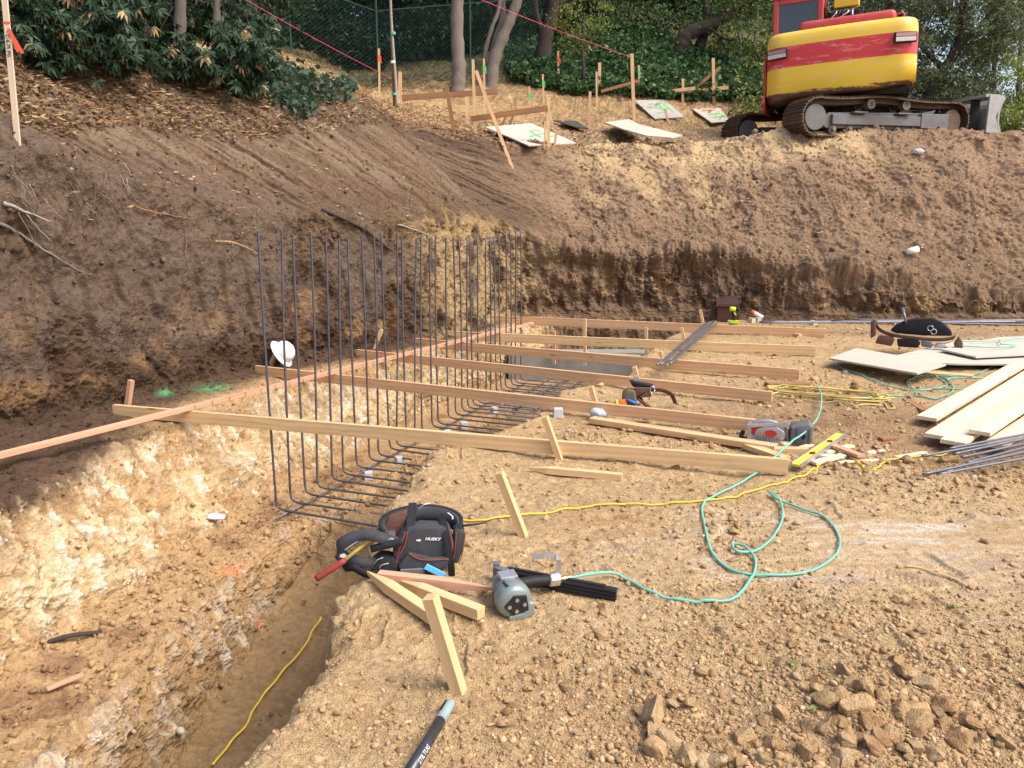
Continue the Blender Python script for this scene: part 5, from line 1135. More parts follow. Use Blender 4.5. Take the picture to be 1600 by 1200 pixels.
tree('small bushy young tree with rusty twigs standing where the ivy begins', 'tree', b, [b - Vector((0, 0, .1)), aty(912, 110, Y), aty(909, 70, Y), aty(913, 20, Y)], .06, .025, [([aty(911, 95, Y), aty(895, 75, Y), aty(885, 68, Y)], .015, .006), ([aty(911, 80, Y), aty(930, 55, Y), aty(940, 40, Y)], .015, .006)],
     [(tuple(aty(912, 20, Y)), (.75, .6, .55), 34, 1500, .12), (tuple(aty(905, 65, Y)), (.5, .4, .3), 14, 350, .1)], (.07, .035), G_light, 'bark_dark')
b = bh(1062, 90); Y = b.y
tree('dark oak with a thick limb bending up to the right, left of the excavator', 'tree', b, [aty(1062, 96, Y), aty(1064, 72, Y), aty(1078, 52, Y), aty(1112, 38, Y), aty(1134, 22, Y), aty(1140, 5, Y), aty(1170, -25, Y)], .22, .13,
     [([aty(1080, 98, Y + .3), aty(1098, 60, Y + .3), aty(1104, 20, Y + .3), aty(1090, -50, Y + .3)], .17, .08), ([aty(1136, 18, Y), aty(1160, 8, Y), aty(1190, -5, Y - .2), aty(1215, -30, Y)], .10, .05), ([aty(1105, 40, Y), aty(1130, 60, Y - .2), aty(1150, 62, Y - .3)], .05, .02)],
     [(tuple(aty(1165, 30, Y)), (1.1, 1.2, .9), 40, 1300, .2), (tuple(aty(1080, -10, Y)), (2.0, 1.5, .8), 40, 1600, .25), (tuple(aty(1150, -60, Y)), (2.8, 2, 1.2), 60, 3200, .3)], (.10, .05), G_mid, 'bark_dark')
b = bh(1165, 150); Y = b.y + 2
tree('olive green oak filling the gap between the limb and the cab', 'tree', b, [aty(1175, 160, Y), aty(1178, 80, Y), aty(1183, 20, Y), aty(1175, -60, Y)], .05, .03, [([aty(1160, 160, Y), aty(1160, 90, Y), aty(1150, 30, Y)], .04, .02)],
     [(tuple(aty(1160, 110, Y)), (1.3, .9, .8), 46, 3000, .16), (tuple(aty(1185, 40, Y)), (1.3, 1, 1.0), 40, 2200, .18)], (.12, .05), G_mid)
Y = 22
tree('broad grey green oak with drooping fine foliage behind the excavator', 'tree', aty(1440, 215, Y), [aty(1440, 220, Y), aty(1450, 150, Y), aty(1475, 110, Y), aty(1500, 60, Y), aty(1510, -40, Y)], .20, .10,
     [([aty(1450, 150, Y), aty(1480, 125, Y), aty(1510, 95, Y)], .08, .03), ([aty(1475, 110, Y), aty(1430, 60, Y), aty(1400, 10, Y)], .09, .03), ([aty(1480, 100, Y), aty(1530, 40, Y), aty(1570, 0, Y)], .08, .03)],
     [(tuple(aty(1470, 60, Y)), (1.9, 1.6, 2.2), 150, 17000, .22), (tuple(aty(1540, 30, Y)), (1.3, 1.4, 1.5), 70, 5500, .22), (tuple(aty(1485, 160, Y)), (1.3, 1.2, .75), 60, 4200, .18), (tuple(aty(1400, 10, Y + .6)), (1.3, 1.2, 1.1), 50, 3500, .2), (tuple(aty(1500, -80, Y)), (3.0, 2, 1.2), 70, 7000, .3)], (.115, .042), G_oak * 1.25, 'bark_dark', droop=.5)
for bx, by, rr_, n_, lb in ((1575, 190, 1.0, 3000, 'bright yellow green bush at the far right edge beyond the blade'), (1520, 185, .9, 2200, 'bright green bush just beyond the excavator blade'), (1600, 130, 1.4, 3000, 'pale bush higher up at the right edge, sunlight painted into its leaves')):
    p_ = aty(bx, by, 24); e = empty('bush', p_, lb, 'bush', 'bright bushes beyond the excavator'); V, Fa, Cc = leaves(clump_pts((0, 0, 0), (rr_, .9, rr_ * .8), 40, n_, .16, shell=.1), .11, .05, G_light * 1.6, .1); me = mesh_np('foliage', V, Fa, Cc); me.materials.append(M['leaf']); link('foliage', me, parent=e)  # leaf colour brightened to stand for sunlight on these bushes
    mb = MB()
    for k in range(5): limb_tube(mb, [Vector((0, 0, -rr_)), Vector((random.uniform(-.3, .3), 0, -.2)), Vector((random.uniform(-.7, .7), 0, .3))], .02, .006, 6, 4)
    mb.build('stem', M['bark_dark'], e, smooth=True)
tree('slim tree with yellow green leaves rising at the top right corner', 'tree', aty(1590, 200, 27), [aty(1590, 205, 27), aty(1594, 100, 27), aty(1600, -20, 27)], .10, .06, [([aty(1594, 100, 27), aty(1620, 60, 27), aty(1650, 40, 27)], .04, .02)],
     [(tuple(aty(1615, 40, 27)), (1.4, 1.4, 1.8), 50, 2600, .25), (tuple(aty(1585, -30, 27)), (1.6, 1.4, .9), 40, 2000, .25)], (.12, .05), G_light)
# background wood, each tree its own
bgt = [(60, 15, G_dark), (170, 16, G_dark), (250, 19, G_blue), (330, 17, G_dark), (405, 24, G_dark), (455, 27, G_blue), (520, 25, G_dark), (575, 28, G_dark), (640, 25, G_blue), (690, 28, G_dark), (745, 25, G_dark), (800, 27, G_mid), (850, 25, G_dark), (905, 28, G_mid), (960, 26, G_dark), (1010, 29, G_blue), (1055, 27, G_mid), (1120, 27, G_dark), (1180, 30, G_blue), (1240, 30, G_mid), (1310, 31, G_mid), (1370, 30, G_oak), (1420, 33, G_mid), (1560, 36, G_mid)]
rb = random.Random(11)
for i, (px, Y, cols) in enumerate(bgt):
    foot = Vector((aty(px, 80, Y).x, Y, 0)); foot.z = bank_h(foot.x, Y) - .1; topz = aty(px, -60, Y).z
    hgt = max(3.0, topz - foot.z); ln = rb.uniform(-.5, .5)
    cr_ = []
    for k in range(4):
        zc = foot.z + hgt * (.28 + .24 * k); cr_.append(((foot.x + rb.uniform(-.8, .8), Y + rb.uniform(-.4, .6), zc), (1.6 + Y * .02, 1.3, hgt * .18), 44, 2500, .30))
    cr_.append(((foot.x, Y - .2, foot.z + .6), (1.6, 1.0, .8), 26, 1100, .25))
    tone = 'dark' if cols is G_dark else 'bluish' if cols is G_blue else 'fresher green' if cols is G_mid else 'olive'
    tree('leafy background tree in the wood beyond the bank', 'tree', foot, [foot, foot + Vector((ln * .3, 0, hgt * .5)), foot + Vector((ln, 0, hgt))], rb.uniform(.09, .18), .06, [([foot + Vector((ln * .2, 0, hgt * .35)), foot + Vector((ln + rb.choice((-1, 1)) * .8, .1, hgt * .6)), foot + Vector((ln + rb.choice((-1, 1)) * 1.5, 0, hgt * .8))], .05, .02)], cr_, (.15, .065), cols * (1.0), 'bark_dark', 'trees of the wood beyond the bank', name='tree', seg=8)
# trunks and shrubs over the left bank
for px, py, Y, r_, lb, px2 in ((279, 92, 9.6, .075, 'grey trunk standing among the shrubs on the left bank', 284), (337, 86, 10.2, .055, 'slimmer dark trunk right of the grey one on the left bank', 340), (226, 112, 8.6, .09, 'dark ivy clad trunk left of the grey one on the left bank', 214)):
    p = aty(px, py, Y); tree(lb, 'tree', p, [aty(px, py + 14, Y), aty((px + px2) / 2, py - 45, Y), aty(px2, -60, Y), aty(px2 + 12, -220, Y)], r_, r_ * .7, [([aty(px2, -40, Y), aty(px2 - 60, -110, Y), aty(px2 - 120, -140, Y)], .03, .015)], [(tuple(aty(px2 - 20, -150, Y)), (1.2, 1.0, .5), 26, 1400, .2)], (.10, .04), G_dark, 'bark' if r_ < .08 else 'bark_dark')
def whorls(ctrs, n, ln, wd, cols, dr=.45):
    """rosettes of long leaves like a rhododendron"""
    k = rng.integers(0, len(ctrs), n); C0 = ctrs[k]; m = 7; an = rng.uniform(0, 6.28, n)[:, None] + np.arange(m) * 2 * np.pi / m + rng.normal(0, .2, (n, m))
    ax = rng.normal(size=(n, 3)) * .45 + np.array((.15, -.35, .55)); ax /= np.linalg.norm(ax, axis=1, keepdims=True); u = np.cross(ax, (.3, .9, .1)); u /= np.linalg.norm(u, axis=1, keepdims=True); v = np.cross(ax, u)
    d = (u[:, None] * np.cos(an)[..., None] + v[:, None] * np.sin(an)[..., None]) - ax[:, None] * .15 - np.array((0, 0, dr)) * rng.uniform(.3, 1.4, (n, m, 1)); d = d.reshape(-1, 3); d /= np.linalg.norm(d, axis=1, keepdims=True)
    P = np.repeat(C0, m, 0); A_ = np.repeat(ax, m, 0); w = np.cross(d, A_); w /= np.linalg.norm(w, axis=1, keepdims=True) + 1e-9; l_ = (ln * rng.uniform(.7, 1.2, len(P)))[:, None]; nn = np.cross(w, d)
    mid = P + d * l_ * .5 + nn * l_ * .06; tip = P + d * l_ - np.array((0, 0, 1)) * l_ * .15
    V = np.stack((P, mid + w * wd / 2, tip, mid - w * wd / 2), 1).reshape(-1, 3); Fa = (np.arange(len(P)) * 4)[:, None] + np.array((0, 1, 2, 3))
    cc = np.asarray(cols)[rng.integers(0, len(cols), len(P))] * rng.uniform(.7, 1.3, (len(P), 1)); return V, Fa, np.repeat(cc, 4, 0)
G_rh = np.array(((.03, .06, .03), (.05, .09, .045), (.02, .042, .022), (.08, .12, .07)))
sh = [(20, 60, 7.2, 1.0, .55, 800, 'dark shrub in the top left corner behind the survey lath'), (110, 45, 7.8, .95, .6, 850, 'dark glossy shrub right of the survey lath'), (185, 50, 8.6, .7, .6, 700, 'dark shrub with drooping yellowed leaves around the left trunks'), (262, 12, 10.4, .8, .35, 600, 'leafy shrub hanging over the grey trunk on the left bank'),
      (350, 22, 10.9, .7, .45, 700, 'shrub hanging in front of the slim dark trunk'), (385, 95, 9.4, .42, .55, 900, 'bluish green shrub spilling over the rim left of the straw slope'), (330, 115, 9.0, .5, .2, 350, 'low glossy shrub on the rim under the grey trunk'), (60, 85, 7.0, .35, .2, 160, 'small low plant with long leaves at the foot of the left shrubs')]
for px, py, Y, rx, rz_, n, lb in sh:
    c = aty(px, py, Y); e = empty('shrub', c, lb, 'shrub', 'shrubs on the left bank'); ctr = clump_pts((0, 0, 0), (rx, .7, rz_), 26, max(200, n), .12, shell=.1)
    V, Fa, Cc = join([whorls(ctr, n, .090, .028, G_rh * .95), whorls(ctr, int(n * .05), .10, .03, Browns[[2, 4]] * 1.0, dr=1.2)]); me = mesh_np('foliage', V, Fa, Cc); me.materials.append(M['leaf']); link('foliage', me, parent=e)
    mb = MB()
    for k in range(7):
        a0 = Vector((rb.uniform(-.3, .3) * rx, .2, -rz_ * 1.1)); limb_tube(mb, [a0, a0 * .3 + Vector((rb.uniform(-.4, .4) * rx, .1, 0)), Vector((rb.uniform(-.8, .8) * rx, rb.uniform(-.3, .3), rb.uniform(.2, .8) * rz_))], .014, .005, 6, 4)
    mb.build('stems', M['bark_dark'], e, smooth=True).name = 'stem'
# ground cover and litter as single objects
def inpoly(px, py, poly):
    r_ = np.zeros(px.shape, bool); n = len(poly)
    for i in range(n):
        (x1, y1), (x2, y2) = poly[i], poly[(i + 1) % n]; c_ = ((y1 > py) != (y2 > py)) & (px < (x2 - x1) * (py - y1) / (y2 - y1 + 1e-9) + x1); r_ ^= c_
    return r_
_bn = SHEET_N.reshape(-1, 3)
def cover(name, label, cat_, poly, rows, n, ln, wd, cols, lift, flat, kindstuff=True, thick=.08, vr=(0, 99)):
    m_ = np.nonzero(inpoly(_sx, _sy, poly) & (_urow > rows[0]) & (_urow < rows[1]) & (V_ >= vr[0]) & (V_ <= vr[1]))[0]
    # even over the ground rather than over the grid
    w_ = AREA[m_]; i = rng.choice(m_, n, p=w_ / w_.sum()); P_ = _bp[i] + _bn[i] * (lift + np.abs(rng.normal(0, thick, (n, 1)))) + rng.normal(0, .03, (n, 3)) * np.array((1, 1, .2))
    V, Fa, Cc = leaves(P_, ln, wd, cols, .1, flat, nrm=_bn[i] if flat > .5 else None); me = mesh_np(name, V, Fa, Cc); me.materials.append(M['leaf']); return tag(link(name, me), None, None, kind='stuff')
_a = np.linalg.norm(np.cross(np.gradient(SHEET_P, axis=0), np.gradient(SHEET_P, axis=1)), axis=2).ravel(); AREA = _a / np.maximum(_dep, 3) ** 2
G_ivy = G_ivy * 1.25
cover('ivy', '', '', [(800, 60), (870, 40), (1000, 50), (1100, 90), (1190, 120), (1195, 160), (1080, 160), (960, 150), (900, 152), (800, 130), (790, 100)], (12.4, 16), 42000, .13, .10, G_ivy, .03, .2, thick=.12)
cover('ivy', '', '', [(395, 100), (440, 110), (500, 130), (550, 140), (545, 160), (500, 165), (470, 200), (440, 170), (380, 140), (300, 115)], (10.2, 13.5), 2600, .085, .07, G_blue * 1.3, .03, .2, thick=.07)
cover('undergrowth', '', '', [(1140, 100), (1200, 100), (1600, 60), (1600, 215), (1500, 215), (1140, 190)], (12.8, 16), 26000, .14, .05, np.concatenate((G_mid, G_light, G_light)), .03, .1, thick=.2)
cover('undergrowth', '', '', [(0, 0), (1100, 0), (1100, 60), (860, 50), (700, 90), (400, 75), (0, 90)], (13.6, 16), 30000, .2, .08, G_dark, .03, .1, thick=.3)
cover('leaf_litter', '', '', [(-20, 90), (200, 90), (400, 120), (560, 140), (800, 190), (1000, 210), (1000, 240), (780, 235), (600, 190), (430, 215), (300, 215), (200, 190), (0, 235), (-20, 200)], (9.4, 13), 15000, .075, .024, Browns * .85, .004, .85, thick=.012)
cover('leaf_litter', '', '', [(0, 180), (420, 180), (700, 300), (790, 360), (600, 380), (0, 400)], (8.6, 11), 700, .06, .02, Browns, .004, .85, thick=.006)
cover('straw', '', '', [(395, 75), (700, 90), (800, 120), (950, 145), (1140, 165), (1140, 200), (1000, 195), (840, 190), (700, 160), (560, 145), (420, 110)], (11.0, 15), 26000, .10, .014, np.array(((.46, .31, .15), (.55, .39, .2), (.36, .22, .11), (.24, .15, .08))), .004, .8, thick=.02)
cover('leaf_litter', '', '', [(830, 200), (1140, 200), (1140, 430), (1600, 430), (1600, 210), (1140, 215), (830, 240)], (9.0, 13), 1200, .05, .02, np.array(((.55, .45, .32), (.40, .28, .16))), .004, .8, thick=.006, vr=(15, 99))
# chain-link fence in front of the dark wood
FP = [aty(385, 78, 19.0), aty(455, 82, 19.4), aty(590, 88, 20.0), aty(735, 92, 20.6), aty(860, 80, 21.5)]
for p in FP: p.z = bank_h(p.x, p.y) - .03
M['fence'] = mat('green_wire', (.045, .10, .085), rough=.5, metal=.2)
fe = empty('chain_link_fence', FP[0], 'dark green chain link fence at the top of the straw slope', 'fence')
for p in FP: MB().cyl(p - FP[0], p - FP[0] + Vector((0, 0, 2.2)), .025, 8).build('post', M['fence'], fe)
for a, b in zip(FP[:-1], FP[1:]):
    mb = MB(); x = (b - a); Ln = math.hypot(x.x, x.y); xd = Vector((x.x, x.y, 0)) / Ln; H = 1.75; st_ = .10
    for s_ in range(int((Ln + H) / st_)):
        for sg in (1, -1):
            u0 = s_ * st_ - (H if sg == 1 else 0); u1 = u0 + sg * H if sg == 1 else u0 - H
            lo, hi = max(0, min(u0, u1)), min(Ln, max(u0, u1))
            if hi - lo < .05: continue
            z = lambda u: (u - u0) * sg
            P_ = a - FP[0] + xd * lo + Vector((0, 0, z(lo) + x.z * lo / Ln)); Q_ = a - FP[0] + xd * hi + Vector((0, 0, z(hi) + x.z * hi / Ln)); mb.bar(P_, Q_, .0042, .0042)
    mb.bar(a - FP[0] + Vector((0, 0, H)), b - FP[0] + Vector((0, 0, H)), .02, .02); mb.build('mesh_panel', M['fence'], fe)
# roots and sticks poking from the cut earth
def stick(px, rows, r0, lb, name='root', cat_='root', m='bark', out=.03, grp='roots and sticks in the left wall', r1=None):
    P_ = [bank_hit(a, b_, *rows) for a, b_ in px]; P_ = [p + Vector((.6, -.6, .3)).normalized() * out for p in P_]; C_ = cat(P_, 5); n = len(C_); C_ = [p + Vector((rb.uniform(-1, 1), rb.uniform(-1, 1), rb.uniform(-1, 1))) * .006 for p in C_]
    o = MB().tube([p - C_[0] for p in C_], list(np.linspace(r0, r1 or r0 * .3, n)), 7).build(name, M[m], smooth=True, loc=C_[0]); tag(o, lb, cat_, grp)
stick([(0, 352), (40, 375), (85, 403), (120, 425), (142, 430)], (7, 9.4), .014, 'long straight root slanting down across the left wall', m='bark')
stick([(5, 320), (35, 333), (80, 350)], (7, 10), .016, 'pale stubby root at the left edge', m='bark_pale'); stick([(35, 333), (60, 362), (80, 381)], (7, 10), .006, 'thin forked root below the stubby one', m='bark_pale')
stick([(500, 328), (535, 343), (570, 362), (598, 384), (609, 392)], (7, 10.5), .022, 'dark thick root poking out above the rebars', m='bark_dark', r1=.012)
stick([(620, 352), (650, 362), (672, 374), (680, 392)], (7, 10.5), .010, 'pale snapped root end above the rebar tops', m='bark_pale')
stick([(210, 325), (240, 332), (275, 340), (297, 343)], (7, 10.5), .008, 'brown twig lying across the raked slope', m='wood_old'); stick([(283, 340), (289, 365), (290, 400), (296, 425)], (7, 10.5), .004, 'hair root hanging below the brown twig', m='bark')
stick([(335, 378), (365, 380), (385, 388), (402, 398)], (7, 10), .006, 'curved rootlet left of the first rebar', m='wood'); stick([(236, 374), (262, 380), (280, 373)], (7, 10), .006, 'dark rootlet under the brown twig', m='bark_dark')
stick([(150, 195), (165, 185), (200, 190)], (9, 12), .006, 'thin arched twig on the left rim', m='wood_old')
for i in range(60):
    x = rb.uniform(5, 200); y = rb.uniform(255, 345); stick([(x, y), (x + rb.uniform(5, 22), y + rb.uniform(8, 26)), (x + rb.uniform(10, 40), y + rb.uniform(30, 62))], (7.3, 10), rb.uniform(.002, .0035), 'fine hair root hanging from the dark soil of the left wall', m=rb.choice(('bark', 'bark_dark', 'bark_pale')), grp='fine roots hanging from the left wall', out=rb.uniform(.01, .05))
for a, lb in (([(1250, 320), (1275, 332), (1295, 350)], 'bent twig on the slope below the excavator'), ([(1300, 318), (1306, 335), (1304, 352), (1300, 370)], 'forked dry stick on the slope below the excavator'), ([(965, 418), (975, 435), (976, 452)], 'pale root hanging in the far wall')): stick(a, (7, 11), .008, lb, m='wood_old', grp='sticks on the far bank')
stick([(1415, 886), (1440, 892), (1480, 905), (1510, 918)], (7, 11), .001, 'x', m='wood') if False else None
# ------------------------------------------------------------------ tools
class Px:
    """a small local picture plane standing at a ground pixel: px -> metres at that distance"""
    def __init__(s, px, py, lift=0):
        s.o = ong(px, py, lift); s.px, s.py = px, py; s.c = proj(s.o)[2]; s.k = s.c / F; s.az = math.atan2(s.o.x, s.o.y)
        dep = math.atan2(CAMZ - s.o.z, math.hypot(s.o.x, s.o.y)); s.kz = s.k / math.cos(dep); s.ky = s.k / max(.15, math.sin(dep))
    def v(s, px, py, d=0.0):            # upright plane, d metres nearer to the viewer
        r_ = Vector(((px - s.px) * s.k, -d, -(py - s.py) * s.kz)); return Matrix.Rotation(-s.az, 3, 'Z') @ r_
    def g(s, px, py, z=0.0):            # on the ground plane, z metres up
        p = onz(px, py, s.o.z + z); return p - s.o
    def rot(s): return Matrix.Rotation(-s.az, 3, 'Z')
def plate(mb, P, outline, th, d=0.0, mi=0):
    """outline px polygon in the upright plane, thickness th towards the viewer from depth d"""
    n = len(outline); A_ = [P.v(x, y, d) for x, y in outline]; B_ = [P.v(x, y, d + th) for x, y in outline]
    return mb.add(A_ + B_, [tuple(range(n - 1, -1, -1)), tuple(range(n, 2 * n))] + [(i, (i + 1) % n, n + (i + 1) % n, n + i) for i in range(n)], mi)
def path(P, pts, dd=0.0, n=5): return cat([P.v(a, b, (c[0] if c else dd)) for a, b, *c in pts], n)

# --- tool bag rig at the trench edge
P = Px(655, 893); bag = empty('tool_bag', P.o, 'black tool bag rig with red piping and padded belt at the trench edge', 'tool bag')
mb = MB(); plate(mb, P, [(630, 818), (642, 810), (660, 807), (701, 811), (708, 840), (704, 876), (676, 889), (637, 892), (621, 882), (616, 850)], .085, -.03); b_ = mb.build('main_pouch', M['greyfab'], bag, bevel=.018, seg=4, smooth=True)
mb = MB(); plate(mb, P, [(640, 846), (672, 858), (700, 858), (697, 874), (668, 887), (634, 889), (624, 870)], .035, .052); mb.build('lower_pocket', M['greyfab'], bag, bevel=.012, seg=3, smooth=True)
mb = MB(); plate(mb, P, [(708, 818), (725, 822), (720, 858), (713, 878), (704, 874)], .07, -.03); mb.build('side_pocket', M['greyfab'], bag, bevel=.012, seg=3, smooth=True)
mb = MB(); plate(mb, P, [(603, 818), (612, 800), (640, 790), (636, 815), (628, 838), (612, 842)], .03, -.05); mb.build('brown_flap', M['leather'], bag, bevel=.008, smooth=True)
# padded belt standing up behind as a loop
ring = []
for k in range(25):
    a = R(200 - k * 220 / 24); ring.append(Vector((.170 * math.cos(a), .09 + .11 * math.sin(a), 0)))
for nm, w_, r_, m_, zo in (('belt', .10, 1.0, 'blackfab', .205), ('belt_lining', .085, .93, 'greyfab', .207)):
    mb = MB(); pts = [P.v(660, 893) + P.rot() @ Vector((q_.x * r_, q_.y * r_ - .06, zo + .04 * math.sin(R(200 - i * 220 / 24)))) for i, q_ in enumerate(ring)]
    ups = (0, 0, 1); mb.sweep(pts, [(-.007, -w_ / 2), (.007, -w_ / 2), (.010, 0), (.007, w_ / 2), (-.007, w_ / 2), (-.010, 0)], ups); mb.build(nm, M[m_], bag, smooth=True)
mb = MB(); mb.strap(path(P, [(690, 800, -.02), (694, 812, .045), (699, 840, .072), (702, 870, .08), (703, 893, .06)]), .028, .004, (0, -1, .1)); mb.strap(path(P, [(648, 786, -.08), (646, 800, -.02), (643, 814, .05)]), .035, .004, (0, -1, .1)); mb.build('webbing_strap', M['black'], bag)
mb = MB(); loop = [P.v(x, y, d) for x, y, d in ((636, 838, .04), (615, 830, .05), (590, 818, .06), (565, 817, .06), (545, 828, .06), (539, 845, .05), (552, 858, .04), (575, 862, .06), (600, 868, .05))]
mb.sweep(cat(loop, 5), [(-.006, -.026), (.006, -.026), (.006, .026), (-.006, .026)], (0, .4, 1)); mb.build('shoulder_strap', M['greyfab'], bag, smooth=True)
mb = MB(); mb.sweep(cat([P.v(*q_) for q_ in ((545, 876, .02), (560, 870, .06), (580, 880, .07), (605, 878, .05), (625, 868, .03))], 5), [(-.008, -.018), (.008, -.018), (.008, .018), (-.008, .018)], (0, -.3, 1)); mb.strap(path(P, [(585, 840, .06), (605, 834, .07), (632, 828, .07)]), .035, .006, (0, -1, .3)); mb.build('side_strap', M['blackfab'], bag, smooth=True)
mb = MB(); plate(mb, P, [(586, 862), (600, 852), (622, 858), (628, 880), (618, 896), (592, 896), (584, 884)], .09, -.02); mb.build('tool_roll', M['blackfab'], bag, bevel=.02, seg=3, smooth=True)
mb = MB()
for pts in ([(636, 816, .055), (630, 832, .06), (625, 850, .058), (622, 868, .06), (624, 884, .058)], [(640, 814, .055), (634, 838, .06), (626, 852, .06)], [(701, 815, .055), (704, 838, .058), (705, 852, .055)], [(641, 846, .088), (655, 856, .09), (672, 859, .09), (699, 859, .088)], [(711, 822, .042), (709, 850, .042), (706, 872, .042)], [(725, 823, .042), (720, 858, .042), (714, 876, .042)]):
    mb.tube(path(P, pts), .0022, 6)
mb.build('piping', M['redtrim'], bag, smooth=True)
mb = MB(); mb.tube(path(P, [(622, 884, .07), (640, 893, .09), (668, 891, .09), (692, 880, .08)]), .0045, 6); mb.tube(path(P, [(603, 815, -.01), (608, 832, .0), (620, 843, .0)]), .005, 6); mb.build('binding', M['browntrim'], bag, smooth=True)
mb = MB(); mb.tube(path(P, [(588, 866, .07), (594, 856, .08), (603, 853, .075)]), .0022, 6); mb.tube(path(P, [(597, 872, .075), (600, 864, .085), (611, 862, .08)]), .0022, 6); mb.tube(path(P, [(656, 790, -.02), (664, 782, -.02), (674, 781, -.03)]), .003, 6); mb.tube(path(P, [(699, 794, .0), (706, 799, .01), (706, 803, .02)]), .0035, 6); mb.build('metal_ring', M['bright'], bag, smooth=True)
mb = MB(); mb.box(P.v(645, 877, .092), (.10, .012, .035), P.rot(), 0); mb.build('plastic_holder', M['greyplastic'], bag, bevel=.004)
mb = MB(); mb.bar(P.v(664, 867, .10), P.v(692, 881, .125), .028, .012, up=(0, -1, .2)); mb.build('blue_handle', M['skyblue'], bag, bevel=.003)
mb = MB(); plate(mb, P, [(541, 846), (547, 845), (554, 853), (551, 855), (540, 850)], .002, .062); mb.build('white_tag', M['white'], bag)
mb = MB(); mb.tube([P.v(718, 818, 0), P.v(745, 817.5, -.01), P.v(758, 817, -.02)], [.006, .005, .003], 8); mb.build('black_grip', M['black'], bag, smooth=True)
rt = P.rot().to_4x4(); xf = rt @ Matrix.Translation((0, 0, 0)); 
tx = Matrix.Translation(P.v(676, 829, .0585)) @ rt @ Matrix.Rotation(R(90), 4, 'X') @ Matrix.Rotation(R(-6), 4, 'Z')
text_mesh('lettering', 'HUSKY', .020, M['white'], bag, tx, shear=.2, bold=.0006)
mb = MB(); e0 = P.v(656, 830, .0585); mb.prism([(-.012, -.003), (-.012, .004), (-.001, .004), (-.001, .009), (.009, .001), (-.001, -.007), (-.001, -.003)], .001, Matrix.Translation(e0) @ rt @ Matrix.Rotation(R(90), 4, 'X') @ Matrix.Rotation(R(-6), 4, 'Z')); mb.build('emblem', M['white'], bag)
# spoon shaped steel bit and hammer
ham = empty('hammer', P.o + P.v(560, 850, .1), 'hammer with a red rubber grip sticking out of the tool bag over the trench', 'hammer')
h0 = Vector(ham.location); hv = lambda x, y, d: P.o + P.v(x, y, d) - h0
mb = MB(); mb.tube([hv(503, 880, .10), hv(507, 877, .10), hv(540, 860, .09), hv(546, 856, .09)], [.0135, .0155, .013, .011], 12); mb.build('grip', mat('worn_red', (.30, .05, .045), rough=.6, var=.2, dirt=.2), ham, smooth=True)
mb = MB(); mb.tube([hv(546, 856, .09), hv(575, 841, .04), hv(606, 836, .0)], .008, 10); mb.build('shaft', mat('worn_yellow', (.50, .36, .09), rough=.6, dirt=.2), ham, smooth=True)
mb = MB(); mb.box(hv(614, 838, -.01), (.035, .10, .035), P.rot()); mb.cyl(hv(614, 838, .04), hv(614, 838, .06), .016, 14); mb.build('hammer_head', M['bright'], ham, bevel=.004)
mb = MB(); Vv, Fc = ICO[2]; c0_ = P.v(588, 897, .10); mb.add([tuple(c0_ + Vector((v[0] * .018 + v[2] * .006, v[1] * .010, v[2] * .014))) for v in Vv], [tuple(f) for f in Fc]); mb.build('steel_ball', M['bright'], bag, smooth=True)

# --- framing nail gun
P = Px(800, 955); gun = empty('nail_gun', P.o, 'grey green pneumatic nail gun with black magazine lying on the dirt', 'nail gun')
ax0, ax1 = P.g(782, 905, .075), P.g(803, 938, .062); axd = (ax1 - ax0).normalized()
mb = MB(); seq = [(-.075, .030), (-.06, .044), (-.03, .052), (.0, .056), (.03, .066), (.05, .072), (.075, .073), (.095, .068), (.106, .055), (.108, .0)]
cen = (ax0 + ax1) / 2
mb.tube([cen + axd * (a * 1.05) for a, r_ in seq], [max(r_, .002) for a, r_ in seq], 28); bd = mb.build('body', M['tool_grey'], gun, smooth=True)
u = axd.orthogonal().normalized(); side = axd.cross(Vector((0, 0, 1))).normalized(); upv = side.cross(axd)
tipc = cen + axd * .112
mb = MB()
M4 = Matrix((side, upv, axd)).transposed().to_4x4(); M4.translation = tipc
mb.prism([(-.050, -.030), (.018, -.040), (.052, -.002), (.012, .042), (-.038, .036)], .010, M4); mb.build('exhaust_plate', M['black'], gun, bevel=.003)
mb = MB()
for (a, b) in ((.002, .024), (.002, -.024), (.032, -.002), (-.03, .0)): mb.cyl(tipc + side * a + upv * b + axd * .009, tipc + side * a + upv * b + axd * .014, .008, 12)
mb.build('bolt', M['bright'], gun)
mb = MB(); mb.prism([(-.075, .0), (-.075, -.055), (-.035, -.072), (.03, -.075), (.03, -.045), (-.03, -.042), (-.048, .0)], .028, M4 @ Matrix.Translation((0, 0, -.02))); mb.build('end_guard', M['tool_grey'], gun, bevel=.005, smooth=True)
mb = MB(); mb.tube([cen + axd * .018, cen + axd * .026], [.069, .069], 28); mb.build('seam_ring', M['greyplastic'], gun)
mb = MB(); mb.bar(cen + upv * .062 + side * .028 + axd * .04, cen + upv * .066 + side * .028 + axd * .085, .014, .006); mb.build('vent_slot', M['black'], gun, bevel=.001)
mb = MB(); mb.box(cen + upv * .066 - axd * .0 + side * .0, (.07, .055, .012), M4.to_3x3() @ Matrix.Rotation(0, 3, 'X') @ Matrix(((1, 0, 0), (0, 0, 1), (0, -1, 0)))); mb.build('name_plate', M['lightmetal'], gun, bevel=.002)
hp = [P.g(812, 912, .075), P.g(835, 908, .075), P.g(858, 906, .07)]
mb = MB(); mb.tube(cat(hp, 5), list(np.linspace(.023, .021, 11)), 14); mb.build('handle', M['black'], gun, smooth=True)
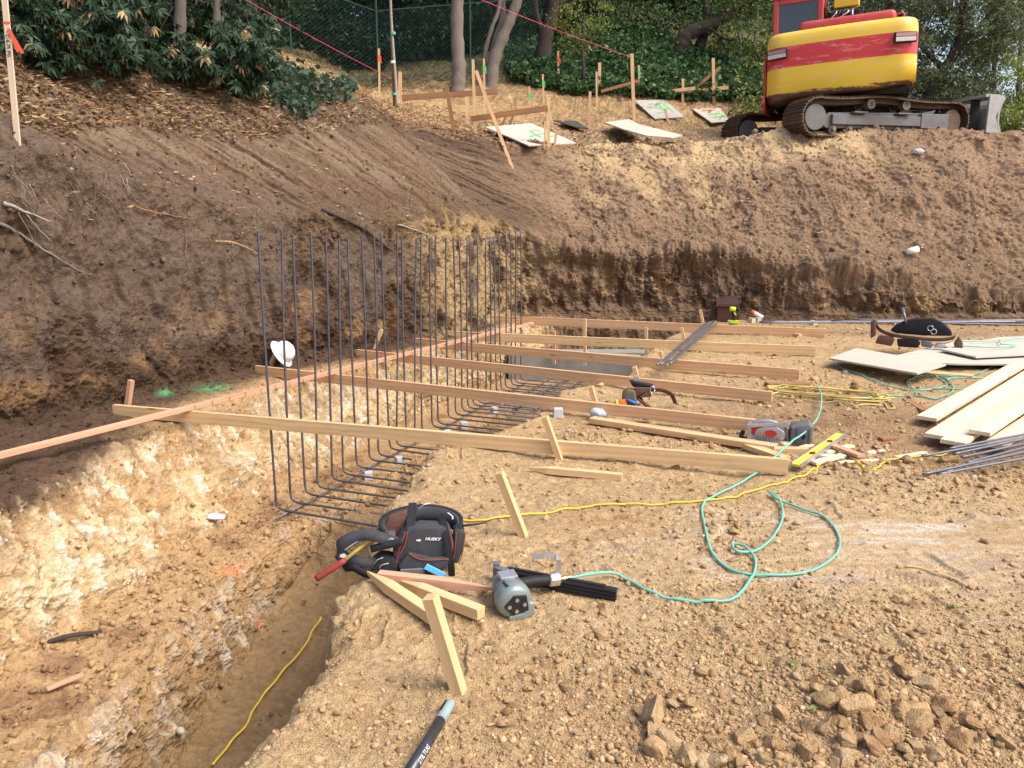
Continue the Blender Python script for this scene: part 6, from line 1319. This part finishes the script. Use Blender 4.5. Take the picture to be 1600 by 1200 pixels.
hd = (hp[2] - hp[1]).normalized(); mb = MB(); mb.tube([hp[2] - hd * .002, hp[2] + hd * .004, hp[2] + hd * .040, hp[2] + hd * .048], [.024, .028, .028, .020], 20); mb.build('handle_cap', M['bright'], gun, smooth=False)
h2 = hp[2] + hd * .040; mb = MB(); mb.sweep([h2 + Vector((0, 0, .02)), h2 + Vector((0, 0, .085)), h2 + Vector((-.012, .01, .098)), h2 + Vector((-.06, .01, .10)), h2 + Vector((-.105, .015, .088))], [(-.010, -.002), (.010, -.002), (.010, .002), (-.010, .002)], (0, -1, .2)); mb.build('rafter_hook', M['lightmetal'], gun)
f0 = hp[2] + hd * .048; mb = MB(); mb.tube([f0, f0 + hd * .012, f0 + hd * .013, f0 + hd * .03, f0 + hd * .031, f0 + hd * .05 + Vector((0, 0, .004))], [.010, .010, .013, .013, .009, .007], 12); mb.build('air_fitting', mat('brass', (.55, .36, .15), rough=.35, metal=.9), gun)
HOSE0 = P.o + f0 + hd * .048
m0, m1 = P.g(793, 897, .045), P.g(963, 929, .03); mb = MB(); mb.bar(m0, m1, .030, .050); 
for q_ in (-.012, .004, .018): mb.bar(m0 + Vector((0, -.017, q_)), m1 + Vector((0, -.017, q_)), .006, .006)
mb.bar(m0 + Vector((0, .0, .028)), m1.lerp(m0, .1) + Vector((0, .0, .028)), .018, .010); mb.build('magazine', M['black'], gun, bevel=.002)
mb = MB(); mb.bar(P.g(776, 893, .05), P.g(792, 899, .055), .035, .05); mb.box(P.g(776, 890, .055), (.03, .03, .07)); mb.build('nosepiece', M['greyplastic'], gun, bevel=.004)

# --- air hoses
hp_ = [HOSE0] + [ong(a, b) for a, b in ((960, 903), (1010, 925), (1060, 940), (1110, 947), (1150, 937), (1175, 905), (1180, 880), (1165, 861), (1145, 856), (1150, 867), (1178, 866), (1205, 845), (1222, 815), (1218, 788), (1202, 774), (1212, 784), (1245, 796), (1290, 812), (1312, 845), (1300, 875), (1255, 898), (1190, 903), (1140, 893), (1112, 865), (1100, 820), (1098, 792), (1118, 777), (1180, 745), (1240, 712), (1268, 682), (1282, 645), (1278, 615))]
def hose(name, P_, r, m, label, lift=None, extra=None, n=12):
    C_ = cat(P_, n); zz = pad_z(np.array([p.x for p in C_]), np.array([p.y for p in C_])); out = []
    for i, p in enumerate(C_):
        t = i / n; l_ = 0
        if lift: l_ = np.interp(t, [a for a, b in lift], [b for a, b in lift])
        z = np.mean(zz[max(0, i - 7):i + 8]); z = max(z, zz[max(0, i - 2):i + 3].max()) + r + l_ + .002
        if extra and t < extra[0]: w = 1 - t / extra[0]; w = w * w * (3 - 2 * w); z = z * (1 - w) + extra[1] * w
        out.append(Vector((p.x, p.y, z)))
    o = MB().tube([q_ - out[0] for q_ in out], r, 10).build(name, m, smooth=True, loc=out[0]); return tag(o, label, 'hose', 'teal air hoses')
hose('air_hose', hp_, .0062, M['tealpale'], 'teal air hose looping from the nail gun across the dirt to the cord coil', lift=[(0, 0), (6, 0), (8, .012), (10, .012), (12, .0), (14, .012), (16, .012), (18, 0), (26, .0), (28, .01), (29, .10), (31, .05), (33, .03)], extra=(1.6, HOSE0.z))
hose('air_hose', [ong(a, b) for a, b in ((1318, 622), (1349, 624), (1390, 620), (1432, 621), (1465, 625), (1488, 613), (1484, 598), (1468, 590), (1440, 589), (1418, 597), (1425, 608), (1460, 611), (1520, 608), (1555, 597), (1548, 592), (1510, 592), (1478, 597))], .006, M['tealpale'], 'teal air hose coiling once below the plywood sheets')
hose('air_hose', [ong(a, b) for a, b in ((1333, 568), (1306, 572), (1340, 586), (1380, 602), (1420, 610), (1452, 611), (1478, 604), (1470, 594), (1435, 587))], .006, M['tealpale'], 'teal air hose starting at the left end of the plywood sheet')
P_ = [ong(a, b) for a, b in ((1452, 588), (1490, 590), (1530, 584), (1562, 568), (1570, 556), (1560, 548))] + [onz(1566, 538, .15), onz(1588, 541, .13), onz(1560, 545, .13), onz(1500, 542, .13), onz(1495, 536, .13), onz(1540, 535, .13), onz(1600, 530, .13), onz(1660, 528, .13)]
for p in P_: p.z = max(p.z, .0)
C_ = cat(P_, 10); o0 = C_[0].copy(); C_ = [Vector((p.x, p.y, (gz(p.x, p.y) + .012) if i < 50 else max(p.z, .145))) for i, p in enumerate(C_)]
o = MB().tube([p - o0 for p in C_], .006, 8).build('air_hose', M['tealpale'], smooth=True, loc=o0); tag(o, 'teal air hose looping over the dusty plywood sheet at the right', 'hose', 'teal air hoses')
# --- extension cords
bag.scale = (1.03, 1, .87)
cord('extension_cord', [(716, 816), (760, 815), (830, 806), (900, 797), (980, 791), (1060, 787), (1095, 785), (1130, 780), (1180, 768), (1230, 755), (1262, 742), (1290, 722), (1320, 712), (1345, 730), (1365, 735), (1392, 722), (1430, 715), (1470, 713), (1510, 698), (1560, 690), (1650, 681)], .0055, M['yellow'], 'bright yellow cord running from the tool bag across the pad to the right edge', 'cord', wav=.004, n=16)
raw = [bank_hit(a, b, 1.0, 2.9) + Vector((.02, -.02, .03)) for a, b in ((497, 968), (484, 992), (468, 1018), (440, 1052), (415, 1085), (395, 1112), (376, 1140), (356, 1165), (330, 1200))]
cord('extension_cord', None, .0065, M['yellow'], 'yellow cord lying in the deep trench at the lower left', 'cord', wav=.003, raw=raw, n=10)
rc = random.Random(8); pc = Px(1300, 622); cc_ = empty('coiled_cord', pc.o, 'bunched coil of faded yellow cord lying in long loops above the saw', 'cord')
for k in range(6):
    a, b = rc.uniform(-6, 6), rc.uniform(-4, 4); pts = []
    for j in range(25):
        t = j / 24 * 2 * math.pi * 1.0; x = 1296 + a * 2 + (88 + rc.uniform(-8, 8)) * math.cos(t); y = 621 + b + (6.5) * math.sin(t) + (x - 1296) * .085; p = ong(x, y); p.z = gz(p.x, p.y) + .012 + .006 * k; pts.append(p - pc.o)
    MB().tube(cat(pts, 3), .0055, 7).build('cord_loop', M['paleyellow'], cc_, smooth=True)
for pts in ([(1175, 632), (1195, 622), (1225, 612), (1260, 618)], [(1370, 625), (1390, 630), (1398, 640), (1388, 641), (1382, 632), (1340, 625)]): MB().tube([ong(x, y, .012) - pc.o for x, y in pts], .0055, 7).build('cord_loop', M['paleyellow'], cc_, smooth=True)

# --- circular saw on its side
P = Px(1212, 691); saw = empty('circular_saw', P.o, 'grey circular saw lying on its side with red blade hub and square motor', 'circular saw')
def disc(mb, x, y, rx, ry, d0, d1, n=32, mi=0, hole=0):
    a = [P.v(x + rx * math.cos(2 * math.pi * k / n), y + ry * math.sin(2 * math.pi * k / n), d0) for k in range(n)]; b = [P.v(x + rx * math.cos(2 * math.pi * k / n), y + ry * math.sin(2 * math.pi * k / n), d1) for k in range(n)]
    mb.add(a + b, [tuple(range(n)), tuple(range(2 * n - 1, n - 1, -1))] + [(k, n + k, n + (k + 1) % n, (k + 1) % n) for k in range(n)], mi)
mb = MB(); plate(mb, P, [(1168, 664), (1174, 663), (1176, 692), (1170, 693)], .09, -.04); plate(mb, P, [(1168, 664), (1228, 655), (1230, 660), (1174, 668)], .012, .05); plate(mb, P, [(1170, 687), (1225, 688), (1232, 692), (1170, 693)], .10, -.03); plate(mb, P, [(1226, 657), (1230, 656), (1231, 692), (1227, 692)], .08, -.03); mb.build('shoe', M['lightmetal'], saw, bevel=.003)
mb = MB(); disc(mb, 1198, 676, 30, 20, -.02, .03); mb.build('upper_guard', M['lightmetal'], saw, bevel=.006, seg=3, smooth=True)
mb = MB(); disc(mb, 1193, 672, 21, 12, .031, .036); mb.build('blade_cover', M['red'], saw)
mb = MB(); disc(mb, 1203, 677, 23, 12, .034, .050); mb.build('lower_guard', M['lightmetal'], saw, bevel=.005, smooth=True)
mb = MB(); disc(mb, 1204, 675, 9, 5, .051, .058); mb.build('hub', M['red'], saw)
mb = MB()
for k in range(9): mb.bar(P.v(1184 + k * 4, 679 + abs(k - 4) * .6, .055), P.v(1188 + k * 4, 691, .055), .003, .006)
mb.build('rib', M['greyplastic'], saw)
mb = MB(); plate(mb, P, [(1232, 663), (1258, 656), (1264, 660), (1264, 686), (1258, 690), (1233, 692)], .15, -.09); mt = mb.build('motor_housing', M['greyplastic'], saw, bevel=.012, seg=3, smooth=True)
mb = MB()
for k in range(7): mb.box(P.v(1259, 665 + k * 3.4, .063), (.010, .006, .004), P.rot()); mb.box(P.v(1241, 665 + k * 3.4, .063), (.008, .006, .004), P.rot())
plate(mb, P, [(1251, 669), (1255, 675), (1251, 681), (1247, 675)], .004, .060); mb.build('vent', M['black'], saw)
mb = MB(); mb.tube(path(P, [(1163, 678, .0), (1160, 684, .02), (1164, 690, .02), (1172, 691, .02)]), .016, 10); mb.build('front_handle', M['black'], saw, smooth=True)
mb = MB(); plate(mb, P, [(1226, 666), (1233, 664), (1234, 692), (1226, 692)], .10, -.05); mb.build('gear_case', M['black'], saw, bevel=.006)

# --- spirit level
a, b = ong(1243, 738), ong(1313, 692); lv = empty('spirit_level', a, 'yellow spirit level with two dark vials lying over the wood scraps', 'level'); a0 = Vector((0, 0, .045)); b0 = b - a + Vector((0, 0, .06))
mb = MB(); dirv = (b0 - a0).normalized(); sd = dirv.cross(Vector((0, 0, 1))).normalized()
mb.bar(a0 + Vector((0, 0, .0)), b0, .052, .014, 0); mb.build('web', M['yellow'] if False else mat('level_yellow', (.80, .66, .06), rough=.45, var=.1, dirt=.25, dirtcol=(.7, .6, .4)), lv, bevel=.001)
mb = MB(); mb.bar(a0 + sd * .028, b0 + sd * .028, .006, .030); mb.bar(a0 - sd * .028, b0 - sd * .028, .006, .030); mb.build('rail', M['lightmetal'], lv, bevel=.001)
for k in (.33, .72):
    p = a0.lerp(b0, k) + Vector((0, 0, .008)); mb = MB(); M4 = Matrix((dirv, sd, dirv.cross(sd))).transposed().to_4x4(); M4.translation = p
    if M4.to_3x3().determinant() < 0: pass
    mb.prism([(.032 * math.cos(q_ * .4), .017 * math.sin(q_ * .4)) for q_ in range(16)], .003 if dirv.cross(sd).z > 0 else -.003, M4); mb.build('vial', mat('vial_red', (.14, .03, .025), rough=.2), lv)

# --- leather tool belt on the plywood
P = Px(1430, 553, .10); tb = empty('tool_belt', P.o, 'brown leather tool belt with black padding and silver buckle lying on the plywood', 'tool belt')
mb = MB(); plate(mb, P, [(1391, 533), (1398, 524), (1413, 515), (1425, 512), (1450, 510), (1463, 516), (1476, 528), (1478, 536), (1440, 538), (1400, 537)], .07, -.12); mb.build('padding', M['blackfab'], tb, bevel=.02, seg=3, smooth=True)
mb = MB(); mb.sweep(cat([P.v(*q_) for q_ in ((1371, 521, .0), (1376, 530, .06), (1395, 537, .09), (1430, 540, .10), (1462, 540, .09), (1479, 536, .06), (1482, 531, 0))], 5), [(-.004, -.022), (.004, -.022), (.004, .022), (-.004, .022)], (0, -.5, 1)); mb.build('leather_belt', M['leather'], tb, smooth=True)
for pl, nm, m_ in (([(1376, 540), (1397, 540), (1399, 546), (1396, 555), (1372, 552)], 'nail_pouch', 'leather'), ([(1402, 544), (1430, 541), (1436, 548), (1432, 555), (1405, 555)], 'nail_pouch', 'black'), ([(1436, 543), (1452, 546), (1451, 554), (1437, 552)], 'tape_holder', 'greyplastic'), ([(1486, 534), (1492, 542), (1493, 551), (1484, 553), (1480, 546)], 'side_pouch', 'leather'), ([(1363, 518), (1371, 514), (1372, 540), (1365, 545)], 'hammer_loop', 'leather')):
    mb = MB(); plate(mb, P, pl, .10, .0); mb.build(nm, M[m_], tb, bevel=.015, seg=3, smooth=True)
mb = MB(); 
for (x, y) in ((1447, 525), (1452, 530)): mb.tube([P.v(x + 4 * math.cos(k * .7), y + 4 * math.sin(k * .7), .0) for k in range(10)], .004, 6)
mb.build('buckle', M['bright'], tb, smooth=True)
mb = MB(); mb.tube([P.v(1405, 498, -.12), P.v(1413, 519, -.03)], [.022, .012], 8); mb.build('tool_handle', M['steel_blue'], tb, smooth=True)
mb = MB(); mb.box(P.v(1465, 549, .07), (.16, .09, .055), P.rot(), taper=.7); mb.build('tape_measure', M['lightmetal'], tb, bevel=.02, seg=3, smooth=True)

# --- small leather pouch with a strap, between two form boards
P = Px(1005, 636); lp = empty('leather_pouch', P.o, 'small brown leather pouch with ring buckle standing between two form boards', 'tool pouch')
mb = MB(); plate(mb, P, [(972, 612), (980, 606), (992, 608), (996, 628), (988, 636), (972, 630)], .10, -.02); mb.build('pocket', mat('olive_leather', (.13, .10, .06), rough=.7, var=.3), lp, bevel=.02, seg=3, smooth=True)
mb = MB(); plate(mb, P, [(982, 595), (1018, 600), (1022, 604), (1014, 604), (988, 604)], .06, -.03); mb.build('pad', M['black'], lp, bevel=.008, smooth=True)
mb = MB(); plate(mb, P, [(990, 604), (1016, 604), (1017, 618), (996, 620), (1018, 634), (1012, 637), (994, 622)], .05, .0); mb.build('flap', M['leather'], lp, bevel=.006, smooth=True)
mb = MB(); mb.sweep(cat([P.v(*q_) for q_ in ((1016, 608, .02), (1032, 608, .02), (1046, 613, .02), (1051, 621, .01), (1054, 629, .0))], 5), [(-.003, -.020), (.003, -.020), (.003, .020), (-.003, .020)], (0, -.6, 1)); mb.build('strap', M['leather'], lp, smooth=True)
mb = MB(); mb.tube([P.v(1018 + 3.5 * math.cos(k * .7), 607 + 6 * math.sin(k * .7), .05) for k in range(10)], .005, 6); mb.build('ring', M['bright'], lp, smooth=True)
mb = MB(); mb.tube([P.v(979, 621, .10), P.v(997, 628, .09)], .012, 8); mb.build('blue_grip', M['blue'], lp, smooth=True)
mb = MB(); mb.box(P.v(993, 592, -.01), (.045, .05, .05), P.rot()); mb.build('hammer_face', M['lightmetal'], lp, bevel=.006)
P = Px(970, 636); bt = empty('squeeze_bottle', P.o, 'small orange bottle with white nozzle lying beside the leather pouch', 'bottle')
mb = MB(); mb.tube([P.v(955, 632, .03), P.v(960, 631, .03), P.v(962, 630, .03), P.v(976, 628, .03), P.v(979, 628, .03)], [.006, .010, .028, .034, .025], 16, 0); mb.build('bottle_body', M['orange'], bt, smooth=True)
mb = MB(); mb.tube([P.v(952, 632, .03), P.v(958, 631, .03)], [.006, .010], 10); mb.build('nozzle', M['white'], bt); mb = MB(); mb.tube([P.v(962.5, 630, .03), P.v(966, 629.5, .03)], .0352, 16); mb.build('label_band', M['lime'], bt, smooth=True)

# --- brown crate with a drill, spray can, cardboard scraps by the far wall
P = Px(1136, 501); cr_ = empty('wooden_crate', P.o, 'dark reddish brown open crate standing against the foot of the far wall', 'crate')
W_, H_ = .32, .24; mb = MB(); Rz = Matrix.Rotation(R(-12), 3, 'Z'); brn = mat('brown_plastic', (.085, .035, .028), rough=.6, var=.2)
for c_, s_ in (((0, -.15, H_ / 2), (W_, .012, H_)), ((0, .15, H_ / 2), (W_, .012, H_)), ((-W_ / 2, 0, H_ / 2), (.012, .29, H_)), ((W_ / 2, 0, H_ / 2), (.012, .29, H_)), ((0, 0, .01), (W_, .29, .012))): mb.box(Rz @ Vector(c_), s_, Rz)
mb.build('box', brn, cr_, bevel=.003)
mb = MB(); mb.box(Rz @ Vector((0, .20, H_ + .05)), (W_ + .02, .012, .16), Rz @ Matrix.Rotation(R(-25), 3, 'X')); mb.box(Rz @ Vector((-.02, -.16, H_ + .005)), (W_ + .03, .05, .012), Rz); mb.build('lid', brn, cr_, bevel=.003)
mb = MB(); mb.box(Rz @ Vector((W_ / 2 + .008, -.05, .10)), (.004, .05, .13), Rz); mb.build('label_sticker', M['white'], cr_)
P = Px(1140, 504); P.o.y -= .28; dr = empty('cordless_drill', P.o, 'lime green cordless drill standing in front of the brown crate', 'drill')
mb = MB(); mb.tube([P.v(1131, 480), P.v(1134, 480), P.v(1140, 480.5)], [.030, .036, .034], 14); mb.build('motor', M['lime'], dr, smooth=True)
mb = MB(); mb.tube([P.v(1140, 480.5), P.v(1145, 481), P.v(1147, 481)], [.026, .022, .01], 12); mb.tube([P.v(1147, 481), P.v(1161, 481)], .004, 6); mb.build('chuck', M['black'], dr, smooth=True)
mb = MB(); mb.bar(P.v(1136, 483), P.v(1139, 498), .035, .04, up=(1, 0, 0)); mb.build('handle', M['black'], dr, bevel=.008); mb = MB(); mb.bar(P.v(1138, 485, .022), P.v(1141, 489, .022), .02, .015, up=(1, 0, 0)); mb.build('trigger', M['lime'], dr)
mb = MB(); mb.box(P.v(1139, 499.5), (.14, .08, .045), P.rot()); mb.build('battery', M['lime'], dr, bevel=.008)
P = Px(1184, 502); P.o.z += .04; sc_ = empty('spray_can', P.o, 'white spray can with orange cap lying near the ends of the long rebars', 'spray can')
mb = MB(); mb.tube([P.v(1178, 493), P.v(1191, 500)], .033, 18); mb.build('can', M['white'], sc_, smooth=False); mb = MB(); mb.tube([P.v(1173, 490.5), P.v(1175, 491.5), P.v(1178, 493)], [.022, .03, .033], 18); mb.build('cap', M['orange'], sc_, smooth=True)
for px, py, lb in ((1174, 504, 'left one of two pale cardboard boxes behind the farthest form board'), (1183, 503, 'right one of two pale cardboard boxes behind the farthest form board'), (1270, 508, 'small white carton at the end of the farthest form board')):
    o = MB().box((0, 0, .035), (.09, .08, .07), taper=.95).build('carton', M['ply'], bevel=.003, loc=ong(px, py)); o.rotation_euler = (.1, .1, .6); tag(o, lb, 'carton', 'pale cartons by the far form board')

# --- hard hat hanging on its stake
hc = aty(445, 549, onz(422, 572, .08).y - .10); hh = empty('hard_hat', hc, 'white full brim hard hat hung on a stake behind the rebars', 'hard hat')
axh = Vector((.80, -.08, .58)).normalized(); e1 = axh.orthogonal().normalized(); e2 = axh.cross(e1); V = []; Fc = []; prof = [(.0, .098), (.035, .103), (.06, .098), (.09, .082), (.108, .06), (.12, .03), (.124, .002)]; n = 28
for j, (h_, r_) in enumerate(prof):
    for k in range(n): a = 2 * math.pi * k / n; V.append(axh * (h_ - .03) + (e1 * math.cos(a) * 1.12 + e2 * math.sin(a)) * r_)
Fc = [(j * n + k, j * n + (k + 1) % n, (j + 1) * n + (k + 1) % n, (j + 1) * n + k) for j in range(len(prof) - 1) for k in range(n)] + [tuple((len(prof) - 1) * n + k for k in range(n))]
mb = MB().add(V, Fc); mb.build('shell', M['white'], hh, smooth=True)
V = []; 
for h_, r_ in ((-.004, .095), (.004, .102), (-.012, .145), (-.018, .145), (-.008, .095)):
    for k in range(n): a = 2 * math.pi * k / n; V.append(axh * (h_ - .03) + (e1 * math.cos(a) * 1.1 + e2 * math.sin(a)) * r_)
mb = MB().add(V, [(j * n + k, j * n + (k + 1) % n, (j + 1) * n + (k + 1) % n, (j + 1) * n + k) for j in range(4) for k in range(n)]); mb.build('brim', M['white'], hh, smooth=True)
mb = MB()
for q_ in (-.022, 0, .022): mb.tube([axh * (.125 - .03 - abs(t) ** 2 * 7) + e1 * t + e2 * q_ for t in np.linspace(-.085, .085, 9)], .0035, 6)
mb.build('crown_ridge', M['white'], hh, smooth=True)

# --- dark handled tool at the bottom of the picture
a, b = ong(706, 1104, .02), ong(630, 1235, .02); ph = empty('hand_tool', a, 'dark shafted hammer handle with a grey tip lying at the bottom of the picture', 'tool handle')
dv = (b - a); mb = MB(); mb.tube([dv * .0, dv * .012, dv * .04, dv * .27], [.004, .012, .0165, .0175], 20); mb.build('tip', mat('grey_rubber', (.26, .33, .34), rough=.6, var=.1), ph, smooth=True)
mb = MB(); mb.tube([dv * .265, dv * .6, dv * 1.0], [.0172, .0178, .019], 20); mb.build('shaft', mat('dark_shaft', (.035, .037, .05), rough=.28, var=.3, spec=.6, dirt=.1), ph, smooth=True)
mb = MB(); mb.bar(dv * .03 + Vector((-.010, -.004, .0125)), dv * .17 + Vector((-.010, -.004, .014)), .012, .004); mb.build('inset', M['black'], ph)
dn_ = dv.normalized(); tocam = (Vector((0, 0, CAMZ)) - (a + dv * .75)).normalized(); nrm_ = (tocam - dn_ * tocam.dot(dn_)).normalized(); nrm_ = (nrm_ * .85 + dn_.cross(nrm_) * -.5).normalized()
xd_ = -dn_; yd_ = nrm_.cross(xd_); xf = Matrix((xd_, yd_, nrm_)).transposed().to_4x4(); xf.translation = dv * .70 + nrm_ * .0176
text_mesh('lettering', 'STILTUG', .020, M['white'], ph, xf)

# --- litter on the ground
p = bank_hit(335, 809, 3, 5.0); Vv, Fc = ICO[3]; Vv = Vv * (1 + .5 * fbm(Vv, 2.2, 3, 88))[:, None] * np.array((.07, .035, .022)); me = mesh_np('crumpled_wrapper', Vv, Fc); o = link('crumpled_wrapper', me, M['white']); o.location = p + Vector((.02, -.03, .02)); tag(o, 'crumpled white plastic wrapper at the foot of the tan trench wall', 'wrapper')
p = bank_hit(1422, 398, 9, 11.5); o = MB().tube([(-.09, 0, 0), (.09, 0, .04)], [.045, .055], 16).build('paper_cup', M['white'], smooth=True, loc=p + Vector((0, -.05, .05))); tag(o, 'pale cardboard tube lying on the slope of the far wall', 'cardboard tube')
p = bank_hit(1433, 240, 10.5, 12); Vv, Fc = ICO[3]; Vv = Vv * (1 + .3 * fbm(Vv, 2, 3, 98))[:, None] * np.array((.10, .05, .05)); me = mesh_np('pale_stone', Vv, Fc); o = link('pale_stone', me, M['block']); o.location = p + Vector((0, -.03, .03)); tag(o, 'pale stone on the upper slope below the excavator blade', 'rock')
for i, (px, py, lb) in enumerate(((1236, 1041, 'small green leaf lying in the gravel'), (1270, 1112, 'dark green leaf left of the rusty rock'), (1490, 951, 'yellow green leaf on the bare ground at the right'))):
    p = ong(px, py, .012); mb = MB(); mb.add([(-.028, 0, .0), (0, -.008, .004), (.03, .002, .008), (0, .009, .006)], [(0, 1, 2, 3)]); o = mb.build('fallen_leaf', mat('leaf_green', (.14, .18, .05), rough=.6), loc=p); o.rotation_euler = (.2, .1, -.6 + i); tag(o, lb, 'leaf')
cord('dry_stalk', [(1415, 887), (1440, 891), (1462, 898), (1490, 906), (1510, 918)], .004, M['wood_pale'], 'thin dry stalk lying on the bare streaked ground', 'stalk', n=6, wav=.003)
p = bank_hit(103, 1073, 3, 4.2); wood('wood_scrap', p + Vector((-.06, -.05, .02)), p + Vector((.06, .05, .035)), .03, .012, M['wood_pink'], 'short pink scrap of wood on the bench of the lower left wall', 'wood scrap')
p = bank_hit(110, 1005, 3, 4.5); MBo = MB().tube(cat([(-.12, -.05, 0), (0, 0, .02), (.13, .07, .0)], 4), [.013] * 9, 8).build('dark_root', M['bark_dark'], smooth=True, loc=p + Vector((0, 0, .02))); tag(MBo, 'dark broken root lying at the foot of the tan wall, lower left', 'root')
